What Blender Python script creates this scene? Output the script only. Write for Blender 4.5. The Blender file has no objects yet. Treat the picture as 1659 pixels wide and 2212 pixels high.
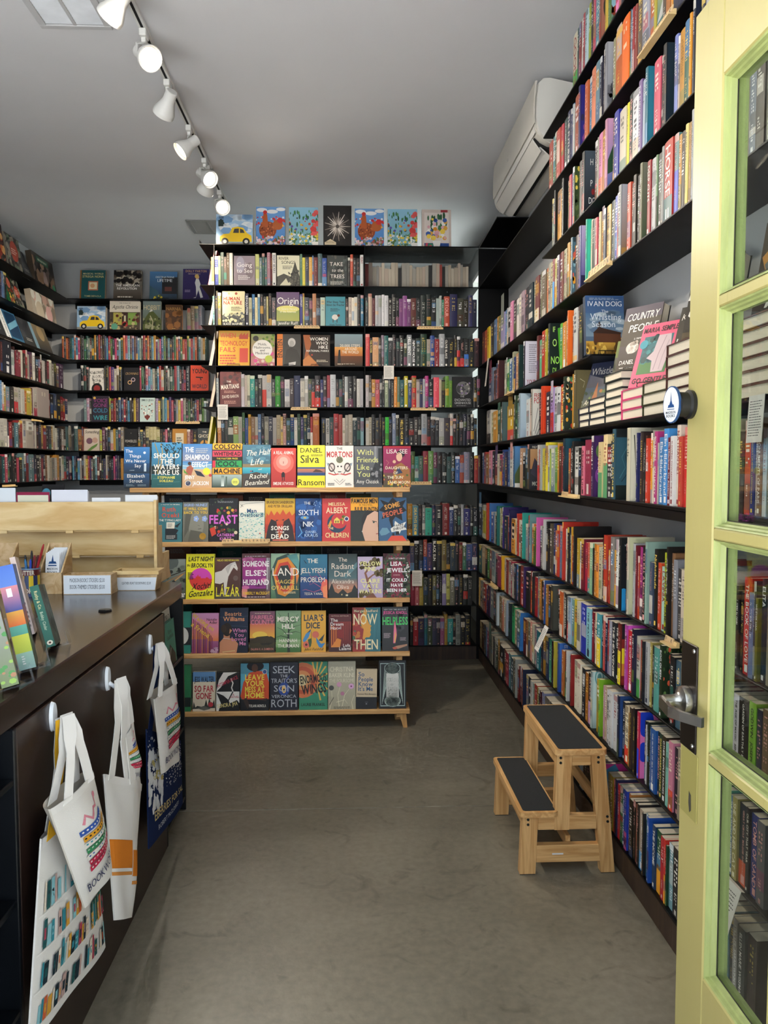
import bpy, math, random
from mathutils import Vector, Matrix
R = math.radians
scene = bpy.context.scene
COL = scene.collection

# ------------------------------------------------------------------ camera
CAMZ, YAW, PITCH, ROLL, FPX = 1.45, R(2.466), R(3.275), R(-0.053), 1671.5
cF = Vector((math.sin(YAW) * math.cos(PITCH), math.cos(YAW) * math.cos(PITCH), -math.sin(PITCH)))
cR = Vector((math.cos(YAW), -math.sin(YAW), 0))
cU = cR.cross(cF)
cR, cU = (math.cos(ROLL) * cR + math.sin(ROLL) * cU), (-math.sin(ROLL) * cR + math.cos(ROLL) * cU)
cam_d = bpy.data.cameras.new('camera')
cam_d.sensor_fit = 'HORIZONTAL'; cam_d.sensor_width = 36; cam_d.lens = 36 * FPX / 1659
cam_d.clip_start = 0.05; cam_d.clip_end = 200
cam = bpy.data.objects.new('camera', cam_d); COL.objects.link(cam)
m3 = Matrix((cR, cU, -cF)).transposed()
cam.matrix_world = Matrix.Translation((0, 0, CAMZ)) @ m3.to_4x4()
scene.camera = cam

# ------------------------------------------------------------------ sky, daylight, exposure
w = bpy.data.worlds.new('sky'); scene.world = w; w.use_nodes = True
nt = w.node_tree; nt.nodes.clear()
wo = nt.nodes.new('ShaderNodeOutputWorld'); wb = nt.nodes.new('ShaderNodeBackground')
wb.inputs['Color'].default_value = (0.80, 0.90, 1.0, 1); wb.inputs['Strength'].default_value = 1.9
nt.links.new(wb.outputs[0], wo.inputs[0])

sun_d = bpy.data.lights.new('sun', 'SUN'); sun_d.energy = 62; sun_d.angle = R(0.6); sun_d.color = (0.97, 0.98, 1.0)
sun = bpy.data.objects.new('sun', sun_d); COL.objects.link(sun)
sun.rotation_euler = Vector((0.55, -0.42, -1.0)).to_track_quat('-Z', 'Y').to_euler()   # high, over the roof of the shop: it lights the street only

def area(name, loc, aim, sx, sy, energy, color, portal=False):
    d = bpy.data.lights.new(name, 'AREA'); d.shape = 'RECTANGLE'; d.size = sx; d.size_y = sy
    d.energy = energy; d.color = color
    if portal: d.cycles.is_portal = True
    o = bpy.data.objects.new(name, d); COL.objects.link(o)
    o.location = loc; o.rotation_euler = (Vector(aim) - Vector(loc)).to_track_quat('-Z', 'Y').to_euler()
    return o
# portals sit in the real openings of the shop front and of the rear side window
area('door_portal', (0.12, 0.77, 1.3), (0.12, 3, 1.3), 1.3, 2.7, 1, (1, 1, 1), True)
area('shop_window_portal', (-1.75, 0.77, 1.85), (-1.75, 3, 1.85), 2.2, 2.7, 1, (1, 1, 1), True)
area('transom_portal', (0.12, 0.77, 3.03), (0.12, 3, 3.03), 1.3, 0.5, 1, (1, 1, 1), True)
area('side_window_portal', (1.32, 6.95, 2.3), (-3, 6.95, 2.3), 1.1, 1.9, 1, (1, 1, 1), True)

vs = scene.view_settings
vs.view_transform = 'Standard'; vs.look = 'None'; vs.gamma = 1; vs.use_curve_mapping = False
vs.exposure = 0.46
cy = scene.cycles
cy.max_bounces = 5; cy.diffuse_bounces = 3; cy.glossy_bounces = 3; cy.transmission_bounces = 3; cy.transparent_max_bounces = 10
cy.caustics_reflective = False; cy.caustics_refractive = False; cy.use_adaptive_sampling = True; cy.adaptive_threshold = 0.08; cy.adaptive_min_samples = 16; cy.sample_clamp_indirect = 6.0
# ------------------------------------------------------------------ helpers
def ray(x, y): return cF + (x - 829.5) / FPX * cR - (y - 1106) / FPX * cU
def at(x, y, X=None, Y=None, Z=None):
    """point of the room seen at a measured position of the photograph, on a plane of known X, Y or Z"""
    d = ray(x, y); o = Vector((0, 0, CAMZ))
    if X is not None: t = (X - o.x) / d.x
    elif Y is not None: t = (Y - o.y) / d.y
    else: t = (Z - o.z) / d.z
    return o + t * d
def px(p):
    q = Vector(p) - Vector((0, 0, CAMZ)); z = q.dot(cF)
    return 829.5 + FPX * q.dot(cR) / z, 1106 - FPX * q.dot(cU) / z

def lin(v): return v / 12.92 if v <= 0.04045 else ((v + 0.055) / 1.055) ** 2.4
_hc = {}
def H(h):
    if not isinstance(h, str): return h
    if h not in _hc:
        s = h if len(h) == 6 else ''.join(c * 2 for c in h)
        _hc[h] = tuple(lin(int(s[i:i + 2], 16) / 255) for i in (0, 2, 4)) + (1.0,)
    return _hc[h]
def mixc(a, b, t):
    a, b = H(a), H(b); return tuple(a[i] * (1 - t) + b[i] * t for i in range(3)) + (1.0,)
def lum(c): c = H(c); return 0.21 * c[0] + 0.72 * c[1] + 0.07 * c[2]

class MB:
    def __init__(s): s.v = []; s.f = []; s.c = []; s.m = []
    def add(s, vs, fs, c='808080', mi=0, M=None):
        n = len(s.v)
        s.v += [tuple(M @ Vector(p)) for p in vs] if M else [tuple(p) for p in vs]
        cc = c if isinstance(c, list) else H(c)
        for k, f in enumerate(fs):
            s.f.append([n + i for i in f]); s.m.append(mi)
            if isinstance(cc, list): s.c += [H(cc[i]) for i in f]
            else: s.c += [cc] * len(f)
        return s
    def box(s, x0, x1, y0, y1, z0, z1, c='808080', mi=0, M=None):
        vs = [(x, y, z) for z in (z0, z1) for y in (y0, y1) for x in (x0, x1)]
        return s.add(vs, [(0, 2, 3, 1), (4, 5, 7, 6), (0, 1, 5, 4), (2, 6, 7, 3), (0, 4, 6, 2), (1, 3, 7, 5)], c, mi, M)
    def bbox(s, x0, x1, y0, y1, z0, z1, b=0.003, c='808080', mi=0, M=None):
        """box with all edges bevelled by b"""
        b = min(b, (x1 - x0) * .45, (y1 - y0) * .45, (z1 - z0) * .45)
        X = (x0, x1); Y = (y0, y1); Z = (z0, z1); vs = []; idx = {}
        sg = lambda i: 1 if i == 0 else -1
        for i in (0, 1):
            for j in (0, 1):
                for k in (0, 1):
                    for a in range(3):
                        d = [b * sg(i), b * sg(j), b * sg(k)]; d[a] = 0
                        idx[i, j, k, a] = len(vs); vs.append((X[i] + d[0], Y[j] + d[1], Z[k] + d[2]))
        fs = []
        for a in range(3):
            o = [q for q in range(3) if q != a]
            for sd in (0, 1):
                q = []
                for u, v in ((0, 0), (1, 0), (1, 1), (0, 1)):
                    t = [0, 0, 0]; t[a] = sd; t[o[0]] = u; t[o[1]] = v; q.append(idx[tuple(t) + (a,)])
                flip = (a == 1) ^ (sd == 0)
                fs.append(q[::-1] if flip else q)
        for a in range(3):
            o = [q for q in range(3) if q != a]
            for u in (0, 1):
                for v in (0, 1):
                    t0 = [0, 0, 0]; t1 = [0, 0, 0]; t1[a] = 1
                    for t in (t0, t1): t[o[0]] = u; t[o[1]] = v
                    fs.append([idx[tuple(t0) + (o[0],)], idx[tuple(t1) + (o[0],)], idx[tuple(t1) + (o[1],)], idx[tuple(t0) + (o[1],)]])
        for i in (0, 1):
            for j in (0, 1):
                for k in (0, 1): fs.append([idx[i, j, k, 0], idx[i, j, k, 1], idx[i, j, k, 2]])
        n0 = Vector(((x0 + x1) / 2, (y0 + y1) / 2, (z0 + z1) / 2)); out = []
        for f in fs:
            p = [Vector(vs[i]) for i in f]; nn = (p[1] - p[0]).cross(p[2] - p[0]); ce = sum(p, Vector()) / len(p)
            out.append(f if nn.dot(ce - n0) > 0 else f[::-1])
        return s.add(vs, out, c, mi, M)
    def prism(s, pts, a, b, ax='y', c='808080', mi=0, M=None):
        """polygon pts (2D) extruded from a to b along an axis; (x,z) for y, (y,z) for x, (x,y) for z"""
        def P(p, t): return {'y': (p[0], t, p[1]), 'x': (t, p[0], p[1]), 'z': (p[0], p[1], t)}[ax]
        n = len(pts); ar = sum(pts[i][0] * pts[(i + 1) % n][1] - pts[(i + 1) % n][0] * pts[i][1] for i in range(n))
        if (ar > 0) != (ax == 'y'): pts = pts[::-1]
        vs = [P(p, a) for p in pts] + [P(p, b) for p in pts]
        fs = [list(range(n)), list(range(2 * n - 1, n - 1, -1))]
        fs = [f[::-1] for f in fs]
        fs += [[i, (i + 1) % n, n + (i + 1) % n, n + i] for i in range(n)]
        return s.add(vs, [f if True else f for f in fs], c, mi, M)
    def tube(s, path, r, n=8, c='808080', mi=0, M=None, cap=True):
        rs = r if isinstance(r, (list, tuple)) else [r] * len(path)
        P = [Vector(p) for p in path]; vs = []; fs = []; up = None
        for i, p in enumerate(P):
            d = (P[min(i + 1, len(P) - 1)] - P[max(i - 1, 0)]).normalized()
            if up is None: up = d.orthogonal().normalized()
            up = (up - d * up.dot(d)).normalized(); q = d.cross(up)
            for k in range(n):
                a = 2 * math.pi * k / n; vs.append(p + rs[i] * (math.cos(a) * up + math.sin(a) * q))
        for i in range(len(P) - 1):
            for k in range(n): fs.append([i * n + k, i * n + (k + 1) % n, (i + 1) * n + (k + 1) % n, (i + 1) * n + k])
        if cap: fs += [list(range(n))[::-1], list(range((len(P) - 1) * n, len(P) * n))]
        return s.add(vs, fs, c, mi, M)
    def lathe(s, prof, n=24, c='808080', mi=0, M=None):
        """profile [(r,z)] spun about z"""
        vs = []; fs = []; L = len(prof)
        for k in range(n):
            a = 2 * math.pi * k / n
            for r, z in prof: vs.append((r * math.cos(a), r * math.sin(a), z))
        for k in range(n):
            for i in range(L - 1):
                fs.append([k * L + i, ((k + 1) % n) * L + i, ((k + 1) % n) * L + i + 1, k * L + i + 1])
        return s.add(vs, fs, c, mi, M)
    def band(s, path, nrm, wdt, th, c='808080', mi=0):
        """flat strap along a path; nrm gives the strap's width direction at each point"""
        P = [Vector(p) for p in path]; N = [Vector(q).normalized() for q in nrm]; vs = []; fs = []
        for i, p in enumerate(P):
            d = (P[min(i + 1, len(P) - 1)] - P[max(i - 1, 0)]).normalized(); t = d.cross(N[i]).normalized()
            for a, b in ((-1, -1), (1, -1), (1, 1), (-1, 1)): vs.append(p + N[i] * wdt / 2 * a + t * th / 2 * b)
        for i in range(len(P) - 1):
            for k in range(4): fs.append([i * 4 + k, i * 4 + (k + 1) % 4, (i + 1) * 4 + (k + 1) % 4, (i + 1) * 4 + k])
        fs += [[3, 2, 1, 0], [len(P) * 4 - 4 + k for k in range(4)]]
        return s.add(vs, fs, c, mi)
    def mesh(s, name, mats):
        me = bpy.data.meshes.new(name); me.from_pydata(s.v, [], s.f)
        for m in (mats if isinstance(mats, (list, tuple)) else [mats]): me.materials.append(m)
        me.polygons.foreach_set('material_index', s.m)
        at_ = me.color_attributes.new('Col', 'FLOAT_COLOR', 'CORNER')
        at_.data.foreach_set('color', [q for c in s.c for q in c])
        me.update(); return me
    def build(s, name, mats, parent=None, loc=None, rz=None, smooth=0):
        me = s.mesh(name, mats)
        if smooth:
            me.polygons.foreach_set('use_smooth', [True] * len(me.polygons))
            try: me.set_sharp_from_angle(angle=R(smooth))
            except Exception: pass
        o = bpy.data.objects.new(name, me); COL.objects.link(o)
        if loc is not None: o.location = loc
        if rz is not None: o.rotation_euler = (0, 0, rz)
        if parent: o.parent = parent
        return o

def tag(o, label=None, cat=None, group=None, kind=None):
    if label: o['label'] = label
    if cat: o['category'] = cat
    if group: o['group'] = group
    if kind: o['kind'] = kind
    return o
def empty(name, loc=(0, 0, 0), rz=0, label=None, cat=None, group=None):
    o = bpy.data.objects.new(name, None); COL.objects.link(o); o.location = loc; o.rotation_euler = (0, 0, rz)
    o.empty_display_size = 0.05
    return tag(o, label, cat, group)

# ------------------------------------------------------------------ materials
def mat(name, col='808080', rough=0.5, metal=0.0, spec=0.5, attr=False, noise=None, bump=None, emit=None, coat=0):
    """noise=(scale, amount, detail, (sx,sy,sz)) varies the colour; bump=(scale, strength)"""
    m = bpy.data.materials.new(name); m.use_nodes = True; nt = m.node_tree; b = nt.nodes['Principled BSDF']
    b.inputs['Base Color'].default_value = H(col); b.inputs['Roughness'].default_value = rough
    b.inputs['Metallic'].default_value = metal; b.inputs['Specular IOR Level'].default_value = spec
    if coat: b.inputs['Coat Weight'].default_value = coat; b.inputs['Coat Roughness'].default_value = 0.2
    tc = nt.nodes.new('ShaderNodeTexCoord')
    src = None
    if attr:
        a = nt.nodes.new('ShaderNodeAttribute'); a.attribute_name = 'Col'; src = a.outputs['Color']
    if noise:
        mp = nt.nodes.new('ShaderNodeMapping'); nt.links.new(tc.outputs['Object'], mp.inputs[0])
        if len(noise) > 3: mp.inputs['Scale'].default_value = noise[3]
        n = nt.nodes.new('ShaderNodeTexNoise'); n.inputs['Scale'].default_value = noise[0]
        n.inputs['Detail'].default_value = noise[2] if len(noise) > 2 else 4
        nt.links.new(mp.outputs[0], n.inputs['Vector'])
        mr = nt.nodes.new('ShaderNodeMapRange'); mr.inputs['From Min'].default_value = 0.25; mr.inputs['From Max'].default_value = 0.75
        mr.inputs['To Min'].default_value = 1 - noise[1]; mr.inputs['To Max'].default_value = 1 + noise[1]
        nt.links.new(n.outputs['Fac'], mr.inputs['Value'])
        mx = nt.nodes.new('ShaderNodeVectorMath'); mx.operation = 'SCALE'
        if src: nt.links.new(src, mx.inputs[0])
        else: mx.inputs[0].default_value = H(col)[:3]
        nt.links.new(mr.outputs[0], mx.inputs['Scale']); src = mx.outputs[0]
    if src: nt.links.new(src, b.inputs['Base Color'])
    if bump:
        n = nt.nodes.new('ShaderNodeTexNoise'); n.inputs['Scale'].default_value = bump[0]; n.inputs['Detail'].default_value = 5
        nt.links.new(tc.outputs['Object'], n.inputs['Vector'])
        bp = nt.nodes.new('ShaderNodeBump'); bp.inputs['Strength'].default_value = bump[1]; bp.inputs['Distance'].default_value = 0.01
        nt.links.new(n.outputs['Fac'], bp.inputs['Height']); nt.links.new(bp.outputs[0], b.inputs['Normal'])
    if emit:
        b.inputs['Emission Color'].default_value = H(emit[0]); b.inputs['Emission Strength'].default_value = emit[1]
    return m
def wood(name, c1, c2, scale, stretch, rough=0.45, bands=6.0):
    m = bpy.data.materials.new(name); m.use_nodes = True; nt = m.node_tree; b = nt.nodes['Principled BSDF']
    tc = nt.nodes.new('ShaderNodeTexCoord'); mp = nt.nodes.new('ShaderNodeMapping'); mp.inputs['Scale'].default_value = stretch
    n = nt.nodes.new('ShaderNodeTexNoise'); n.inputs['Scale'].default_value = scale; n.inputs['Detail'].default_value = 6; n.inputs['Distortion'].default_value = 0.8
    wv = nt.nodes.new('ShaderNodeMath'); wv.operation = 'MULTIPLY'; wv.inputs[1].default_value = bands
    fr = nt.nodes.new('ShaderNodeMath'); fr.operation = 'PINGPONG'; fr.inputs[1].default_value = 1.0
    rp = nt.nodes.new('ShaderNodeValToRGB'); rp.color_ramp.elements[0].color = H(c1); rp.color_ramp.elements[1].color = H(c2)
    L = nt.links.new
    L(tc.outputs['Object'], mp.inputs[0]); L(mp.outputs[0], n.inputs['Vector']); L(n.outputs['Fac'], wv.inputs[0]); L(wv.outputs[0], fr.inputs[0])
    L(fr.outputs[0], rp.inputs[0]); L(rp.outputs[0], b.inputs['Base Color']); b.inputs['Roughness'].default_value = rough
    return m
def glass_mat(name, tint=(0.93, 0.97, 0.95), ior=1.5):
    m = bpy.data.materials.new(name); m.use_nodes = True; nt = m.node_tree; nt.nodes.clear()
    o = nt.nodes.new('ShaderNodeOutputMaterial'); mx = nt.nodes.new('ShaderNodeMixShader'); t = nt.nodes.new('ShaderNodeBsdfTransparent')
    g = nt.nodes.new('ShaderNodeBsdfGlossy'); g.inputs['Roughness'].default_value = 0.0; t.inputs['Color'].default_value = tint + (1,)
    lw = nt.nodes.new('ShaderNodeLayerWeight'); lw.inputs['Blend'].default_value = .5      # Schlick reflectance from the facing angle, the same on both sides of the pane
    pw = nt.nodes.new('ShaderNodeMath'); pw.operation = 'POWER'; pw.inputs[1].default_value = 5; ma = nt.nodes.new('ShaderNodeMath'); ma.operation = 'MULTIPLY_ADD'
    f0 = ((ior - 1) / (ior + 1)) ** 2; ma.inputs[1].default_value = 1 - f0; ma.inputs[2].default_value = f0
    L = nt.links.new; L(lw.outputs['Facing'], pw.inputs[0]); L(pw.outputs[0], ma.inputs[0]); L(ma.outputs[0], mx.inputs[0]); L(t.outputs[0], mx.inputs[1]); L(g.outputs[0], mx.inputs[2]); L(mx.outputs[0], o.inputs[0])
    return m
M_print = mat('printed_cover', rough=0.42, attr=True, spec=0.4)
M_paper = mat('page_paper', 'd8ccb4', 0.9, noise=(140, 0.10, 3, (1, 12, 1)))
M_matte = mat('coloured_matte', rough=0.75, attr=True, spec=0.25)
M_shelf = mat('black_lacquered_steel', '060607', 0.42, spec=0.18, noise=(9, 0.25))
M_wall = mat('grey_wall_paint', 'a9abac', 0.85, noise=(3, 0.04), bump=(120, 0.05))
M_ceil = mat('ceiling_paint', 'd6d7da', 0.9, noise=(2, 0.03), bump=(150, 0.04))
M_birch = wood('birch_ply', 'e3c78f', 'cfa868', 2.2, (1.2, 6, 6), 0.45, 5)
M_oak = wood('light_oak', 'e0b377', 'c28f54', 3.0, (1.0, 14, 14), 0.45, 5)
M_oak_v = wood('light_oak_upright', 'e0b377', 'c28f54', 3.0, (14, 14, 1.0), 0.45, 5)
M_oak_y = wood('light_oak_cross', 'e0b377', 'c28f54', 3.0, (14, 1.0, 14), 0.45, 5)
M_white = mat('white_enamel', 'e6e6e4', 0.35, noise=(8, 0.03))
M_wire = mat('black_wire', '0c0c0c', 0.4, spec=0.5, noise=(30, 0.1))
M_steel = mat('brushed_steel', 'b8b6b2', 0.28, metal=1.0, noise=(60, 0.08, 4, (1, 1, 20)))

# ------------------------------------------------------------------ lettering, from the built-in font, one mesh per glyph
GLY = {}
def make_glyphs():
    chars = "ABCDEFGHIJKLMNOPQRSTUVWXYZabcdefghijklmnopqrstuvwxyz0123456789&'.,:$-!•ÁéŁ/"
    tmp = []
    for st, off in (('r', 0.0), ('b', 0.010), ('x', 0.026)):
        for ch in chars:
            cu = bpy.data.curves.new('glyph', 'FONT'); cu.body = ch; cu.resolution_u = 2; cu.offset = off; cu.fill_mode = 'FRONT'
            ob = bpy.data.objects.new('glyph', cu); COL.objects.link(ob); tmp.append((st, ch, ob, cu))
    dg = bpy.context.evaluated_depsgraph_get(); dg.update()
    for st, ch, ob, cu in tmp:
        ev = ob.evaluated_get(dg); me = ev.to_mesh()
        vs = [(v.co.x, v.co.y) for v in me.vertices]; fs = [list(p.vertices) for p in me.polygons]
        x0 = min((v[0] for v in vs), default=0); x1 = max((v[0] for v in vs), default=0.3)
        GLY[st, ch] = ([(x - x0, y) for x, y in vs], fs, x1 - x0); ev.to_mesh_clear()
    for st, ch, ob, cu in tmp: bpy.data.objects.remove(ob); bpy.data.curves.remove(cu)
make_glyphs()
CAPH = max(v[1] for v in GLY['r', 'H'][0])
def layout(s, st='b', gap=0.07):
    """(verts, faces, width) of a line, cap height 1"""
    vs = []; fs = []; x = 0
    for ch in s:
        if ch == ' ': x += 0.30; continue
        g = GLY.get((st, ch)) or GLY[st, '.']; n = len(vs)
        vs += [(a + x, b) for a, b in g[0]]; fs += [[n + i for i in f] for f in g[1]]; x += g[2] + gap
    return [(a / CAPH, b / CAPH) for a, b in vs], fs, max(x - gap, 0.1) / CAPH

class Art:
    """flat print: coloured polygons in 0..1 x 0..1 of a w x h sheet (metres), put in space by put()"""
    def __init__(s, w, h): s.w = w; s.h = h; s.e = []; s.rnd = random.Random(int(w * 9e4) + int(h * 7e4))
    def add(s, vs, fs, c): s.e.append((vs, fs, c)); return s
    def r(s, x0, y0, x1, y1, c, c2=None):
        return s.add([(x0, y0), (x1, y0), (x1, y1), (x0, y1)], [(0, 1, 2, 3)], c if c2 is None else [c, c, c2, c2])
    def bg(s, c, c2=None): return s.r(0, 0, 1, 1, c, c2)
    def el(s, x, y, r, c, k=1.0, n=20, a0=0, a1=360):
        q = s.w / s.h; pts = [(x + r * math.cos(R(a0 + (a1 - a0) * i / n)), y + r * k * q * math.sin(R(a0 + (a1 - a0) * i / n))) for i in range(n if a1 - a0 == 360 else n + 1)]
        return s.p(pts, c)
    def p(s, pts, c):
        n = len(pts); ar = sum(pts[i][0] * pts[(i + 1) % n][1] - pts[(i + 1) % n][0] * pts[i][1] for i in range(n))
        if ar < 0: pts = pts[::-1]
        return s.add([(min(1, max(0, x)), min(1, max(0, y))) for x, y in pts], [tuple(range(n))], c)
    def l(s, pts, wd, c, w2=None):
        w2 = wd if w2 is None else w2; n = len(pts); q = s.h / s.w; vs = []
        for i, (x, y) in enumerate(pts):
            a = pts[max(i - 1, 0)]; b = pts[min(i + 1, n - 1)]; dx, dy = b[0] - a[0], (b[1] - a[1]) * q; L = math.hypot(dx, dy) or 1
            ww = (wd + (w2 - wd) * i / (n - 1)) / 2; vs += [(x - dy / L * ww, y + dx / L * ww / q), (x + dy / L * ww, y - dx / L * ww / q)]
        return s.add(vs, [(2 * i + 1, 2 * i + 3, 2 * i + 2, 2 * i) for i in range(n - 1)], c)
    def t(s, text, x, y, h, c, wmax=0.9, st='b', al='c', it=0.0, rot=0, wmin=0):
        vs, fs, W = layout(text, st); q = s.w / s.h; sy = h; sx = h / q
        if W * sx > wmax: sx = wmax / W
        if wmin and W * sx < wmin: sx = wmin / W
        ox = {'c': -W / 2, 'l': 0, 'r': -W}[al]
        out = []
        for a, b in vs:
            u = (a + ox) * sx + it * b * sy * (1 / q) ; v = b * sy - h / 2
            if rot:
                uu, vv = u, v / q; u = uu * math.cos(R(rot)) - vv * math.sin(R(rot)); v = (uu * math.sin(R(rot)) + vv * math.cos(R(rot))) * q
            out.append((x + u, y + v))
        return s.add(out, fs, c)
    def dots(s, n, x0, y0, x1, y1, r, cs, seed=1, k=1.0, sides=6):
        rd = random.Random(seed)
        for c in cs:
            vs = []; fs = []
            for i in range(max(1, n // len(cs))):
                x, y, rr = rd.uniform(x0, x1), rd.uniform(y0, y1), r * rd.uniform(.5, 1.2); a = rd.uniform(0, 6.3); m = len(vs); q = s.w / s.h
                vs += [(min(1, max(0, x + rr * math.cos(a + 6.2832 * j / sides))), min(1, max(0, y + rr * k * q * math.sin(a + 6.2832 * j / sides)))) for j in range(sides)]; fs.append(tuple(range(m, m + sides)))
            s.add(vs, fs, c)
        return s
    def bars(s, x0, y0, x1, y1, n, c, seed=1, fill=0.5, al='l'):
        """illegible small print: n lines of short marks"""
        rd = random.Random(seed); vs = []; fs = []; dy = (y1 - y0) / n
        for i in range(n):
            yy = y1 - (i + 1) * dy; x = x0; xe = x1 - rd.uniform(0, .25) * (x1 - x0) * (al == 'l')
            while x < xe:
                L = rd.uniform(.06, .16) * (x1 - x0); m = len(vs); e = min(x + L, xe)
                vs += [(x, yy), (e, yy), (e, yy + dy * fill), (x, yy + dy * fill)]; fs.append((m, m + 1, m + 2, m + 3)); x += L + .03 * (x1 - x0)
        return s.add(vs, fs, c)
    def put_cloth(s, mb, f, nu, nv):
        """print cut along the cloth's own grid so that it follows every fold"""
        def half(P, a, k, sg):
            o = []
            for i in range(len(P)):
                p, q = P[i], P[(i + 1) % len(P)]; dp, dq = sg * (p[a] - k), sg * (q[a] - k)
                if dp >= 0: o.append(p)
                if (dp > 0) != (dq > 0) and dp != dq: t = dp / (dp - dq); o.append((p[0] + t * (q[0] - p[0]), p[1] + t * (q[1] - p[1])))
            return o
        for k, (vs, fs, c) in enumerate(s.e):
            for fc in fs:
                P = [vs[i] for i in fc]; u0, u1 = min(p[0] for p in P), max(p[0] for p in P); v0, v1 = min(p[1] for p in P), max(p[1] for p in P)
                for i in range(max(0, int(u0 * nu)), min(nu - 1, int(u1 * nu)) + 1):
                    A = half(half(P, 0, i / nu, 1), 0, (i + 1) / nu, -1)
                    if len(A) < 3: continue
                    for j in range(max(0, int(v0 * nv)), min(nv - 1, int(v1 * nv)) + 1):
                        B = half(half(A, 1, j / nv, 1), 1, (j + 1) / nv, -1)
                        if len(B) > 2: mb.add([f(u, v, .0008 + .00025 * min(k, 14)) for u, v in B], [tuple(range(len(B)))], c[0] if isinstance(c, list) else c)
    def put(s, mb, f, step=0.00012, base=0.0002, mi=0):
        """f(x_m, y_m, out_m) -> point"""
        for k, (vs, fs, c) in enumerate(s.e):
            d = base + step * min(k, 14)
            mb.add([f(u * s.w, v * s.h, d) for u, v in vs], fs, c, mi)

# ------------------------------------------------------------------ books
def face_book(name, w, h, t, art, loc, rz=0, tilt=0.0, spine='333333', label=None, cat='book', group=None, back=None, roll=0.0, stand=False, side='r'):
    """book standing cover-out. local: cover in the xz plane facing -y, base at z=0; a closed hardcover: two boards, spine, page block"""
    root = MB(); bt = 0.0025; bk = back or spine
    root.box(0, w, 0, bt, 0, h, spine); root.box(0, w, t - bt, t, 0, h, bk); root.box(0, bt, bt, t - bt, 0, h, spine)
    art.w, art.h = w, h
    art.put(root, lambda x, y, d: (x, -d, y))
    o = root.build(name, M_print)
    o.matrix_world = Matrix.Translation(loc) @ Matrix.Rotation(rz, 4, 'Z') @ Matrix.Rotation(-tilt, 4, 'X') @ Matrix.Rotation(roll, 4, 'Y') @ Matrix.Translation((-w / 2, 0, 0))
    pg = MB(); pg.box(bt, w - 0.003, bt, t - bt, 0.003, h - 0.003); pg.build('page_block', M_paper, o)
    if stand:
        st = MB(); a = w * .3; b = w * .7
        st.tube([(a, t + .01, h * .6), (a, t + .004, -0.001), (a, -.012, -0.001), (a, -.012, .011), (b, -.012, .011), (b, -.012, -.001), (b, t + .004, -.001), (b, t + .01, h * .6)], 0.0018, 6)
        so = st.build('book_easel', M_wire); so.matrix_world = o.matrix_world.copy(); tag(so, stand, 'book stand', 'wire book easels')
    return tag(o, label, cat, group)
# ------------------------------------------------------------------ the room
XR, YB, XL, YN = 0.95, 5.744, -2.70, 7.614          # fronts of the right, back, left and alcove shelving
LV = [0.111, 0.415, 0.678, 0.943, 1.335, 1.616, 1.896, 2.196, 2.488, 2.776, 3.068]
XW, XLW, YBW, YF, CZ = 1.175, -2.95, 7.86, 0.86, 3.46
M_conc = bpy.data.materials.new('polished_concrete'); M_conc.use_nodes = True
def _conc():
    nt = M_conc.node_tree; b = nt.nodes['Principled BSDF']; L = nt.links.new
    tc = nt.nodes.new('ShaderNodeTexCoord')
    def noise(sc, det, dist=0):
        n = nt.nodes.new('ShaderNodeTexNoise'); n.inputs['Scale'].default_value = sc; n.inputs['Detail'].default_value = det; n.inputs['Distortion'].default_value = dist
        L(tc.outputs['Object'], n.inputs['Vector']); return n.outputs['Fac']
    def ramp(f, a, b_, c1, c2):
        r = nt.nodes.new('ShaderNodeValToRGB'); r.color_ramp.elements[0].position = a; r.color_ramp.elements[1].position = b_
        r.color_ramp.elements[0].color = H(c1); r.color_ramp.elements[1].color = H(c2); L(f, r.inputs[0]); return r.outputs[0]
    c = ramp(noise(1.6, 8, .6), .3, .72, '787262', '958d7b')
    sp = ramp(noise(38, 6), .3, .75, 'c0c0c0', 'ffffff')
    st = ramp(noise(5.5, 9, 2.5), .28, .40, 'b4b0ac', 'ffffff')
    for q in (sp, st):
        m = nt.nodes.new('ShaderNodeMix'); m.data_type = 'RGBA'; m.blend_type = 'MULTIPLY'; m.inputs[0].default_value = .55
        L(c, m.inputs[6]); L(q, m.inputs[7]); c = m.outputs[2]
    L(c, b.inputs['Base Color'])
    rr = nt.nodes.new('ShaderNodeMapRange'); rr.inputs['To Min'].default_value = .28; rr.inputs['To Max'].default_value = .5; L(noise(4, 6, 1), rr.inputs[0]); L(rr.outputs[0], b.inputs['Roughness'])
    bp = nt.nodes.new('ShaderNodeBump'); bp.inputs['Strength'].default_value = .06; bp.inputs['Distance'].default_value = .01; L(noise(60, 5), bp.inputs['Height']); L(bp.outputs[0], b.inputs['Normal'])
_conc()
M_dark = mat('joint_filler', '989080', 0.9, noise=(30, .2))
def st(name, mb, m, parent=None, smooth=0):
    o = mb.build(name, m, parent, smooth=smooth)
    if not parent: o['kind'] = 'structure'
    return o
fl = st('floor', MB().box(-3.1, 1.4, 0.68, 8.05, -0.12, -0.006), M_dark)
for y0, y1 in ((0.68, 3.224), (3.229, 5.60), (5.604, 8.05)):
    MB().bbox(-3.1, 1.4, y0, y1, -0.05, 0.0, 0.002).build('floor_slab', M_conc, fl)
st('ceiling', MB().box(-3.1, 1.4, 0.68, 8.05, CZ, CZ + 0.12), M_ceil)
st('wall_left', MB().box(-3.1, XLW, 0.68, 8.05, 0, CZ), M_wall)
st('wall_back', MB().box(XLW, 1.4, YBW, 8.05, 0, CZ), M_wall)
wr = MB()                                    # right wall with a window behind the bookcase
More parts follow.
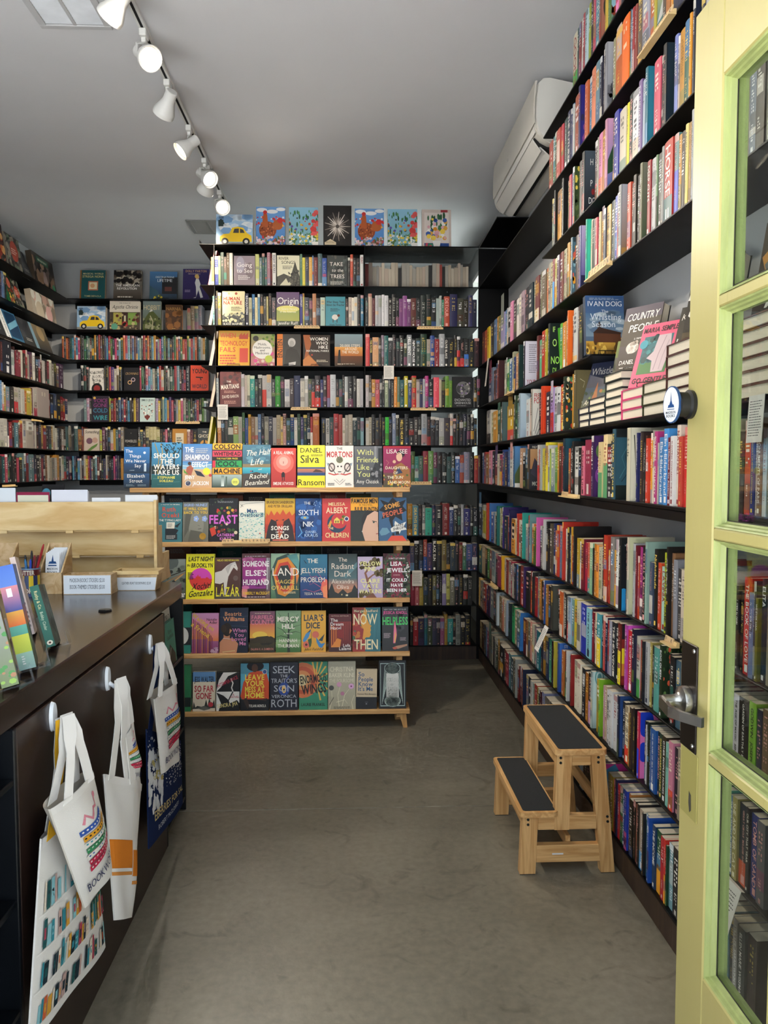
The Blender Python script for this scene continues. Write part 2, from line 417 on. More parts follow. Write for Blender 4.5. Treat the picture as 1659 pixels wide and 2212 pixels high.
for y0, y1, z0, z1 in ((0.68, 6.4, 0, CZ), (7.5, YBW, 0, CZ), (6.4, 7.5, 0, 1.35), (6.4, 7.5, 3.25, CZ)): wr.box(XW, 1.4, y0, y1, z0, z1)
st('wall_right', wr, M_wall)
wf = MB()                                    # shop front: double door opening, transom, display window
for x0, x1, z0, z1 in ((-3.1, -2.85, 0, CZ), (-.62, -.52, 0, CZ), (.76, 1.4, 0, CZ), (-2.85, -.62, 0, .5), (-2.85, -.62, 3.2, CZ), (-.52, .76, 2.60, 2.75), (-.52, .76, 3.28, CZ)): wf.box(x0, x1, .68, YF, z0, z1)
st('wall_front', wf, M_wall)
sw = empty('window_1', (XW, 6.95, 2.3)); sw['kind'] = 'structure'
f = MB()
for a in (-.55, -.01, .51): f.box(.0, .09, a, a + .04, -.95, .95)
for a in (-.95, .91): f.box(.0, .09, -.51, .51, a, a + .04)
f.build('window_frame', mat('window_paint', 'd8d8d4', .5, noise=(6, .03)), sw)
M_glass = glass_mat('clear_glass')
MB().box(.04, .044, -.51, -.01, -.91, .91).build('window_pane', M_glass, sw); MB().box(.04, .044, .03, .51, -.91, .91).build('window_pane', M_glass, sw)
# pavement and street outside the door, in the sun
M_pave = mat('pavement_concrete', 'b4b2ae', .85, noise=(1.5, .12, 6))
st('pavement', MB().box(-8, 8, -5, .68, -.14, -.012), M_pave)
st('street', MB().box(-40, 40, -40, -5, -.3, -.15), mat('asphalt', '5a5a5a', .9, noise=(3, .15)))
st('side_yard', MB().box(1.4, 20, .9, 20, -.3, -.15), M_pave)

# ------------------------------------------------------------------ shelving
def shelf_board(parent, x0, x1, y0, y1, z, th=0.006, lip=None, axis=None):
    b = MB(); b.bbox(x0, x1, y0, y1, z - th, z, 0.0015)
    return b.build('shelf', M_shelf, parent)
M_plinth = wood('dark_wood_plinth', '3a2a22', '54402f', 2.0, (9, 9, .6), .5, 4)
# right wall
rw = empty('wall_bookcase', (XR, 3.4, 0), 0, 'tall black bookcase running along the right wall behind the open door', 'bookcase')
def rel(mb, o): return mb      # parts of fixed cases are modelled in room coordinates and shifted to their root
def part(mb, name, m, root, smooth=0):
    l = root.location; mb.v = [(a - l.x, b - l.y, c - l.z) for a, b, c in mb.v]
    return mb.build(name, m, root, smooth=smooth)
Y0R = 1.10
for k, z in enumerate(LV):
    ya, yb = Y0R, YB + .02
    if k in (8, 10): yb = at(1172, 420, X=XR).y
    if k == 6: ya = at(1279, 771, X=XR).y
    if k in (4, 5): part(MB().bbox(XR, XW - .001, ya, yb, z - .012, z, .002), 'shelf', M_shelf, rw)
    else: part(MB().bbox(XR, XW - .001, ya, yb, z - .007, z, .0015), 'shelf', M_shelf, rw)
    if k == 4: part(MB().bbox(XR + .004, XR + .016, ya, yb, z - .042, z - .0125, .001), 'valance', M_shelf, rw)
pn = 0
y = Y0R
while y < YB:                                   # plinth boards
    wd = 0.62 if pn % 2 else 0.5
    part(MB().bbox(XR + .012, XR + .03, y, min(y + wd, YB) - .0015, 0.0, LV[0] - .008, .001), 'plinth_board', M_plinth, rw); y += wd; pn += 1
# board over the far end and the black panel under the air conditioner
tb = empty('corner_shelf', (1.06, 5.3, LV[10]), 0, 'black high corner shelf board beneath the far end of the air conditioner', 'shelf')
part(MB().bbox(XR, XW - .001, 5.06, YB - .002, LV[10] - .008, LV[10], .0015), 'shelf', M_shelf, tb)
part(MB().bbox(XW - .018, XW - .001, 5.06, YB - .002, LV[9] + .001, LV[10] - .0085, .001), 'back_panel', M_shelf, tb)

# back bookcase: double sided, open through
XB0, XB1, XBM, DEP = -.985, XR - .003, .108, .45
bc = empty('back_bookcase', (0, YB, 0), 0, 'tall black double-sided bookcase across the back of the shop', 'bookcase')
for k, z in enumerate(LV):
    x0 = XB0
    if k >= 5: x0 = XB0 - .10
    if k <= 2: x0 = XBM
    part(MB().bbox(x0, XB1, YB, YB + DEP, z - .007, z, .0015), 'shelf', M_shelf, bc)
    if k < 10:
        zt = LV[k + 1] - .0075
        if k > 2: part(MB().bbox(XB0, XB0 + .006, YB + .004, YB + DEP - .004, z + .0005, zt, .001), 'divider', M_shelf, bc)
        part(MB().bbox(XBM - .003, XBM + .003, YB + .004, YB + DEP - .004, z + .0005, zt, .001), 'divider', M_shelf, bc)
        if k >= 4: part(MB().bbox(XB0 + .0065, XBM - .0035, YB + .22, YB + .226, z + .0005, zt, .001), 'back_panel', M_shelf, bc)  # added black sheet for the shade behind the books; the case is open
        if k in (0, 1, 2, 4, 5, 6, 7): part(MB().bbox(XBM + .0035, .62 if k > 3 else XB1 - .01, YB + .22, YB + .226, z + .0005, zt, .001), 'back_panel', M_shelf, bc)  # added black sheet standing in for the dark far-side stock
part(MB().bbox(XR - .002, XW - .002, YB + .022, YB + .03, 0, LV[10] - .008, .001), 'end_panel', M_shelf, bc)
part(MB().bbox(XBM, XB1, YB + .012, YB + .03, 0, LV[0] - .0075, .001), 'plinth_board', M_plinth, bc)
e = MB(); e.bbox(XB0 - .104, XB0 - .10, YB, YB + DEP, LV[10] - .007, LV[10] + .028, .001); part(e, 'end_lip', M_shelf, bc)

# alcove shelving, back wall and left wall
na = empty('alcove_bookcase', (-1.6, YN, 0), 0, 'black wall shelves across the alcove behind the back bookcase', 'bookcase')
lw = empty('left_bookcase', (XL, 5, 0), 0, 'black wall shelves along the far left wall of the alcove', 'bookcase')
for k, z in enumerate(LV):
    if k < 3: continue
    part(MB().bbox(XL, -.2, YN, YBW - .001, z - .007, z, .0015), 'shelf', M_shelf, na)
    part(MB().bbox(XLW + .001, XL, 3.2, YBW - .001, z - .007, z, .0015), 'shelf', M_shelf, lw)
    part(MB().bbox(XL, -.2, YBW - .02, YBW - .002, z - .055, z - .0075, .001), 'rail', M_shelf, na)
    part(MB().bbox(XLW + .002, XLW + .02, 3.2, YBW - .03, z - .055, z - .0075, .001), 'rail', M_shelf, lw)
# ------------------------------------------------------------------ shelved books, spine out.  "x colour[/lower colour][+] [=title]" along a shelf; x is where the spine starts in the photograph
RIGHT = {
 4: """1041 3a5a8a;1044 b5483e;1048 cfd0c8;1051 c98a3e;1056 d98aa0;1062 23282a;1068 9a3a44;1075 d8d4c0;1080 c43c6a/d8a030;1085 2c4a8c;1089 b08a4a;1092 22264a;1097 3f74c0;1101 dfe0da;1108 e07a3a;1111 4a7fb0+;1124 e8b890;1130 1b1b20;1135 2a3a30;1142 5a4a3a+;1159 f0ece4/c8403a;1163 c8403a;1166 d5dcd8;1170 d8c840;1175 223a5a;1179 f0dc3a;1184 eeeeee;1187 b6cf5a;1190 ccd8d0;1197 a4d040;1202 f3ecd0;1204 f0a030;1208 6a3a2a;1214 a03030;1219 24404f+;1228 d86040;1232 3a3a3a;1236 1a1a1a;1240 f4f1e8;1249 222222;1256 f08098 =Abundant Life;1262 b8355a;1276 8c1f3c =LOVE;1281 40205a+;1293 f4d9a0/5a9a68;1301 f4d9a0/5a9a68;1310 3a3a44;1321 1e1e20 =STONE BLIND;1326 2d5564+ =NO FRIEND   NATALIE;1358 e8dfc0+;1376 2a2f6a;1380 15151a =RACHARD;1384 3a2a2a;1391 2a2a28;1394 5a3020;1397 d5402a;1403 f2a62c;1407 e8dcc0;1412 e84a9a =BIG EMPIRE   JON HICKEY;1419 e8e0cc;1422 4a90d0 =Elin Hilderbrand;1432 4a9ae0 =Elin Hilderbrand;1443 9a1f33 =Elin Hilderbrand  The Academy;1450 f4f2ee =SLANTING TOWARDS THE SEA;1458 f0dcc8 =NATHAN HILL;1466 d84a3a;1475 d8302a;1484 8a5a3a;1492 e8e0d0;1500 3a4a6a;1510 c8a040;1520 2a2a2a;1532 d8d8d0;1544 7a3a4a;1556 2a5a5a;1568 e0d0b0;1580 6a7a8a;1592 3a2a2a;1604 d05030;1619 2f3f8a =NOT WITHOUT LAUGHTER • LANGSTON HUGHES;1628 e8d8cc;1637 b08060 =THE MONUMENTS OF PARIS;1648 c8dce8;1657 889088;1668 4a3a3a;1680 c0a080;1694""",
 5: """1049 6a6050;1052 e8e4da/222222;1060 b8b488;1066 e0a040;1074 4a5a4a;1081 a87850;1085 4a5a5a+;1094 f0c030/c04a3a;1107 4a4440;1113 3a4a32+;1117 5a8a8a;1122 b8ccd8+;1136 d8e0e0;1143 f0a050;1148 e8e0d0+ =FREEDOM;1165 2a1a22;1170 f04a20+;1180 3a2a4a;1189 b090c8/c03030;1196 f2f2f2;1202 e8ece8;1210 d8402a =RONDER;1218 2a3a2a+;1233 e0a030;1236 7ab0d0;1241 6a6040+ =JOI;1252""",
 6: """1053 3a4a7a;1060 7a8aa0;1064 5a3a3a;1069 4a6a9a;1073 b84a30;1076 7a2a2a+;1087 d8e0c8;1091 222222;1093 4a9a5a;1099 3a6aa0;1104 b0b090;1108 2a4a8a;1112 e0a070;1117 222a30;1120 1f3a38+;1131 2a2a40+;1158 6a2a2a;1162 6ac090;1167 e83a20;1174 f0e030;1179 3a7090;1184 1a2a28+;1206 5ab030;1211 f5a030 =TUILETTE CLARKE;1220 5a8a80;1225 e86a20+;1232 6a2030;1236 f0f0e8;1244 5a2a2a;1247 1a2226;1254""",
 7: """1041 7a2a2a;1046 c05030;1051 f0d030;1056 c8c0b0;1060 3a3a3a;1065 7aa0d0;1070 d8a050;1074 a8a050;1080 b8b0d8;1088 4a80b0;1091 d8d8d8;1094 2a3030;1100 d88aa8;1105 4a4044;1112 e4dcd4;1118 e8dcd8;1124 e0c0cc;1130 2a2428;1134 1f1f28;1140 20303a;1148 d0c8a0;1153 9a5050/e8d8c0;1161 3a4a3a;1164 a8a878;1168 7a6a54;1176 e08050;1180 e0d8c0;1185 e8dca8;1190 a04048/4aa0e0;1194 e8d860;1199 6a4a60;1204 9a3c30;1210 e0d8b0;1217 2a4a4a;1220 d8a040;1225 e06868;1230 5a7a8a+;1239 3a2a30;1245 903040;1247 4a4a8a+;1258 2a3a40;1262 40c0a0+;1268 e8e0c0;1272 222222;1279 d84858;1283 a8b0c0;1286 e8d8a0;1290 d8883a;1297 3a4254;1302 e0b868;1310 20404a;1319 5a6ac0;1326 f0e8f0/d06050;1331 a8aab0+;1345 c8503a;1352 2a2622;1358 3a322a;1364 1a1a1c;1370 151515;1376 6a6a50+;1388 c02030 =DEEP CUTS;1395 e8e8e8;1404 8ab080/3a3630;1408 3c3630;1418 9a9a98;1423 e04030/4a6a6a =HORSE;1440 6a9a98/4a5ac0;1449 f0a830;1456 2a2018;1464 f0dc80;1470 d8a040;1477 2a1e1c =SPY'S MATE;1484 b8babb+;1497 4a4a4a;1506 c8a060;1516 2a2a3a;1528 8a3030;1540 d8d0c0;1554 3a5a5a;1568 c08040;1582 2a2a2a;1598 7a8aa0;1614 4a3a2a;1632 c0b8a8;1650 5a2a2a;1670""",
 8: """1188 4a4a3a;1191 3a5a3a;1194 1a1a1a+;1199 f0a820;1207 6a6aa0;1210 121212+;1218 4a8a4a;1221 d8485a;1226 4a90d8;1229 e8e4e0;1233 3a4a2a+;1242 6a6460;1248 2a2a22;1252 30343a+;1274 3a1a1a/b03040;1280 a0a090;1283 d878a8/e05a30;1291 e08a3a;1300 d090b0+;1312 3a3a3a;1317 3a40c0;1326 e8dcc4;1339 f0e020;1344 3a4a50 =the wedding veil;1354 f2f2f6;1367 9a7ab8 =THE ELSEWHERE EXPRESS;1374 c8d8e8;1380 3a2a30;1384 2a7a90+;1397 d85a70;1410 2a3028;1421 1a2028+;1437 7a88c8;1444 f0d8c8;1448 f0a830;1460 4a90c8/2a5a4a;1470 f0a830;1475 d85040;1482 20283a+;1494 3a3a50;1502 c8c8c8;1512 6a3a3a;1524 2a2a2a;1540 4a6a8a;1556 d8c8a0;1574 3a2a3a;1592 c04a3a;1610 e0e0d8;1630 2a3a4a;1655""",
 9: """1177 b84a3a;1185 5ab0c0/3a6a4a;1190 3a5a3a;1195 d85a4a;1203 b03040;1208 1f3f3a =THE EPHEMERA COLLECTOR;1216 222a5a =THE FUTURE;1222 222a5a;1225 4a80b8;1229 e8e8e0;1231 222222;1234 c85a30;1243 2a2a7a+;1253 e06a30;1260 3a90c0;1268 e88a60;1276 8ab8c8;1284 222244;1289 f0ecc8;1293 3a2030;1297 8a8a90+;1310 a09a70;1316 f07018;1330 f07018;1344 2a3a50;1347 8ab0c8;1350 9a2a30;1355 c06050;1359 e0d8c0;1362 6a5a4a;1372 d0d4e8;1386 e0783a;1399 d8c848+;1412 5a4a40;1420 d88840;1429 f0a020;1435 1a2040;1457 e0dce0;1468 8ab0c0;1480 2a2a2a;1492 c0c0b0;1506""",
 10: """1226 e8e0c8/3aa040 =GOOD;1235 1f5a5a;1239 b03a3a;1245 f0ece0;1247 a84a50;1251 b8d0d8;1257 c8d840;1262 3a2a30;1268 c84a68;1274 6ab8d0;1284 a06858+;1292 e8c848;1298 d8c0a0;1303 5a7a4a+;1315 f088b8;1320 c0b8a8;1325 2a3048;1331 3a2a70;1338 8a4a3a;1346 c8c8c0;1356 2a4a4a;1368 d8a040;1380""",
 3: """1031 2a2a2a;1036 3a3a44;1042 c8c8b8;1045 f0e030;1051 e8e4d8;1053 b8402a+;1060 3a6aa8+;1063 4a5a9a;1068 8ab8c8;1070 d8d0c8;1073 2a3034;1076 2a8a80+;1080 c8c8a8;1083 b8b070;1089 3a2a70+;1092 1f3a44;1098 c04a30;1103 1f1a5a+;1107 e8a040;1115 e0d8b0;1118 d83a28;1122 f0e8d0;1127 a87850;1132 30a090+;1136 a8a8a0;1141 d04030;1144 2a4a90;1148 8ac0c0+;1151 e8702a;1155 5a7a30;1159 e07a30;1163 e868b0+;1167 222222;1172 e8e8e0;1175 901f30;1178 f0ece4+;1181 17171c;1186 1f1a1c;1191 5a5040;1196 2a3a70;1200 e88a60;1204 d03a28;1209 8aa0c8;1215 f4ecd8;1220 d83a2c+;1225 f0e8d8;1228 222222;1232 2a3a5a;1236 d8a030;1238 b03a30;1244 1f1c1c+;1251 f2c820;1256 f8f4ec;1259 901f3a;1265 a8203c;1272 e06a4a/4a8a8a;1278 88b890;1285 222222;1287 f0982a;1292 f0983a;1297 e8dcb8;1303 1f2018;1307 e8442a;1315 3a2222;1318 e83a28;1321 a8a09a;1329 f0b030;1334 f4f4ec;1340 4a68a8;1344 16181c+;1358 1a2030;1362 e8dcc0+;1372 f0f0f0;1377 8a1f30;1382 e8502a;1386 c03a90/f0e0d8;1393 151515 =TO KILL A Mockingbird;1402 b8dcc8+;1410 5a6a88;1417 222222 =Nightshade;1425 d84a28 =The Book of Fire;1432 b8e0cc =LAVINIA;1441 e0f020 =THE BEHEADING GAME;1449 2a2622+;1454 a87850;1461 b0b0b8;1470 3a3a3a;1480 d8c8b0;1492 2a3a4a;1504 8a3a3a;1516 c0c0b8;1528 4a5a3a;1540 d8a060;1552 2a2a2a;1564 6a7a8a;1577 d8d0c0;1590 4a4a3a;1598 1c1a1e;1605 1c1a20;1612 e03a2c =THE BOOK OF LOVE;1629 8a9ac8;1639 4a5060;1644 a8a030 =WE EVER HAD;1650 22303a =ELITA;1662 c8b8a0;1674 3a2a2a;1690""",
 2: """1037 3a6a6a;1043 c8b088;1050 222222;1054 4a9a3a;1058 a86a5a;1064 a8c0bc;1071 1f3a4a;1077 b03a60;1083 222222;1087 e0a820+;1092 c8b8a0;1096 a03028;1100 b8b0a8;1106 b82a4a;1109 e8e4d0;1113 2a2a3a;1117 3a7ab8;1122 b05040;1125 1f1c18+;1128 e83a2a;1136 4a2a6a+;1140 1a1a1c;1147 3a3030;1150 e0452a;1155 2a1c18+;1159 c0202c;1164 8a98a8;1168 d89030;1172 3a2a24;1181 2a5aa0+;1184 e89a38;1188 2a2a30;1193 e84a80;1197 4a4a40+;1209 1c1a18;1213 e06a30;1219 ece4d0;1225 222222 =TOMORROW;1229 e8e4dc/d03038;1233 a0b8d0;1239 8ac0b8;1244 f2d838;1252 ece4cc;1259 2a3ab0;1272 8ac8d0 =THE PEACOCK;1282 3a1a2a;1285 a82038;1289 222222;1291 e8d0b0;1297 4aa0a8/f0d020;1305 222222;1309 e05850;1314 1f2a5a;1319 c83030;1322 c8c8d8;1328 20262c =THE HEAVENS;1336 1c2026 =THE ASH;1341 f4ecdc;1343 f0dc28;1346 7a2a20/f0dc28+;1361 e058c8+;1366 c8242a =THE COPYWRITER;1377 2a2a4a+;1382 f0ead8/4a9a4a;1389 d83a2c;1399 1a1a22+;1402 f0f0ee =THE COLONY  ANNIKA NORLIN;1410 a89850 =the vulnerables;1415 222222;1420 6ac0b0;1431 b8ccd0 =The Factory;1439 2a3a22+ =BOG QUEEN;1453 2a2430;1459 222222;1468 4a6a7a;1478 c0b090;1488 2a2a2a;1500 8a2a2a;1512 d8d8d0;1524 3a4a6a;1536 c88a40;1548 2a3a2a;1560 e0d8c8;1572 3a3a3a;1582 2a2a2c =NO NO BOY;1594 d0c8cc =THE AGE OF MAGIC  BEN OKRI;1609 161618 =GARDEN OF EARTHLY BODIES;1631 d8c0a8;1636 8ac040 =GODWIN  JOSEPH O'N;1652 3a3a4a;1664 a08060;1680""",
 1: """1032 d8b060;1038 8a9490;1044 888888;1047 b04030;1052 2a3a70;1055 4a2a5a;1060 98a4a8;1067 5a4030;1072 2a3a20;1076 c8d0d0+;1081 b89a60;1087 c07a60;1090 d8ccb0;1094 c09a40;1097 98a4b0+;1104 1f2a2c+;1110 30a060;1115 d8c8a0;1121 3a6a9a;1128 3a80c8+;1134 6a2028;1140 b07840;1143 7a7a60;1148 d89080;1153 c8c4a8;1157 8a7a80;1162 b8a0a8;1165 2a8a98;1172 2a2a44;1176 d8a030;1182 3a4a2a;1186 2a3a6a;1191 3a9a78;1196 3a1a20;1198 1c1e24;1204 f0e050+;1209 d8683a;1213 3a60a8+;1219 e8883a;1224 7a3020/5a8a4a;1232 f0f0e8+;1237 3a3a38;1242 b82a2c+;1247 f0e8d0;1254 ece4d0;1261 d0c0a0;1265 2a3038;1272 b8742c;1279 1a1a1a/b090c0 =PATRICK RYAN;1287 c8e0dc+;1296 f2c820;1305 98d830+;1311 e0a8b8;1314 e8c8a8;1319 e8e8ec;1325 f0f0ee;1333 e8e8e6;1341 1c1c18 =LONG QUARTER;1347 20284a+;1353 1c1c22;1359 d8c4a0/e0402a =THE SLIP;1369 d89a40;1372 3a2a22;1377 f2f2f2;1383 16181a+;1392 e8305a/2040d0+ =ROYAL SPIN;1402 1a2030;1406 e8e8e8;1409 222a22;1413 1c2420 =LADY TAN'S CIRCLE OF WOMEN;1418 2f6ab8 =THE ISLAND OF SEA WOMEN;1430 1f2a2e =HER FIRST AMERICAN;1435 2a4a3a =SHAKESPEARE'S KITCHEN;1442 3a3020 =OTHER PEOPLE'S HOUSES;1451 8acaba;1458 e890a8/e0503a;1468 2a2a3a;1480 c8b8a0;1492 3a5a6a;1504 8a4a3a;1518 d8d0c8;1532 2a2a2a;1546 4a6a4a;1560 c89a50;1572 3a3a4a;1581 5ab09a;1593 78a8d8 =THE FORTNIGHT IN SEPTEMBER;1603 e8d880 =SHE AND HER CAT;1614 22303c/e05a30 =GREAT CIRCLE  MAGGIE SHIPSTEAD;1634 1c1c28 =OUR CITY THAT YEAR;1641 3a4aa0 =TOMB OF SAND;1658 8a8a90;1676""",
 0: """1038 b8a078;1042 222222;1044 7a5038;1049 6a8098;1054 e0507a;1058 98a090;1064 b0a48c;1068 222222;1071 b8bcb0;1076 4a5a48;1080 b87a38;1084 222222;1092 6a3a2a;1096 c83a50;1102 6aa0a8;1107 4a6068;1112 b0a080;1115 1c1c1c;1119 c8ccc0+;1123 8a2020;1127 e0e0e0/222222;1131 c85030;1136 222a44+;1140 98a4b8;1145 1c1c24;1151 c0c0b8;1155 a0b0a0;1158 b03028;1164 b8b430;1169 222222;1172 5a2030;1176 8a90b8;1181 b8b8b0;1194 30302a;1201 d0d0c8;1204 e8d8d0;1213 e070a8;1222 3a3a3a;1230 c8b090;1238 4a5a6a;1246 8a3a3a;1254 2a3a3a;1262 d0c8b8;1270 6a4a3a;1278 2a2a2a;1286 b0a060;1296 3a6a5a;1306 3a6a8a;1311 1f2430;1318 d03a90/4a8ab8+;1325 c0b070;1330 f0c838 =TRAIN WARD;1337 d83a3a;1342 2a2a50;1346 d83038;1351 4a7a48;1358 3a78b0 =The Forget-Me-Not Library;1363 2a4ac0/c04a8a;1369 b8783a =WHAT CAME WEST;1374 141818;1382 101416;1387 d87a5a;1391 1c1c20;1396 e8d0b8/5aa0d0 =TIANANMEN SQUARE  LAI WEN;1407 26282c+;1410 4a8a90;1418 2a5ab0+;1427 2a4a70 =THE INCOME;1434 2a7a4a/f0a830;1445 d02a38;1454 e0382c/f0b030;1457 2a5a3a;1460 8ab8c0;1472 3a3a3a;1486 c8a070;1500 4a5a8a;1514 8a3a3a;1530 d8d0c0;1546 2a3a2a;1560 6a5a4a;1576 2a2422 =BLED LAND;1587 4a8aa0;1600 1a2a3a;1609 d8d4d4 =STILL LIFE  SARAH WINMAN;1622 1f3a40 =ELLEN MARIE WISEMAN;1640 3a2a2a;1660""",
}
BACK = {
 9: """462 e8b860;469 1f2a6a;477 5a6a48;482 3a4a40;489 4a4038;495 5a4a3a;501 e8e4d8;508 _;556 c8cc80;564 7a98a0;570 3a6a5a;576 4a7a78;581 c08a98;588 7a2a2a;592 e8e4e0 =EIGHT BEARS;600 _;651 7aa888;656 e8d840;662 2a3a5a;670 e0a840;677 6a8ab8;680 8a2a2a;689 5a7a80;698 2a5ab8;708 _;753 222222;758 d05a40;764 2a2826;771 3a3a3c;779 e8e8e6 =PLINY;786""",
 8: """464 7aa8a0;469 2a2a3a;475 d8c868;482 _;533 2a2a4a =REVOLUTION;541 e8e0b0;548 4a90c8;554 e8dca8;560 6a9ab8;565 2a2a2a;572 1c1c1c;579 c8b870;583 1c1a1a;590 2a2e3a;599 _;650 4a4a9a =OUTPOST;656 e0d070;660 22304a;670 2a2420;677 c88a60;685 2a2022;694 c8e0d0;704 _;748 2a2220;754 d8c8b8;761 e8e0cc;766 ece8dc;773 1c1e22;780 2a7a98;786 _;790 2a3034;796 d8c0a8;804 5a2028;811 e8e8ec;818 e8e8ec;825 e8e8ec;831 e8e8ec;839 2a2426;847 151515;855 151515;862 8a4a88;870 8a4a88;879 8a4a88;887 6a3028;898 161c1a;908 1c2824;920 1c2824;931 121212;941 b8c8c0;948 c8d0c8;953 3a8a6a;958 b04a34 =DETOUR;970 2a2a58;986 5a5a48;999 2a2414;1010 4a4a7a;1019 1f2440;1028""",
 7: """790 d84a4a;799 1f1f22 =THE POWER;805 e0a878;818 3a4038;824 b8a0b8;830 2a6a68;839 1c1c1e;848 1c1c1e;856 1c2024;863 20201e;872 2a3a30;879 8a8e90 =HELL BENT;889 2a2c2c =NINTH HOUSE;898 22302a;908 1f3a2a;921 d0c0b0;929 2a4a90;938 a82a30;948 c8ccd0;959 1c1c20 =OLIVIE BLAKE;967 1a1a1a;980 1e1e1e/c8a030;986 1e1e1e/c03030;993 1e1e1e/c03030;1001 1e1e1e/3a70c0;1011 1c2022;1023 3a1820;1033""",
 6: """469 a8b0b4;475 _;523 d8ccd0;530 e8d8c8;536 d8d4b8;542 30a898;552 1f2a28;559 2a2a22;568 e8e0d8/c83a2a;577 e8e8e4;588 2a2a2a;596 38c028;607 1c1e20;616 ece8e4;627 3a2a2a;636 222a50;650 e4dccc;659 e4e0d8;667 5a6a38;674 2a2026/c83020;681 2a2026/c83020;693 2a3a80;699 3a2a2a;707 c04050;714 dde0e4;726 1c2022;733 2a4a48;740 222222;745 d8dcdc;752 1c1c1e;763 1e1c1c;771 ece8e0;778 c8c4c8;785 _;790 c8c0c0;797 3a2a26;803 e0a040;811 e0606a;820 2a2e34;826 3a3a3c;831 b8c8a8;839 222a3a;845 222222;851 e0903a;858 5a7a68;864 2a6a70;873 f0e020 =FLUX;881 2a4a78;889 c02a2c;899 e0d0c8;906 2a2a50;913 c8ccd0;918 c03a88;925 1c1c1c;936 e05060;948 d8c8a8;953 2a201c;961 6a9a38;969 6a9a38;976 _;1022 222222;1029 1c1a1a;1036""",
 5: """471 c8803a;479 2a2a2a;486 3a4038;494 3a4a38;505 8aa860;516 e0dcc8;524 4a7a4a;530 2a4a88;537 e8b040;543 a07850;552 c8c0b0;558 6a8ab0;565 2a2a30;572 c8c0a8;581 3a3a50;590 d8d0c8;598 b8a888;607 c8a858;612 e0a8a0;619 3a4a2a;628 2a5aa8;636 e0dcd0;643 3a5a40;650 4a3a70;656 2a5058;664 1c1c1e;671 c83030/e8dcd0;676 d8783a;690 _;695 1a1a1c;704 e8e4dc =FEATHERS;712 2a4a4a;721 c83a3c;732 d86058;740 d8ccbc;746 e0d8c8;753 c8bca8;762 1f3a40;771 2a2e30;779 8ab0b8;786 _;790 d0ccc0;797 c8c0a8;803 2a2a2e;811 3a3e44;819 2a2428;825 222226;832 38c038;840 222222;847 8a98b8;855 3a3a2a;862 1c1c1c =HELL'S HEART;874 1c2024;883 1f1f1f;894 2a2220;903 1f1e1c;910 b8bcc0;922 2a2624;930 2a2226;940 24242a;948 e8e8e8;959 4a4048;972 d8d0c8/c83030;978 2a2e2a;985 222222;992 1c1c20;1000 20203a;1008 222222;1016 1c1c1c;1023 262626;1030""",
 4: """880 4a6a3a;888 5a7a48;896 3a8a80;904 4a6a58;914 903040;925 6a9a50;936 6a3050;944 222222;955 1f2a2a;965 2a4a48;974 1f2a28;983 4a7ac8;993 c85a48;1002 8a8aa0;1014 1c1c1c;1024 c03a3a;1033 5a3a38;1038""",
 3: """880 d89a30;891 6aa8c0 =DEATH'S END;904 2a2a2a;912 888c8c;919 30a088;933 222a4a;941 1c1a1c;956 a02a2a;971 2a3a6a;980 2a2a2c;989 1c1c1e;996 c8ccd0;1002 2a2a6a;1016 222222;1023 1c1e2a;1032""",
 2: """886 3a3a58;895 1c1c1c;905 2a2a2a;915 b04a38/2a4a8a;923 3a3068;934 1a1a1a =BLACK SUN;944 222222;955 8a7a40;965 2a2a2a;973 3a4a58;984 222222;992 8a2a2a;1000 4a6a48;1008 3a4a78;1021 2a3058;1032""",
 1: """888 a03048;897 c06870;906 c8b050;915 2a3a30;925 222222;935 7a7848;943 222222;950 2a2a2a;956 8a80a8;965 a8a858;973 8a8a78;983 222222;992 262626;1002 1c2420;1012 222222;1022""",
 0: """886 2a2a2a;893 b02a34;904 3a3050;917 2a6a80;924 4a5a40;935 4a4a68;944 2a2a38;952 c06a98;961 c8a040;968 3a9a98;980 2a2a2a;986 a8b0a8;996 222222;1007 222222;1018""",
}
VIV = '2a5a50 4a2a6a 9ab0a0 3a3a60 2a2a2a c03a5a 3a6a9a c85a3a e0a030 5a8a3a 7ab0c0 d8d0c0 1f2a3a b02a3a e8c840 4a9ac0 3a7a4a d84a80 6a3a30 e07030'.split()
MUT = '7a2a30 d8d0c4 2a2a2e c8b8a0 3a3a4a a83238 e0dccc 1c1c20 8a6a4a b8b0a0 4a5a6a c8a050 222222 6a8a90 903040 e8e0d0 3a2a22 5a3a5a'.split()
DRK = '1c1c1e 2a2a2a 3a2a2a 222a3a 2a3a30 b8b0a8 6a2a2a 3a3a50 8a8a80 c84a60 c8c0b0 2a5a60 d89a40 1a1a1a'.split()
def fill(x0, x1, a, b, pal, seed):
    rd = random.Random(seed); x = x0; o = []
    while x < x1 - a * .6: o.append('%g %s' % (x, rd.choice(pal))); x += rd.uniform(a, b)
    return ';'.join(o)
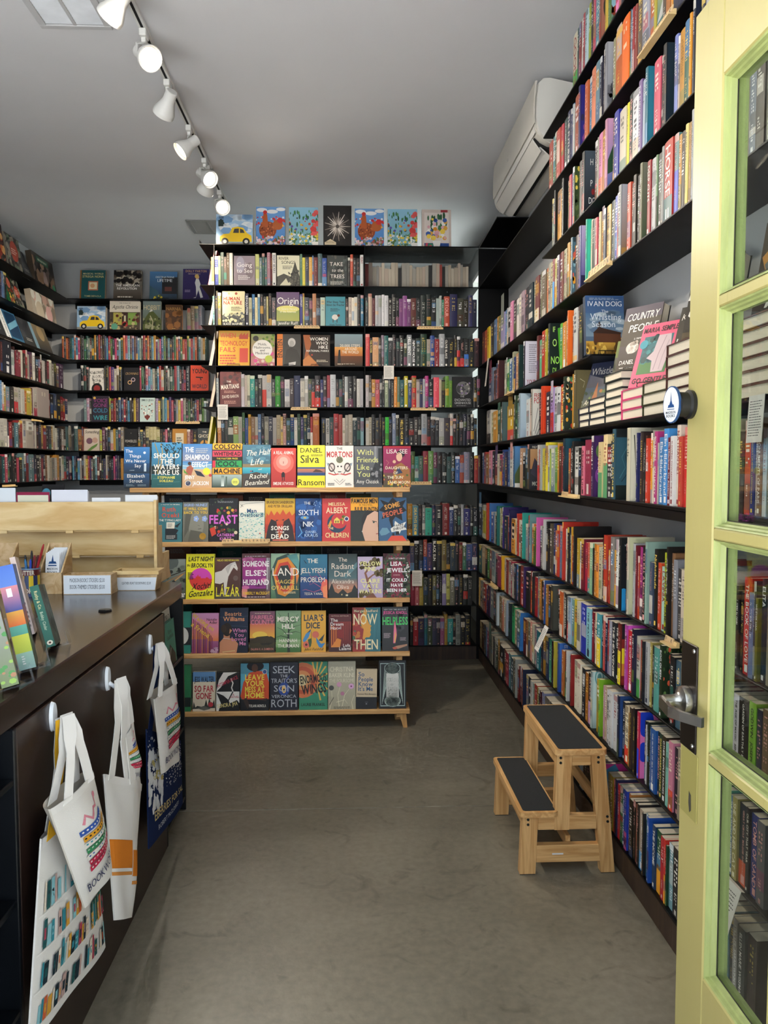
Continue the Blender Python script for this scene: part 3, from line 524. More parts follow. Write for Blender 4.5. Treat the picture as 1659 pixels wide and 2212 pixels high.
NOOK = {
 9: '409 a8a080;417 a88a68;425 8a8a88;433 9a9aa8;441',
 8: fill(140, 449, 3.6, 5.2, VIV, 3) + ';449',
 7: '179 1c2024;185 2a4a44;191 222222;196 _;229 222222;232 1f2a2a;239 d84a50;244 5a3a8a;250 d8d0c0;256 6a5a30;261 222a3a;267 _;305 ' + VIV[5] + ';' + fill(309, 412, 4, 5.6, VIV + DRK, 5) + ';412',
 6: '184 8aa8a8;190 d0a0b8;196 2a2a2a;200 _;238 ' + 'c8c840;' + fill(242, 300, 4, 6, VIV + MUT, 7) + ';302 _;338 ' + 'b8a0c0;' + fill(344, 452, 4, 6, VIV + DRK, 8) + ';452',
 5: '162 4a6a6a;170 c08050;178 8a3a2a;181 _;217 c8d040;222 5a3040;229 3a2a3a;234 222a3a;240 e8e4d8;246 d8a830;251 5a7a7a;257 2a3a5a;262 b0a088;268 _;299 2a2a2a;304 3a5a68;310 3a3030;316 e8dca0/3a3a3a;323 e8dca0/3a3a3a;331 e8dca0/3a3a3a;339 e8dca0/3a3a3a;347 222222;353 2a2a2e;358 e06080;363 2a2a2a;367 2a2a2a;372 _;405 c88a80;412 5a2030;418 222222;426 _;446',
 4: fill(156, 266, 3.4, 4.8, DRK + VIV, 9) + ';266',
}
LEFT = {
 9: '0 8a5a3a;4 b0803a;7 d8c030;11 3a3a5a;14 6a8ab8;18 5a80b0;22 2a2a30;26',
 7: '0 d8d8d4;4 c8a8a0;8 4a2020;12 1c2230+;29 e8e8e6;37 3a2020;' + fill(40, 140, 4, 6.5, MUT, 11) + ';142',
 6: '0 4a9ac8/3aa040;5 6a9ac8;9 d8d8d4;13 c8a040;18 7a9aa8;26 222222;35 d8ccc0/a83238;44 c8c8c0;50 e0dcd0;56 d87a2a;61 d8c048;69 d8c048;72 6a2030;76 d8d0c4/903040;83 c8b8b0+;108 a83238;112 222222;120 3a4a6a;126 2a2a2e;134 a02830;140 b83038;144 3a4a70;149',
 5: '0 e0dcd4;10 d8d4cc;19 2a2a40/d8d4cc;22 a83238;28 3a2020;33 5a8a98;41 8a4a3a;45 a83238;52 d8d0c4;57 c8bcae+;73 4a3a5a;' + fill(76, 156, 4, 6, MUT, 12) + ';157',
 4: fill(0, 155, 4, 6.2, DRK + MUT, 13) + ';156',
}
PAN = '1a1a1c e8e0d0 2a4a7a b03028 d8a030 2a6a5a 8a4a6a 4a3020 c8c8c0 101828 5a8ab0 6a7a3a'.split()
def arc(y, t, hb): return hb * (2 * y / t) ** 2
def spine_mesh(t, h, d, hard, c, c2, title, seed, art=None, near=True):
    """cover of a shelved book: spine on x=0 looking -x, boards run to x=d, thickness along y"""
    rd = random.Random(seed); mb = MB(); b = 0.0022 if hard else 0.0009; hb = 0.0022 if hard else 0.0008
    b = min(b, t * .2); ys = [-t / 2, -t / 4, 0, t / 4, t / 2]
    out = [(d, -t / 2)] + [(arc(y, t, hb), y) for y in ys] + [(d, t / 2)]
    inn = [(d, -t / 2 + b)] + [(arc(y, t, hb) + b, y * (1 - 2 * b / t)) for y in ys] + [(d, t / 2 - b)]
    n = len(out); vs = [(x, y, z) for z in (0, h) for x, y in out] + [(x, y, z) for z in (0, h) for x, y in inn]; fs = []
    for i in range(n - 1):
        fs += [(i + 1, i, n + i, n + i + 1), (2 * n + i, 2 * n + i + 1, 3 * n + i + 1, 3 * n + i), (n + i + 1, n + i, 3 * n + i, 3 * n + i + 1), (i, i + 1, 2 * n + i + 1, 2 * n + i)]
    mb.add(vs, fs, c)
    def sp(a0, a1, z0, z1, col, lay=1):
        m = 4 if a1 - a0 > t * .6 else 1; V = []; F = []
        for i in range(m + 1):
            y = t / 2 - (a0 + (a1 - a0) * i / m)
            for z in (z0, z1): V.append((arc(y, t, hb) - .0002 * lay, y, z))
        for i in range(m): F.append((2 * i, 2 * i + 2, 2 * i + 3, 2 * i + 1))
        mb.add(V, F, col)
    if c2: sp(0, t, 0, h * rd.choice((.3, .45, .55)), c2, 1)
    L = lum(c); ink = rd.choice(['f4f0e4', 'f4f0e4', 'ffffff', 'f0d060', 'e8a8a0'] if L < .22 else ['181818', '181818', '2a2a40', '902020', '303030'] if L > .4 else ['ffffff', '161616', 'f8f0d0'])
    def bars(z1, z0, wd, col):
        z = z1; V = []; F = []; a0 = t / 2 - wd / 2
        while z > z0:
            q = wd * rd.uniform(.22, .5)
            if rd.random() < .18: z -= q * 1.4; continue
            m = len(V); g = rd.random()
            rs = [(0, 1)] if g < .35 else [(0, .3), (.7, 1)] if g < .7 else [(0, .3), (.38, .62)] if g < .85 else [(.7, 1)]
            for u, v in rs:
                m = len(V)
                for aa, zz in ((a0 + wd * u, z - q), (a0 + wd * v, z - q), (a0 + wd * v, z), (a0 + wd * u, z)):
                    y = t / 2 - aa; V.append((arc(y, t, hb) - .0006, y, zz))
                F.append((m, m + 1, m + 2, m + 3))
            z -= q + wd * .30
        if V: mb.add(V, F, col)
    if title:
        vs, fs, W = layout(title, 'b'); s = min(t * .56, h * .80 / W); V = []; z0 = h * .93
        for a, q in vs:
            aa = t / 2 - s / 2 + q * s; y = t / 2 - aa; V.append((arc(y, t, hb) - .0007, y, z0 - a * s))
        mb.add(V, fs, ink); sp(t * .3, t * .7, h * .03, h * .03 + t * .5, ink, 2)
    elif t > .006:
        st_ = rd.random()
        if rd.random() < .5:                     # printed panel or picture band on the spine
            z0 = h * rd.choice((.0, .05, .2, .38, .62)); sp(0, t, z0, min(h, z0 + h * rd.uniform(.08, .34)), mixc(c, rd.choice(PAN), rd.uniform(.35, .8)), 1)
        if rd.random() < .3: zz = h * rd.uniform(.2, .85); sp(t * .12, t * .88, zz, zz + t * rd.uniform(.6, 1.6), mixc(c, rd.choice(PAN), .6), 1.5)
        k1 = rd.uniform(0, .38) if near else rd.uniform(.35, .8)
        bars(h * rd.uniform(.85, .93), h * rd.uniform(.42, .6), t * rd.uniform(.30, .52), mixc(ink, c, k1))
        if st_ < .75: bars(h * rd.uniform(.30, .38), h * rd.uniform(.12, .2), t * rd.uniform(.2, .34), mixc(ink, c, k1 + .15))
        if st_ < .5: sp(t * .35, t * .65, h * .03, h * .03 + t * .35, mixc(ink, c, .4), 2)
        if .5 < st_ < .7: sp(0, t, h * .90, h, mixc(c, ink, .6), 2)
    if art:                                      # front board print, on the side that looks towards the street (-y)
        art.w, art.h = d * .42, h
        art.put(mb, lambda u, v, o: (.005 + u, -t / 2 - o, v))
    return mb
SIDE_ART = {                                      # covers that stick out of the right-hand rows, seen beside their spines
 (4, 1111): lambda a: a.bg('3a5a3a', '5a90c8').p([(0, .3), (.5, .6), (1, .4), (1, 0), (0, 0)], '4a5a30').r(0, 0, 1, .1, 'e8e4da'),
 (4, 1142): lambda a: a.bg('2a2a30').r(.05, .45, .95, .9, 'b07848', 'c89a6a').p([(.1, .35), (.4, .7), (.9, .5), (.8, .2)], '3a3440').t('PHILIP', .4, .94, .05, 'd8d0c0').t('MICE', .5, .12, .09, 'c8c8b8'),
 (4, 1219): lambda a: a.bg('1c2a30', '24505f'),
 (4, 1281): lambda a: a.bg('40205a').el(.3, .75, .22, '5a7a40').el(.4, .55, .2, 'e05a60').el(.3, .35, .25, '7a3a8a').t('LIW', .3, .5, .10, 'f4f0f0', rot=90).t('TO', .4, .08, .07, 'ffffff'),
 (4, 1326): lambda a: a.bg('2d5564').r(0, .88, 1, 1, '1a1e20').r(0, 0, 1, .2, '16201f').l([(.2, .3), (.5, .45), (.3, .6), (.6, .75)], .03, '4a7a84').l([(.3, .25), (.7, .4), (.5, .6), (.7, .8)], .03, '16282f').el(.75, .6, .12, 'c05060', 1.8),
 (4, 1358): lambda a: a.bg('ece3c6').l([(.15, .9), (.3, .2), (.5, .9), (.6, .25)], .05, '1a1a1a').t('Na', .6, .22, .10, '1a1a1a'),
 (5, 1085): lambda a: a.bg('4a6060'), (5, 1113): lambda a: a.bg('3a4a32').dots(40, 0, 0, 1, 1, .1, ['5a7a4a', '2a3a28', 'd8d0c0'], 4),
 (5, 1122): lambda a: a.bg('a8bccb', 'c4d6e0'),
 (5, 1148): lambda a: a.bg('e8e2d4').t('FRE', .3, .86, .09, 'b82a2a').t('PO', .3, .75, .11, 'b82a2a').l([(.1, .1), (.4, .6)], .03, '222').l([(.2, .05), (.7, .55)], .03, '222').l([(.3, .0), (.9, .45)], .03, '222').l([(.5, .0), (.98, .3)], .03, '222'),
 (5, 1170): lambda a: a.bg('f04a20').r(.1, .1, .9, .9, 'd83a18').el(.5, .5, .3, 'f0a030', 1.5),
 (5, 1218): lambda a: a.bg('26362a').dots(50, 0, 0, 1, 1, .09, ['e0a030', 'c8402a', '5a8a5a', 'e8d8b0'], 6),
 (5, 1241): lambda a: a.bg('6a6040').l([(.2, .85), (.5, .8), (.4, .7)], .02, 'c8c0a0').t('JOI', .45, .35, .12, 'f0ece0', rot=90),
 (6, 1076): lambda a: a.bg('3a1a1c'), (6, 1120): lambda a: a.bg('1a3430').el(.75, .5, .3, 'c8a898', 1.3).el(.6, .58, .22, '1a2a28', 1.6),
 (6, 1131): lambda a: a.bg('e8e2ec').bars(.3, .3, .95, .95, 14, '8a8490', 3).t('YOUR', .5, .1, .09, 'b02a3a'),
 (6, 1184): lambda a: a.bg('14201c').p([(.5, .9), (1, .95), (1, .3), (.7, .1), (.6, .5)], '5ab030').t('IF', .25, .88, .10, 'b8e070').t('O', .3, .62, .14, 'b8e070').t('NO', .35, .28, .14, 'a8e060').t('DI', .3, .08, .10, 'a8e060'),
 (6, 1225): lambda a: a.bg('e86a20').t('ET DI', .6, .95, .04, 'f8e0a0'),
 (7, 1230): lambda a: a.bg('4a6a78').dots(40, 0, 0, 1, 1, .12, ['e8a030', 'd8604a', '8ab0b8', '2a3a40'], 8),
 (7, 1247): lambda a: a.bg('4a4a8a', 'b8a8c8').r(0, .0, 1, .2, '2a2a4a'), (7, 1331): lambda a: a.bg('8a6a4a', 'a8aab0').r(0, 0, 1, .12, 'b08848'),
 (7, 1376): lambda a: a.bg('4a5a40', '7a7a68').t('OWN', .5, .85, .08, 'f0ece0').t('PAI', .5, .72, .08, 'f0ece0').el(.6, .4, .3, 'c89a60'), (7, 1484): lambda a: a.bg('b8babb'),
 (8, 1233): lambda a: a.bg('3a4a2a').dots(30, 0, 0, 1, 1, .14, ['5a6a3a', '2a3a20', 'd8c050'], 9),
 (8, 1252): lambda a: a.bg('1c1e22', '4a545e').t('H', .4, .82, .10, 'f0eee8', st='r').t('P', .4, .48, .10, 'f0eee8', st='r').t('DO', .45, .2, .10, 'f0eee8', st='r').el(.5, .34, .1, '8a2a2a'),
 (8, 1300): lambda a: a.bg('4a6aa0', 'd8a0c0').p([(0, .4), (.4, .7), (.7, .5), (1, .75), (1, .35), (0, .2)], '2a4a30').el(.5, .65, .2, 'f0e8ec').p([(0, 0), (.6, .25), (1, 0)], '3a1a1a'),
 (8, 1384): lambda a: a.bg('2a7a90'), (8, 1421): lambda a: a.bg('1a2830', '20303a'), (8, 1482): lambda a: a.bg('1e2638').t('C', .4, .7, .12, 'f0eee0').t('E', .4, .3, .12, 'f0eee0'),
 (9, 1297): lambda a: a.bg('8a8a90', 'a8a8ac').r(.4, .5, .6, .75, 'c02a3a').dots(20, 0, 0, 1, .5, .2, ['3a3a40', '6a6a70'], 4), (9, 1399): lambda a: a.bg('3a8aa8', 'd8c848').p([(0, .2), (.6, .5), (.3, .6)], 'f0ece0').p([(.4, .1), (1, .6), (1, .2)], '222'),
 (9, 1243): lambda a: a.bg('2a2a7a').dots(20, 0, 0, 1, .6, .15, ['8a4a8a', '4a4aa0', '2a2a4a'], 3), (10, 1284): lambda a: a.bg('a06858').el(.5, .5, .4, '3a3a30').el(.5, .3, .3, 'd8b0b8'), (10, 1303): lambda a: a.bg('6a8a7a').dots(30, 0, 0, 1, 1, .2, ['8a3a2a', '4a6a4a', '8ab8c0'], 5),
 (3, 1344): lambda a: a.bg('14161a').el(.1, .1, .35, '2a90c8', 1.2).t('WHAT IF YOU COULD', .5, .9, .025, 'd8d8d8').dots(12, .4, .93, .6, .98, .02, ['f0f0f0'], 4),
 (3, 1362): lambda a: a.bg('c8c8a0').bars(.2, .9, .8, .96, 1, '4a4a40', 3), (2, 1197): lambda a: a.bg('4a4a40').t('M', .4, .9, .06, 'e05a60').t('A', .4, .82, .06, 'e05a60').t('M', .5, .12, .1, 'e0486a').t('R', .5, .3, .1, 'e0486a'),
 (2, 1346): lambda a: a.r(0, .75, 1, 1, '222').r(0, .6, 1, .75, '8a2a20').r(0, .35, 1, .6, 'f0dc28').r(0, .15, 1, .35, 'd88a30').r(0, 0, 1, .15, '8a2a20').t('T', .5, .66, .14, 'f0dc28').t('V', .5, .47, .2, 'b82a1a').t('I', .5, .25, .14, '5a2a20'),
 (2, 1361): lambda a: a.bg('e058c8').bars(.3, .88, .95, .97, 3, '3a1a3a', 2), (2, 1155): lambda a: a.bg('2a2a2a').t('LIM', .5, .95, .06, '8a8a8a', st='r'),
 (2, 1125): lambda a: a.bg('1c1c1a'), (2, 1439): lambda a: a.bg('22321e').dots(60, 0, 0, 1, 1, .08, ['4a6a3a', '6a8a4a', 'd85a3a', '1a2818'], 5), (1, 1076): lambda a: a.bg('c8d0d0').t('INDIE', .4, .94, .04, '222'),
 (1, 1213): lambda a: a.bg('2a50a0', '3a70c0').t('STE', .5, .93, .06, 'e8e8e8'), (1, 1347): lambda a: a.bg('2a4a80'), (1, 1392): lambda a: a.bg('e878b8').el(.3, .85, .45, '2040c0').el(.2, .4, .3, '2040c0'),
 (1, 1287): lambda a: a.bg('c8e0dc').el(.4, .9, .3, '6aa8a8').el(.4, .9, .22, 'c8e0dc').el(.4, .9, .14, '6aa8a8'), (0, 1318): lambda a: a.bg('4a8ab0').p([(0, .9), (.6, 1), (1, .8), (1, 1), (0, 1)], 'd03a90'), (0, 1407): lambda a: a.bg('1a1c20').t('NATION', .6, .93, .04, 'c8c8c8'),
 (7, 1262): lambda a: a.bg('40c0a0').r(.2, 0, 1, .85, 'e8e0c8').el(.6, .4, .3, '222'),
}
BOOKS = []
def row_books(which, k, spec):
    items = [q.strip() for q in spec.split(';') if q.strip()]; P = []
    for q in items:
        title = None
        if '=' in q: q, title = q.split('='); title = title.strip()
        a = q.split(); P.append((float(a[0]), a[1] if len(a) > 1 else None, title))
    n = 0
    for i, (x, c, title) in enumerate(P[:-1]):
        if c is None or c == '_': continue
        n += 1; x1 = P[i + 1][0]; rd = random.Random(hash((which, k, int(x * 10))) % 99991 if False else (k * 7919 + int(x * 10) * 31 + len(which)))
        outf = c.endswith('+'); c = c.rstrip('+'); c, c2 = (c.split('/') + [None])[:2]
        zb = LV[k]
        kk = rd.uniform(.70, .98)
        if which in ('right', 'back'): c = '%02x%02x%02x' % tuple(int(int(c[i:i + 2], 16) * kk) for i in (0, 2, 4))
        if which in ('nook', 'left'): c = '%02x%02x%02x' % tuple(int(int(c[i:i + 2], 16) * .72 + 6) for i in (0, 2, 4))      # dimness of the alcove and left wall put into the spine colours
        if which == 'right':
            ym = 1010 - (zb + .1 - CAMZ) * 1671 / 3
            a = at(x, 1010, X=XR + .012).y; b = at(x1, 1010, X=XR + .012).y; t = a - b; mid = (a + b) / 2
        elif which == 'left':
            a = at(x, 1010, X=XL - .012).y; b = at(x1, 1010, X=XL - .012).y; t = b - a; mid = (a + b) / 2
        else:
            Y = (YB if which == 'back' else YN) + .012
            a = at(x, 1010, Y=Y).x; b = at(x1, 1010, Y=Y).x; t = b - a; mid = (a + b) / 2
        t0 = t; t -= .0006
        if outf and which == 'right' and t > .026:            # a cover shows beside the spine: the book stands at the far end of its slot, with room in front of it
            t = max(.016, min(.034, t * .42)); mid = a - t / 2 - .0003
        up = which == 'right' and k >= 7 or which != 'right' and rd.random() < .5 or which == 'right' and k in (3, 4, 5, 6) and rd.random() < .45
        hard = up or outf and k > 2
        if hard: h = rd.uniform(.222, .240); d = .15
        else: h = rd.uniform(.198, .213); d = .132
        if t < .012: h -= .012
        if which == 'right' and k == 3: h += .012 if hard else 0
        if outf: h += .016; d += .012
        if which == 'right' and k in (0, 1, 2): h = min(h, .228)
        if k == 9 and which == 'right': h = min(h, .26)
        setb = .003 if outf else rd.uniform(.007, .016)
        if title and len(title) > 20: h = max(h, .205)
        if which == 'right': loc = (XR + setb, mid, zb); rz = 0; ce = (XR, mid, zb + h / 2)
        elif which == 'left': loc = (XL - setb, mid, zb); rz = math.pi; ce = (XL, mid, zb + h / 2)
        else: loc = (mid, (YB if which == 'back' else YN) + setb, zb); rz = math.pi / 2; ce = loc
        dist = (Vector(ce) - Vector((0, 0, CAMZ))).length
        art = None
        if (k, int(x)) in SIDE_ART and which == 'right':
            art = Art(.1, .2); SIDE_ART[k, int(x)](art)
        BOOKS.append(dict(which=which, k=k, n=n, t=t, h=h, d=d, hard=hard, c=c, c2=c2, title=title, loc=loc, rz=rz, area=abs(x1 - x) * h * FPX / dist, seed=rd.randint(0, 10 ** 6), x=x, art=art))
for k, s in RIGHT.items(): row_books('right', k, s)
for k, s in BACK.items(): row_books('back', k, s)
for k, s in NOOK.items(): row_books('nook', k, s)
for k, s in LEFT.items(): row_books('left', k, s)
def cname(c):
    import colorsys
    s = [int(c[i:i + 2], 16) / 255 for i in (0, 2, 4)]; h, l, sat = colorsys.rgb_to_hls(*s)
    if l < .17: return 'black'
    if sat < .16: return 'white' if l > .86 else 'pale grey' if l > .66 else 'grey' if l > .38 else 'charcoal'
    h *= 360
    nm = 'red' if h < 14 or h > 345 else 'orange' if h < 34 else 'yellow' if h < 64 else 'green' if h < 160 else 'teal' if h < 195 else 'blue' if h < 252 else 'purple' if h < 295 else 'pink'
    if nm == 'orange' and l < .4: nm = 'brown'
    if nm in ('orange', 'yellow') and l > .78: return 'cream'
    if nm == 'orange' and sat < .5 and l > .45: nm = 'tan'
    if nm == 'yellow' and l < .4: nm = 'olive'
    return ('dark ' if l < .32 and nm not in ('brown', 'olive') else 'pale ' if l > .74 else '') + nm
def nth(n): return '%d%s' % (n, 'th' if 10 <= n % 100 <= 20 else {1: 'st', 2: 'nd', 3: 'rd'}.get(n % 10, 'th'))
UPN = {'right': ['lowest', 'second-lowest', 'third-lowest', 'fourth-lowest', 'fifth-lowest', 'sixth-lowest', 'short seventh-lowest', 'eighth-lowest', 'short ninth-lowest', 'tenth-lowest', 'topmost'],
       'back': ['lowest', 'second-lowest', 'third-lowest', 'fourth-lowest', 'fifth-lowest', 'sixth shelf down,', 'fifth shelf down,', 'fourth shelf down,', 'third shelf down,', 'second shelf down,', 'top'],
       'nook': ['', '', '', '', 'seventh-highest', 'sixth-highest', 'fifth-highest', 'fourth-highest', 'third-highest', 'second-highest', 'top'],
       'left': ['', '', '', '', 'seventh-highest', 'sixth-highest', 'fifth-highest', 'fourth-highest', 'third-highest', 'second-highest', 'top']}
def blabel(b):
    kd = 'hardcover' if b['hard'] else 'paperback'; u = UPN[b['which']][b['k']]
    if b['which'] == 'right': return f"{cname(b['c'])} {kd} spine, {nth(b['n'])} from the far end, {u} shelf of right wall"
    if b['which'] == 'back':
        u = u.rstrip(','); u = u if 'down' in u else u + ' shelf'
        return f"{cname(b['c'])} {kd} spine, {nth(b['n'])} from left, {u} of back bookcase"
    if b['which'] == 'nook': return f"{cname(b['c'])} {kd} spine, {nth(b['n'])} from left, {u} alcove back shelf"
    return f"{cname(b['c'])} {kd} spine, {nth(b['n'])} from left, {u} shelf of far left wall"
GRP = {'right': 'books shelved along the right wall', 'back': 'books shelved in the back bookcase', 'nook': 'books shelved at the alcove back', 'left': 'books shelved on the far left wall'}
rest = MB()
for hard in (True, False):
    L = sorted([b for b in BOOKS if b['hard'] == hard], key=lambda b: -b['area'])
    for i, b in enumerate(L):
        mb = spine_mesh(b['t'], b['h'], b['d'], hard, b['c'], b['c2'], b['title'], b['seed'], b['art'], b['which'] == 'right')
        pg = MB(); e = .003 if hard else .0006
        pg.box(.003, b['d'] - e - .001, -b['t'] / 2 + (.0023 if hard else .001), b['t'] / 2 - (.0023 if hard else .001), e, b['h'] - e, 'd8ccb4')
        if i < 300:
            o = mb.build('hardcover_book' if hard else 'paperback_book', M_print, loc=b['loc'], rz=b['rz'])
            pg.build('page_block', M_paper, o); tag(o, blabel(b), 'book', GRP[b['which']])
        else:
            Mx = Matrix.Translation(b['loc']) @ Matrix.Rotation(b['rz'], 4, 'Z')
            for q in (mb, pg):
                n0 = len(rest.v); rest.v += [tuple(Mx @ Vector(p)) for p in q.v]; rest.f += [[n0 + i2 for i2 in f] for f in q.f]; rest.c += q.c; rest.m += q.m
# fore-edges of the stock shelved from the far side of the back bookcase, and the low dim rows behind the rack
rd = random.Random(5)
def slab(x, t, y, z, h, d, c):
    rest.box(x, x + t - .001, y, y + d, z + .0004, z + h, c)
x = XBM + .006
while x < .90:
    t = rd.uniform(.018, .034); slab(x, t, YB + .24, LV[9], rd.uniform(.185, .235), .15, rd.choice(['a8a296', 'b8ae9c', '9a968c', 'b0a090', '8a8a86', 'a89c8a', '8a3a30'] if rd.random() < .95 else ['222222'])); x += t
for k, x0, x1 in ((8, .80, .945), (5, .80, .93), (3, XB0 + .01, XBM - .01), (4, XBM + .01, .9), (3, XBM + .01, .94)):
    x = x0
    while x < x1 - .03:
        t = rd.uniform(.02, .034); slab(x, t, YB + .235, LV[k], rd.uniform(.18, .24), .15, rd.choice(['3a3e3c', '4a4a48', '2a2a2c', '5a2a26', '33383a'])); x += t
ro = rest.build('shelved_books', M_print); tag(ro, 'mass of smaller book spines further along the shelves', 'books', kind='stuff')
# ------------------------------------------------------------------ new-releases rack
YRK = 4.25
RZ = [1.343, 1.048, .734, .434, .11]
RX0, RX1 = -1.19, .325
rk = empty('book_rack', (-.43, YRK, 0), 0, 'freestanding oak rack of face-out books with five shelves', 'display rack')
for i, z in enumerate(RZ):
    part(MB().bbox(RX0, RX1, YRK - .03, YRK + .11, z - .026, z, .003), 'shelf', M_oak, rk)
    part(MB().bbox(RX0, RX1, YRK + .30, YRK + .44, z - .026, z, .003), 'shelf', M_oak, rk)
    if i > 0: part(MB().bbox(RX0 + .06, RX1 - .06, YRK + .19, YRK + .20, z + .01, z + (.16 if i > 2 else .10), .001), 'back_rail', mat('dark_rack_panel', '2b211b', .6, noise=(5, .2)), rk)
for x in (RX0 + .06, RX1 - .075):
    part(MB().bbox(x, x + .035, YRK + .125, YRK + .185, 0, RZ[0] - .027, .003), 'upright', M_oak_v, rk)
    part(MB().bbox(x, x + .035, YRK + .225, YRK + .285, 0, RZ[0] - .027, .003), 'upright', M_oak_v, rk)
    for z in RZ: part(MB().bbox(x, x + .035, YRK + .0, YRK + .4, z - .055, z - .0265, .002), 'bracket', M_oak_y, rk)
part(MB().prism([(RX1 - .035, .0), (RX1 - .06, .084), (RX1 - .02, .084), (RX1 - .012, .0)], YRK - .01, YRK + .03, 'y'), 'foot', M_oak_v, rk)
part(MB().prism([(RX0 + .035, .0), (RX0 + .06, .084), (RX0 + .02, .084), (RX0 + .012, .0)], YRK - .01, YRK + .03, 'y'), 'foot', M_oak_v, rk)

def c_things(a):
    a.bg('10202e', '3a80c4').r(0, .35, 1, .6, '12283a', '1f4a78').el(.8, .86, .05, 'e8f0f4').l([(.83, .55), (.83, .40)], .09, 'c8dce8').el(.83, .57, .05, 'e0ecf2')
    for s, x, y in (('The', .06, .90), ('Things', .20, .78), ('We Never', .06, .66), ('Say', .42, .54)): a.t(s, x, y, .075, 'ffffff', .86, al='l')
    a.t('a novel', .32, .43, .025, 'd0e0e8').t('Elizabeth', .48, .29, .08, 'f4f4f0', .82).t('Strout', .48, .17, .08, 'f4f4f0', .6).bars(.1, .04, .45, .09, 2, '8aa0a8', 2).bars(.55, .04, .9, .09, 2, '8aa0a8', 3)
def c_waters(a):
    a.bg('1c5a66', '4a98c8').r(0, 0, 1, .28, '1a5a5c', '2a6a68').r(0, .3, 1, .48, '142a28')
    a.l([(.85, .3), (.75, .55), (.8, .75), (.6, .95)], .06, '1f2a26', .02).l([(.78, .65), (.95, .85)], .04, '1f2a26', .02).l([(.75, .6), (.55, .85), (.3, .97)], .03, '1f2a26', .01)
    a.l([(.2, .3), (.25, .7), (.1, .98)], .03, 'a8904a').l([(.3, .4), (.36, .8), (.3, .97)], .03, 'b89c58').dots(40, .3, .75, 1, 1, .03, ['1f3026', '2a3a2a', '1a2420'], 3).l([(.05, .2), (.4, .2)], .008, '6aa0a0').l([(.5, .12), (.95, .13)], .008, '6aa0a0').l([(.2, .07), (.7, .08)], .008, '4a8a8a')
    for s, y in (('SHOULD', .705), ('THE', .58), ('WATERS', .46), ('TAKE US', .335)): a.t(s, .5, y, .10, 'f6f4ec', .86, 'x')
    a.t('STEPHANIE', .5, .225, .05, 'e8e060', .6, 'x').t('SOILEAU', .5, .15, .05, 'e8e060', .46, 'x')
def c_shampoo(a):
    a.bg('d0a878', '3f86c6').r(0, 0, 1, .42, 'c9a27a', 'd8b58c').r(0, .42, 1, .60, '9ac6d8', '3f86c6').l([(0, .5), (.4, .48), (1, .53)], .02, 'e8f0f0')
    a.p([(.12, .3), (.3, .28), (.38, .45), (.28, .52), (.14, .46)], 'a85a44').el(.24, .55, .06, '3a2418').p([(.05, .34), (.2, .3), (.04, .42)], '5a9a3a').p([(.4, .4), (.62, .36), (.78, .24), (.5, .28)], '2a2e3c').el(.82, .37, .125, 'f0e83a').el(.95, .28, .05, 'c03a3a')
    a.t('THE', .08, .865, .11, 'ffffff', .3, 'x', 'l').t('SHAMPOO', .5, .695, .11, 'ffffff', .82, 'x').t('EFFECT', .60, .525, .11, 'ffffff', .55, 'x').bars(.45, .80, .9, .92, 3, 'e8e0c8', 4, .3)
    a.t('JENNY', .08, .235, .08, 'ffffff', .34, 'x', 'l').t('JACKSON', .62, .10, .085, 'ffffff', .55, 'x').el(.2, .10, .10, 'f0eee8').el(.2, .10, .085, '2a3a6a')
def c_cool(a):
    a.bg('20302c').r(0, .86, 1, 1, 'f0b030').r(0, .70, 1, .835, 'e0455a').r(0, .62, 1, .69, '2a2018').r(0, .46, 1, .61, '2f9a52').r(0, .46, .1, .61, 'e0304a').r(0, .30, 1, .45, 'f0a828').r(0, 0, 1, .29, '24382c', 'a8bcb8').r(.3, .03, .4, .27, 'd8e4e0', '6a8078').r(.45, .02, .5, .25, '506458')
    a.t('COLSON', .5, .925, .10, '1a1a1a', .9, 'x').t('WHITEHEAD', .5, .765, .085, '2a1a1a', .92, 'x').t('THE PULITZER PRIZE', .5, .655, .035, 'e8d040', .9).t('!COOL', .5, .535, .11, '14302a', .86, 'x').t('MACHINE', .5, .375, .11, '1c1a18', .9, 'x').el(.78, .13, .13, 'd8dc68').bars(.7, .1, .86, .16, 2, '6a6a30', 3)
def c_half(a):
    a.bg('3a4a4a', '4a7a90').r(0, .33, 1, .47, '2a90a8', '4ab0c0').r(0, .47, 1, .55, '8a7a5a').dots(16, 0, .6, 1, .98, .12, ['6a98a8', '5a8a9c'], 3, .5).p([(0, .3), (.5, .36), (1, .28), (1, 0), (0, 0)], '4a4038').p([(.1, .2), (.6, .3), (1, .15), (1, 0), (0, 0)], '3a3430').el(.3, .38, .025, 'b83a3a').el(.36, .38, .025, '1f2a3a')
    for s, x, y, h in (('The Half', .54, .82, .13), ('Life', .5, .60, .14), ('and', .62, .43, .04), ('Rachel', .55, .27, .11), ('Beanland', .5, .12, .11)): a.t(s, x, y, h, 'f4f0e0', .88, 'r', it=.3, rot=4)
def c_animal(a):
    a.bg('a82a26', 'd04a40').el(.5, .62, .42, 'd8685a').el(.5, .64, .30, 'e08a7c').el(.5, .66, .18, 'eab0a2').r(.42, .26, .56, .36, '2a1a1a').el(.49, .36, .05, '2a1a1a').r(.44, .17, .47, .27, '2a1a1a').r(.52, .17, .55, .27, '2a1a1a').r(.485, .60, .505, .66, '8a2a26')
    a.t('A REAL ANIMAL', .5, .88, .08, 'f6ece4', .82, 'b').t('EMELINE ATWOOD', .5, .10, .075, 'f6ece4', .82, 'b')
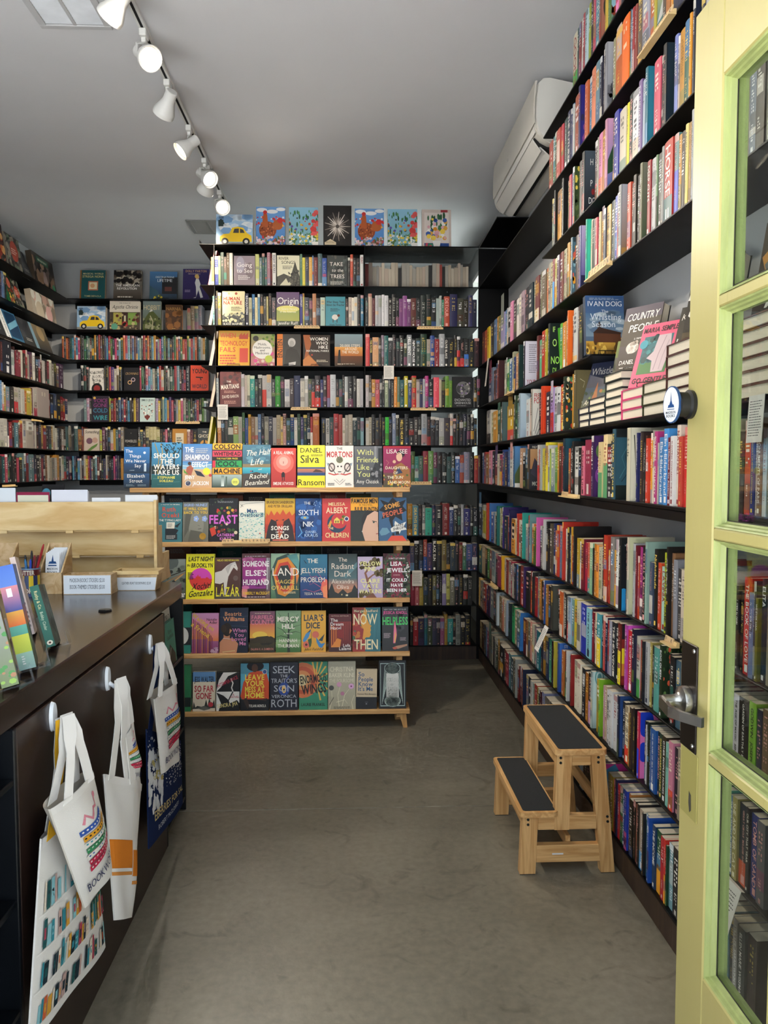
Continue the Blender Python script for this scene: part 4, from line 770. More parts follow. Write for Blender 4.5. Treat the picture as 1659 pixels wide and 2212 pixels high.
def c_silva(a):
    a.bg('e8dc30', 'f0e848').r(0, .28, 1, .48, '2a4a80', 'e08a3a').r(0, .44, 1, .48, '4a5a8a').p([(.55, .36), (.66, .43), (.82, .41), (.95, .36)], '5a3a30').r(0, .28, 1, .35, '28487a')
    a.t('DANIEL', .5, .88, .11, '1a1a1a', .86, 'r').t('Silva', .45, .67, .18, '1a1a1a', .84, 'r').bars(.5, .74, .95, .79, 2, '4a4a20', 3).t('Ransom', .5, .12, .14, '1a1a1a', .94, 'r')
def c_mortons(a):
    a.bg('f0ebe2').t('THE', .5, .93, .055, '2a2a2a').t('MORTONS', .5, .79, .13, 'c0383a', .92, 'x')
    for sx in (-1, 1):
        a.el(.5 + sx * .28, .48, .12, '5a4a46', 1.4).el(.5 + sx * .28, .48, .08, 'd8ccc4', 1.4).l([(.5 + sx * .12, .3), (.5 + sx * .4, .58)], .025, '4a4444').p([(.5 + sx * .38, .55), (.5 + sx * .46, .60), (.5 + sx * .42, .50)], '8aa0b0')
        a.l([(.5 + sx * .4, .34), (.5 + sx * .2, .30), (.5, .33)], .04, 'c8423e')
    a.el(.5, .48, .16, 'ece4dc', 1.5).el(.5, .66, .12, '7a7a5a').el(.5, .66, .08, 'f0ebe2').el(.44, .5, .03, '2a2a2a').el(.56, .5, .03, '2a2a2a').r(.44, .36, .56, .38, '2a2a2a').l([(.3, .18), (.5, .06), (.7, .18)], .012, '6a6460').l([(.38, .2), (.5, .12), (.62, .2)], .012, '6a6460').bars(.08, .05, .32, .12, 2, '3a3a3a', 1).bars(.7, .05, .94, .12, 2, '3a3a3a', 2)
def c_friends(a):
    a.bg('4a4c4e', '6a6c70').r(.72, .3, .8, 1, '8a8c90').r(.86, .4, 1, .95, '2a2c30').p([(.55, .2), (.75, .62), (1, .5), (1, .1)], '34363a').dots(14, .6, .2, 1, .6, .06, ['2a2a2c', '8a8a8c'], 4)
    for s, y in (('With', .85), ('Friends', .67), ('Like', .49), ('You', .32)): a.t(s, .10, y, .13, 'dfe08a', .8, 'r', 'l')
    a.t('Amy Chozick', .48, .14, .09, 'ece8e0', .8, 'r')
def c_see(a):
    a.bg('4a4a30', '9a3058').r(0, .35, 1, 1, '8a2a50', 'a02f5e').el(.62, .80, .14, '1c1618').el(.58, .74, .11, 'e0b89a', 1.5).p([(.45, .78), (.75, .9), (.8, .72), (.7, .86)], '1c1618').p([(.3, .1), (.4, .52), (.65, .6), (.95, .45), (1, .0)], 'a06a3a').p([(.4, .3), (.55, .5), (.7, .35)], '2a3a5a').el(.4, .62, .06, 'd8b090').dots(50, .0, 0, 1, .3, .035, ['d89a40', '5a7a40', 'c86a3a', 'e0c050'], 3).l([(.1, .5), (.2, .6), (.1, .66)], .008, 'd0a080')
    a.r(0, .95, 1, 1, 'b02a3a').t('LISA SEE', .5, .87, .10, 'f4ece4', .86, 'r').t('DAUGHTERS', .48, .47, .065, 'f2eacc', .8).t('OF', .45, .35, .06, 'f2eacc').t('THE SUN', .42, .24, .065, 'f2eacc', .6).t('AND MOON', .58, .12, .065, 'f2eacc', .72)
def c_ruth(a):
    a.bg('3f7c86').t('A TALE FOR THE TIME BEING', .5, .95, .025, 'e8e8e0', .8).t('Ruth', .45, .83, .11, 'd0503a', .6, 'x').t('Ozeki', .5, .68, .11, 'd0503a', .72, 'x').t('THE TYPING LADY', .5, .55, .05, 'f0ece0', .9).p([(.3, .2), (.75, .2), (.85, .3), (.7, .34), (.3, .34)], '222a2e').p([(.35, .34), (.68, .34), (.7, .5), (.35, .5)], 'ece8d8').p([(.68, .4), (.95, .5), (.8, .36)], '1c2226').r(.3, .06, .8, .2, '2a3236').bars(.4, .38, .6, .48, 3, '6a6a60', 3).bars(.35, .08, .75, .18, 3, 'c8c8c0', 4)
def c_sigrid(a):
    a.bg('6e6e62', '7c7c70').el(.52, .42, .30, '8a8a7e', 1.6).p([(.2, 0), (.3, .3), (.75, .25), (.8, 0)], '5e5e54').p([(.05, .1), (.1, .7), (.35, .75), (.22, .3)], '5a5a50').l([(.6, .32), (.72, .33)], .025, '4a4a44').l([(.58, .42), (.66, .40)], .015, '5a5a50')
    for x in (.52, .85):
        for k in range(5): a.el(x + .06 * math.cos(k * 1.257), .58 + .045 * math.sin(k * 1.257), .05, '9ab4e8')
        a.el(x, .58, .03, 'e8e4d0')
    a.t('SIGRID NUNEZ', .5, .925, .06, '9ab4e0', .92, 'x').t('IT WILL COME', .5, .83, .062, 'f0c838', .92, 'x').t('BACK TO YOU', .5, .735, .062, 'f0c838', .92, 'x').el(.78, .14, .13, 'c89a30').el(.78, .14, .11, 'd8ac48')
def c_feast(a):
    a.bg('161418').dots(14, .1, .66, .95, .8, .06, ['c8302a', 'd8a030', '4a6a2a', '8a2a4a'], 3).dots(18, .05, .2, .95, .42, .06, ['c83a2a', 'd8c8a8', '6a3a2a', '3a5a2a'], 7).p([(.02, .3), (.2, .35), (.25, .18), (.1, .12)], 'd0402a').dots(10, .0, .85, .5, 1, .03, ['5a6a4a', '3a4a3a'], 2).bars(.3, .9, .85, .95, 2, 'c8c8c8', 1, .3)
    a.t('FEAST', .5, .515, .19, 'd868d0', .98, 'x').t('CATHERINE', .58, .155, .06, 'd878d0', .6, 'x').t('KURTZ', .58, .07, .06, 'd878d0', .4, 'x')
def c_man(a):
    a.bg('d8ded0').r(0, .72, 1, 1, 'ece8da').dots(200, 0, .03, 1, .73, .035, ['5ab0a8', '8accc0', 'f0f0e4', '4a9aa8'], 4, .45).l([(.05, .88), (.25, .93), (.6, .96), (.95, .97)], .008, '3a3a3a').el(.1, .88, .05, 'ece8da').l([(.06, .84), (.14, .92)], .015, '2a2a2a').l([(.06, .92), (.16, .86)], .015, '2a2a2a').el(.82, .2, .03, 'c05a5a')
    a.t('Man', .5, .76, .095, '24507a', .5, 'x').t('Overboard!', .5, .66, .095, '24607a', .9, 'x').t('Kathleen Rooney', .5, .04, .05, '24405a', .78, 'x')
def c_songs(a):
    a.bg('b83a24', 'e0b832').r(0, .2, 1, .55, 'a82a22', 'c8482a').p([(0, .5), (.05, .66), (.12, .6), (.2, .72), (.3, .6), (.4, .7), (.5, .62), (.6, .74), (.7, .62), (.82, .7), (.9, .6), (1, .66), (1, .4), (0, .4)], 'c85028').p([(0, 0), (.1, .35), (.2, .52), (.38, .46), (.42, .2), (.5, 0)], '2a2020').p([(1, 0), (.92, .35), (.8, .54), (.62, .46), (.58, .2), (.5, 0)], '332222').p([(.36, .46), (.46, .5), (.36, .5)], '2a2020').p([(.63, .48), (.55, .5), (.64, .52)], '332222')
    a.t('BRANDON SANDERSON', .5, .91, .065, '4a2a1a', .9).t('AND PETER ORULLIAN', .5, .82, .06, '4a2a1a', .82).t('SONGS', .5, .31, .09, 'f4f0e4', .6, 'x').t('OF THE', .5, .215, .04, 'f4f0e4').t('DEAD', .5, .115, .10, 'f4f0e4', .62, 'x').r(.25, .02, .78, .045, 'e0705a')
def c_nik(a):
    a.bg('123a78', '2a5a9c').dots(40, 0, .1, 1, 1, .12, ['1c4684', '2a60a8', '163a70'], 3, 1.2).el(.35, .55, .16, '5a9ad0', .4).el(.36, .55, .06, 'c8b060', .6).l([(.1, .1), (.25, .2), (.15, .35)], .03, '6ab0e0').dots(10, .7, .7, 1, .95, .02, ['a8c8e8'], 6)
    a.t('THE', .45, .89, .06, 'f0f4f8', .3).t('SIXTH', .5, .67, .12, 'f0f4f8', .9, 'r').t('NIK', .5, .40, .12, 'f0f4f8', .5, 'r').t('DANIEL', .6, .22, .055, 'b8d4f0', .5, 'r').t('KRAUS', .6, .14, .07, 'b8d4f0', .56, 'r')
def c_albert(a):
    a.bg('c8383c', 'd0403c').el(.52, .42, .34, '2a4058').el(.60, .48, .28, 'c8383c').p([(.3, .5), (.2, .36), (.28, .3), (.34, .44)], 'e0a040').p([(.42, .42), (.42, .5), (.52, .56), (.62, .5), (.62, .42)], 'e8d060').r(.46, .43, .5, .48, '5a3a2a').r(.54, .43, .58, .48, '5a3a2a').l([(.72, .4), (.74, .52)], .025, 'e8c060').dots(10, .66, .5, .84, .58, .05, ['d8a040', '6a7a3a'], 2).el(.86, .52, .085, 'f0ece4').el(.86, .52, .06, '2a3a6a')
    a.t('MELISSA', .52, .865, .075, 'f0d8a0', .72).t('ALBERT', .52, .72, .13, 'f6e8c0', .76, 'b').t('THE', .3, .30, .05, 'f0d8a0').t('CHILDREN', .52, .14, .11, 'f0e0a0', .82, 'b')
def c_famous(a):
    a.r(0, .70, 1, 1, 'f0a828').r(0, 0, 1, .70, '2c3230').p([(.52, 0), (.40, .25), (.42, .5), (.62, .66), (.85, .70), (1, .66), (1, 0)], 'd8b098').p([(.40, .52), (.55, .68), (.9, .70), (.6, .58), (.46, .36), (.40, .18)], '2a2624').l([(.78, .46), (.95, .44)], .022, '3a2a24').el(.84, .43, .035, '3a4a44').l([(.92, .16), (1, .17)], .03, 'a04a48').l([(.96, .42), (1, .30)], .014, 'b88870').el(.42, .22, .02, 'c8c8c0')
    a.t('FAMOUS MEN', .5, .92, .10, '1a1614', .94, 'x').t('A NOVEL', .55, .83, .055, 'a07820', .5).t('JULIE BUNTIN', .56, .735, .085, '1a1614', .86, 'x')
def c_some(a):
    a.bg('3a6288').p([(.05, .95), (.18, .82), (.0, .70), (.2, .66), (.1, .5), (.35, .55), (.45, .42), (.6, .56), (.85, .46), (.82, .64), (1, .70), (.86, .80), (.98, .95), (.7, .88), (.5, 1), (.35, .88)], '1c1a1c').p([(.36, .5), (.5, .5), (.52, .2)], '1c1a1c').p([(.42, .28), (.55, .34), (.58, .46), (.75, .38), (.98, .44), (.9, .34), (1, .26), (.8, .24), (.72, .14), (.62, .22), (.46, .2)], 'f0f0e8').p([(.3, 0), (.45, .12), (.85, .12), (1, 0)], 'e0503a').r(.48, .12, .56, .18, '222').p([(.6, .14), (.62, .22), (.72, .22), (.74, .14)], '1c1a1c').p([(.02, .2), (.12, .3), (.3, .3), (.4, .2), (.25, .14), (.08, .12)], '6a98b0')
    a.t('SOME', .48, .81, .105, 'e0a048', .56, 'x', rot=14).t('PEOPLE', .5, .64, .11, 'd86a48', .72, 'x', rot=14).t('PARINI', .7, .36, .05, '222', .4, it=.2, rot=10).t('SHROFF', .72, .29, .06, '222', .46, 'b', it=.2, rot=10)
def c_jar(a):
    a.bg('3a4030', '8a948c').el(.4, .92, .3, '5a6460').l([(.2, .3), (.9, .62)], .05, 'c89a60').l([(0, .5), (1, .72)], .04, '2a2a24').l([(.1, .4), (1, .66)], .03, 'a8743a').dots(20, 0, .2, 1, .8, .1, ['4a5444', '2a2e28', '7a8478'], 3).t('The War', .6, .12, .13, 'f4f0ea', .8, 'x', 'c')
def c_brooklyn(a):
    a.bg('ece428', 'f0e82c').el(.52, .44, .40, 'd84ab8').el(.52, .44, .40, 'e0403a', 1, 24, 180, 360).r(.22, .40, .82, .46, 'e0403a').r(.34, .44, .52, .50, 'e0403a').r(.40, .48, .44, .53, 'e0403a').r(.70, .44, .78, .48, 'e0403a')
    a.t('LAST NIGHT', .52, .885, .095, '1a1812', .88, 'x', it=.12).t('IN', .09, .745, .05, '1a1812', .1).t('BROOKLYN', .56, .745, .09, '1a1812', .76, 'x', it=.12).bars(.06, .44, .28, .60, 5, '1a1812', 2, .6).t('Xochitl', .52, .29, .13, '1a1812', .66, 'b', it=.35, rot=5).t('Gonzalez', .5, .13, .13, '1a1812', .86, 'b', it=.35, rot=5)
def c_lazar(a):
    a.bg('4a3028', '5c3a34').r(0, 0, 1, .14, '4c4a46', '5a544a').p([(0, .38), (0, .64), (.25, .68), (.45, .80), (.6, .86), (.78, .90), (.88, .74), (.86, .68), (.72, .76), (.66, .70), (.52, .54), (.48, .40), (.42, .1), (.37, .1), (.34, .4), (.2, .36)], 'd8d4ce').p([(.5, .6), (.62, .8), (.7, .86), (.55, .84), (.4, .74)], 'b8b4b0').el(.76, .8, .015, '222').el(.80, .50, .10, '6a5850')
    a.t('NELIO BIEDERMANN', .5, .935, .045, 'e8d840', .84).t('LÁZÁR', .5, .17, .22, 'ece43a', .9, 'b', wmin=.86)
def c_someone(a):
    a.bg('3a2028', '6a3a3a').r(.02, .22, .85, .90, '8a2a86', 'a03078').dots(14, 0, .2, .9, .9, .2, ['a8388a', '7a2470', 'c86aa0'], 5, .5).p([(0, .22), (.2, .2), (.16, .02), (0, .05)], 'd88a80').r(.86, 0, 1, .9, '5a4448', '8a8088').r(.88, .2, .92, .9, 'b8b0b8')
    for s, y in (('SOMEONE', .77), ("ELSE'S", .565), ('HUSBAND', .36)): a.t(s, .5, y, .115, 'f6f0f2', .92, 'x', wmin=.6)
    a.t('KIMBERLY McCREIGHT', .52, .12, .065, 'e8c030', .94, 'b').bars(.1, .03, .9, .055, 1, 'e8e0e0', 3).bars(.1, .93, .9, .955, 1, 'e8e0e0', 4)
def c_land(a):
    a.bg('3f6a4c', 'a8c8a8').p([(0, .6), (.2, .9), (.6, 1), (1, .8), (1, 0), (.2, 0)], '2c4a44').p([(.08, .55), (.25, .85), (.6, .92), (.85, .7), (.8, .2), (.5, .04), (.25, .1)], 'd88a2a').p([(.14, .52), (.3, .78), (.6, .82), (.78, .62), (.74, .24), (.5, .12), (.3, .2)], 'c8402a').p([(.22, .52), (.34, .72), (.6, .74), (.7, .56), (.68, .3), (.5, .2), (.36, .26)], '26302e').p([(.55, .95), (.9, 1), (1, .8), (.96, .45), (.9, .7)], '5a9a98').p([(.86, .7), (.98, .5), (.9, .3)], 'e8883a')
    a.t('LAND', .52, .59, .17, 'f6f0e4', .92, 'r', wmin=.88).t('MAGGIE', .5, .37, .085, 'e8c860', .8, 'r').t("O'FARRELL", .5, .235, .09, 'e8d068', .94, 'r').bars(.45, .11, .9, .16, 2, 'e8d0a0', 3)
def c_jelly(a):
    a.bg('14346a', '2a7a98').r(0, 0, 1, .5, '12306a', '1a4a84').p([(.12, .88), (.2, .8), (.26, .78), (.16, .86)], '10202c').p([(.95, .0), (.75, .2), (.8, .36), (.95, .44), (1, .4), (1, 0)], 'e86a58').p([(.85, .02), (.82, .25), (.98, .3), (1, .0)], 'f09060')
    for q in ([(.8, .3), (.6, .5), (.4, .48), (.3, .6)], [(.75, .25), (.5, .35), (.35, .3), (.4, .42)], [(.78, .2), (.5, .14), (.2, .2), (.08, .18)], [(.85, .38), (.7, .55), (.6, .6)]): a.l(q, .015, 'e0607a', .006)
    a.t('THE', .46, .85, .10, 'f2ecdc', .5, 'r').t('JELLYFISH', .47, .63, .11, 'f2ecdc', .9, 'r').t('PROBLEM', .47, .42, .11, 'f2ecdc', .88, 'r').t('TESSA YANG', .48, .10, .055, 'f2ecdc', .66, 'r')
def c_radiant(a):
    a.bg('c0805a', '2c4240').r(0, .45, 1, 1, '4a6a70', '2a3836').r(0, .2, 1, .45, 'c8886a', '4a6a70').p([(.5, .5), (1, .82), (1, .7), (.6, .44)], '5a8088').p([(0, 0), (0, .16), (.12, .34), (.22, .14), (.34, .1), (.5, .2), (.66, .1), (.8, .14), (.9, .3), (1, .2), (1, 0)], '1c2220').r(.45, .06, .48, .09, 'f0d890').r(.6, .04, .68, .08, 'd8d0b0')
    for s, y, h in (('The', .87, .09), ('Radiant', .72, .13), ('Dark', .55, .13), ('Alexandra', .375, .095), ('Oliva', .25, .095)): a.t(s, .5, y, h, 'e8dccc', .78, 'r')
def c_pine(a):
    a.bg('b4a4c4', 'c8b8d4').l([(.55, 0), (.5, .2), (.4, .4), (.3, .6), (.5, .75), (.7, .82)], .12, '8a5a40', .06).l([(.4, .45), (.6, .55), (.8, .6)], .07, '8a5a40', .04).dots(24, .5, .78, .85, .95, .08, ['5a4a2a', '6a5a34'], 2).dots(18, .7, .52, .98, .7, .07, ['5a4a2a', '6a5a34'], 4).dots(14, .1, .7, .4, .86, .07, ['5a4a2a'], 5).dots(12, .1, .0, .5, .12, .09, ['5a4a2a', '6a5a34'], 6).p([(.3, 0), (.6, .12), (.75, 0)], '7a4a34')
    for s, y in (('YELLOW', .83), ('PINE', .70), ('CLAIRE', .41), ('VAYE', .285), ('WATKINS', .155)): a.t(s, .5, y, .095, 'f0eca4', .9, 'x')
def c_jewell(a):
    a.bg('7a2038', '8a2440').dots(150, 0, 0, .28, 1, .06, ['2a3420', '3a4a2a', '4a5a34', '1c2418'], 3).dots(150, .74, 0, 1, 1, .06, ['2a3420', '3a4a2a', '4a5a34', '1c2418'], 5).dots(60, 0, .84, 1, 1, .06, ['2a3420', '3a4a2a', '5a2a30'], 6).dots(40, 0, 0, 1, .1, .05, ['2a3420', '3a4a2a', '8a3040'], 7).dots(20, .85, .4, 1, .8, .03, ['d8d8d0'], 8)
    a.t("DON'T LET HIM IN", .5, .885, .035, 'f0e4e4', .6).t('LISA', .48, .765, .09, 'ffffff', .5, 'x').t('JEWELL', .5, .62, .09, 'ffffff', .84, 'x').t('A NOVEL', .5, .51, .025, 'e8c0c0').t('IT COULD', .5, .395, .07, 'ffffff', .76, 'x').t('HAVE', .5, .28, .07, 'ffffff', .44, 'x').t('BEEN HER', .5, .165, .07, 'ffffff', .8, 'x')
def c_green(a): a.bg('2f8474').r(.0, .2, 1, .62, '16181a').el(.6, .42, .3, 'd8d8d0', 1.3)
def c_waiting(a):
    a.bg('8a3a6a', 'd89ac8').r(0, .35, 1, .85, 'e08a5a', 'd88ab0').r(.6, .3, 1, .7, 'e8884a', 'd88ab0')
    for i in range(14):
        x = .04 + i * .055; y = .92 - i * .028 if i < 9 else .66 - (i - 9) * .05
        a.p([(x, 0), (x, y - .06), (x + .03, y - .08), (x + .03, 0)], ['7a2a30', '8a3a6a', 'c07a3a', '5a2a3a'][i % 4])
    a.t('Waiting on', .42, .78, .105, 'e8c050', .98, 'x', rot=-36).t('a Friend', .32, .58, .105, 'e8c050', .8, 'x', rot=-36).t('Natalie', .74, .84, .06, '2a1a28', .42, 'b').t('Adler', .8, .765, .06, '2a1a28', .32, 'b').dots(8, .7, .02, .98, .14, .08, ['d8b0c8'], 3, .5)
def c_beatriz(a):
    a.bg('141c30', '22304a').l([(0, .8), (.5, .78), (1, .82)], .006, '5a6a80').l([(.4, .6), (1, .58)], .006, '5a6a80').l([(.5, .3), (1, .33)], .006, '4a5a70').p([(0, 0), (0, .24), (.15, .34), (.5, .32), (.66, .2), (.6, 0)], 'c88a68').r(.14, .3, .36, .42, 'c08260').el(.26, .52, .17, '2a2018', 1.4).el(.14, .54, .1, '3a2a1c', 1.4).p([(.34, .42), (.44, .5), (.36, .54)], 'c88a68').l([(.1, .02), (.55, .05)], .03, 'd8c088').l([(.12, .33), (.36, .31)], .015, 'e0d8d0')
    a.t('Beatriz', .48, .87, .085, 'e8a070', .62, 'b').t('Williams', .5, .755, .095, 'e8a070', .84, 'b')
    for s, x, y in (('When', .7, .50), ('You', .68, .40), ('Loved', .68, .31), ('Me', .82, .21)): a.t(s, x, y, .085, 'd888b8', .5, 'b')
def c_fair(a):
    a.bg('3a3020', '8a5a70').r(0, .35, 1, .7, 'e8b040', 'd0705a').el(.4, .42, .3, 'f0cc58', .5).r(0, 0, 1, .30, '2e2a1c', '4a4026').dots(20, .4, .22, .9, .34, .12, ['2e2a1c', '26241a'], 3, .7).p([(0, .3), (.3, .38), (.7, .40), (1, .34), (1, .24), (0, .22)], '3a3220').t('FAIRFIELD', .5, .855, .09, 'e0809a', .86, 'b').t('COUNTY', .5, .735, .11, 'e0809a', .92, 'b').t('DéLANA R. A. DAMERON', .5, .085, .05, 'd88a80', .9, 'b').bars(.2, .94, .9, .97, 1, 'd0c0a0', 3)
def c_mercy(a):
    a.bg('5a8a48', '8aac86').r(0, 0, 1, .12, '3a6a34', '4a7a40').r(0, .12, 1, .3, '7aa060', '98b888').l([(.52, 0), (.5, .3), (.52, .55), (.5, .95)], .11, '26362a', .03)
    for q in ([(.5, .4), (.25, .55), (.05, .6)], [(.5, .5), (.75, .62), (1, .66)], [(.5, .6), (.3, .78), (.1, .95)], [(.52, .62), (.7, .8), (.9, .92)], [(.5, .45), (.8, .5), (1, .46)], [(.5, .35), (.2, .4), (0, .36)], [(.4, .7), (.2, .72), (0, .8)], [(.65, .7), (.85, .74), (1, .82)]): a.l(q, .03, '26362a', .008)
    a.t('MERCY', .5, .80, .11, 'f4f0e4', .88, 'x').t('HILL', .5, .625, .11, 'f4f0e4', .56, 'x').t('A NOVEL', .5, .45, .035, 'e8e8d8').t('HANNAH', .5, .285, .08, 'f4f0e4', .7, 'b').t('THURMAN', .5, .155, .08, 'f4f0e4', .84, 'b')
def c_liar(a):
    a.bg('e0a838', 'e8b040').t("LIAR'S", .5, .83, .14, '2a3a4a', .8, 'x').t('DICE', .48, .645, .14, '2a3a4a', .56, 'x').p([(.05, .28), (.18, .44), (.4, .54), (.3, .36), (.12, .22)], '4a90c8').p([(.22, .46), (.4, .56), (.36, .5)], '24384a').el(.58, .42, .14, 'd8705a').el(.2, .18, .14, 'd8705a').el(.2, .18, .05, '4a2a2a').p([(.6, .36), (.8, .2), (.98, .22), (.84, .1), (.72, .12), (.62, .24)], '3f86c0').p([(.7, .28), (.95, .44), (.86, .26)], '26404a').p([(.26, .3), (.42, .34), (.4, .16), (.34, .1)], '3a5a3a').l([(.4, .5), (.42, .2)], .012, '3a4a30').t('Juliet Faithfull', .5, .07, .06, '3a2a1a', .84, 'r', it=.3)
def c_dream(a):
    a.bg('3a1418', '5a1c20').r(.22, .15, 1, .80, '6a1e20', '8a2a28')
    for i in range(6): a.p([(.10 + i * .05, .12 + i * .035), (.14 + i * .05, .12 + i * .035), (.14 + i * .05, .72 - i * .02), (.10 + i * .05, .72 - i * .02)], ['d87830', '8a3020'][i % 2]).r(.66 + i * .045, .3, .68 + i * .045, .78, ['a83a28', '4a1418'][i % 2])
    a.r(.38, .36, .64, .6, '8a2422').p([(.1, .12), (.5, .12), (.55, .32), (.38, .36)], 'e08a38').t('NATIONAL BESTSELLER', .5, .95, .03, 'c8a090', .8)
    for s, y in (('The', .84), ('Dream', .735), ('Hotel', .63)): a.t(s, .08, y, .085, 'f4ece8', .6, 'b', 'l')
    a.t('Laila', .95, .17, .075, 'f4ece8', .5, 'b', 'r').t('Lalami', .97, .085, .085, 'f4ece8', .52, 'b', 'r')
def c_now(a):
    a.r(0, 0, .55, 1, '9a2f2c').r(.45, 0, 1, 1, '2a6a78', '3a8088').dots(30, .02, .05, .4, .95, .07, ['b84a38', 'c87a3a', '4a6a4a', '7a2424'], 4).p([(.45, 1), (.52, .9), (.5, .8), (.6, .62), (.68, .58), (.64, .54), (.66, .48), (.63, .44), (.66, .38), (.6, .32), (.48, .32), (.4, .26), (.36, .3), (.4, .5), (.3, .62), (.38, .85), (.42, .98)], 'e0a040').l([(.75, .2), (.8, .6)], .01, '4a9098').l([(.85, .3), (.9, .8)], .01, '1f5a66')
    a.t('Morgan Radford', .48, .925, .055, 'f0e0b8', .84, 'x').t('NOW', .46, .735, .24, 'f2e6ba', .84, 'b', wmin=.8).t('THEN', .48, .16, .22, 'f2e6ba', .84, 'b', wmin=.82)
def c_help(a):
    a.bg('26282a', '34383c').dots(14, .4, .5, .85, .85, .1, ['3c4044', '44484c'], 3, 1.4).p([(.42, .18), (.5, .18), (.56, .36), (.54, .5), (.5, .66), (.52, .78), (.47, .66), (.44, .45)], 'e87a98').p([(.46, .2), (.5, .2), (.53, .34), (.5, .46)], 'f0c060').p([(.38, .08), (.55, .12), (.95, .16), (.95, .12), (.6, .05)], 'b88a70').el(.48, .07, .08, 'c05a4a', .6)
    a.t('NEW YORK TIMES BESTSELLER', .5, .945, .03, 'c8c8c8', .84).t('JESSICA KNOLL', .5, .875, .065, 'e05a9a', .92, 'x').t('HELPLESS', .5, .685, .17, '4ac868', .96, 'x', wmin=.94).bars(.06, .3, .34, .42, 6, 'b8a8b0', 3).bars(.68, .24, .92, .32, 4, 'b8a8b0', 4)
def c_green2(a): a.bg('2a7a4a').r(0, .1, 1, .3, '14201a')
def c_far(a):
    a.bg('dcd0b8', 'e4d8c0').r(0, .75, 1, 1, '5a88b8', '6a98c8').t('JESS WALTER', .5, .81, .13, '26303c', .88, 'x', wmin=.86).t('SO FAR', .5, .57, .15, 'b83440', .86, 'x').t('GONE', .48, .39, .15, 'b83440', .70, 'x').p([(.0, .06), (.05, .25), (.12, .1), (.2, .14), (.5, .1), (.6, .3), (.66, .14), (.74, .34), (.84, .12), (.95, .3), (1, .08)], '3a3c34').el(.8, .17, .11, 'b83440').p([(.2, .08), (.5, .14), (.8, .06), (.5, .02)], '6a6a60')
def c_intemp(a):
    a.bg('eceae4').r(0, .5, 1, 1, '1a1a1c').p([(0, .5), (.2, .62), (.5, .9), (.9, 1), (.3, 1), (.1, .8)], 'e8e4de').p([(0, .48), (.3, .4), (.5, .3), (.6, .2), (.9, .28), (1, .2), (1, 0), (.1, 0), (.2, .2)], '1a1a1c').l([(.62, .84), (.72, .72), (.66, .6), (.72, .5)], .05, 'e8e4de').l([(.72, .5), (.6, .36), (.5, .24)], .05, '1a1a1c').t('INTEMPERANCE', .48, .76, .085, 'b8304a', .96, 'b', rot=24).t('SONORA JHA', .48, .16, .10, 'e8d890', .9, 'b', rot=8).t('A', .74, .42, .05, 'b8304a').t('NOVEL', .8, .36, .05, 'b8304a')
def c_leave(a):
    a.bg('1a1a1e', '5aa0b8').r(0, .3, 1, .78, '5aa8c0').p([(0, .3), (.1, .6), (.3, .8), (.6, .84), (.9, .82), (1, .6), (1, .2), (.1, .2)], 'd0502a').el(.52, .94, .3, '16141a', .6).el(.5, .9, .11, '5a3a2a', 1.3).el(.85, .82, .085, 'e8e4dc').el(.85, .82, .07, '3a5a98').r(0, 0, 1, .24, '16161a').p([(.1, .22), (.2, .3), (.34, .1), (.25, .03)], '3a2a24').p([(.6, .22), (.95, .26), (.9, .2)], '3a2a24').l([(.3, .6), (.8, .5)], .012, 'a83a20').l([(.3, .45), (.9, .42)], .012, 'a83a20')
    for s, y in (('LEAVE', .705), ('YOUR', .575), ('MESS AT', .45), ('HOME', .325)): a.t(s, .5, y, .11, 'f0d850', .68, 'x')
    a.t('TOLANI AKINOLA', .6, .10, .055, 'f0ece0', .6, 'b')
def c_seek(a):
    a.bg('14182a', '1f2230').el(.5, .44, .2, '2a4a98', 1.2).p([(.5, .6), (.75, .76), (.55, .55)], '2a3a80').el(.5, .44, .08, 'f0c878', 1.8).el(.5, .42, .03, '2a2018', 2)
    for s, y, h, w_ in (('SEEK', .85, .15, .8), ('THE', .715, .06, .28), ("TRAITOR'S", .615, .09, .92), ('SON', .455, .13, .72), ('VERONICA', .29, .065, .88), ('ROTH', .145, .16, .9)): a.t(s, .5, y, h, 'b8bcc4', w_, 'r', wmin=w_)
def c_wings(a):
    a.bg('3a9070').el(.1, .62, .62, 'd8784a').el(.1, .62, .48, 'c0583a').el(.1, .62, .34, 'd8905a').el(.1, .62, .2, 'd8c898')
    for k in range(9):
        an = R(-70 + k * 22); a.l([(.6 + .1 * math.cos(an), .62 + .1 * math.sin(an)), (min(1, .6 + .45 * math.cos(an)), max(0, min(1, .62 + .45 * math.sin(an))))], .03, 'e0b858', .06)
    a.t('ENORMOUS', .5, .65, .16, '1c1a18', .92, 'x', wmin=.9, rot=6).t('WINGS', .52, .44, .19, '1c1a18', .88, 'x', wmin=.86, rot=6).t('LAURIE FRANKEL', .5, .11, .06, '1c1a18', .84, 'b')
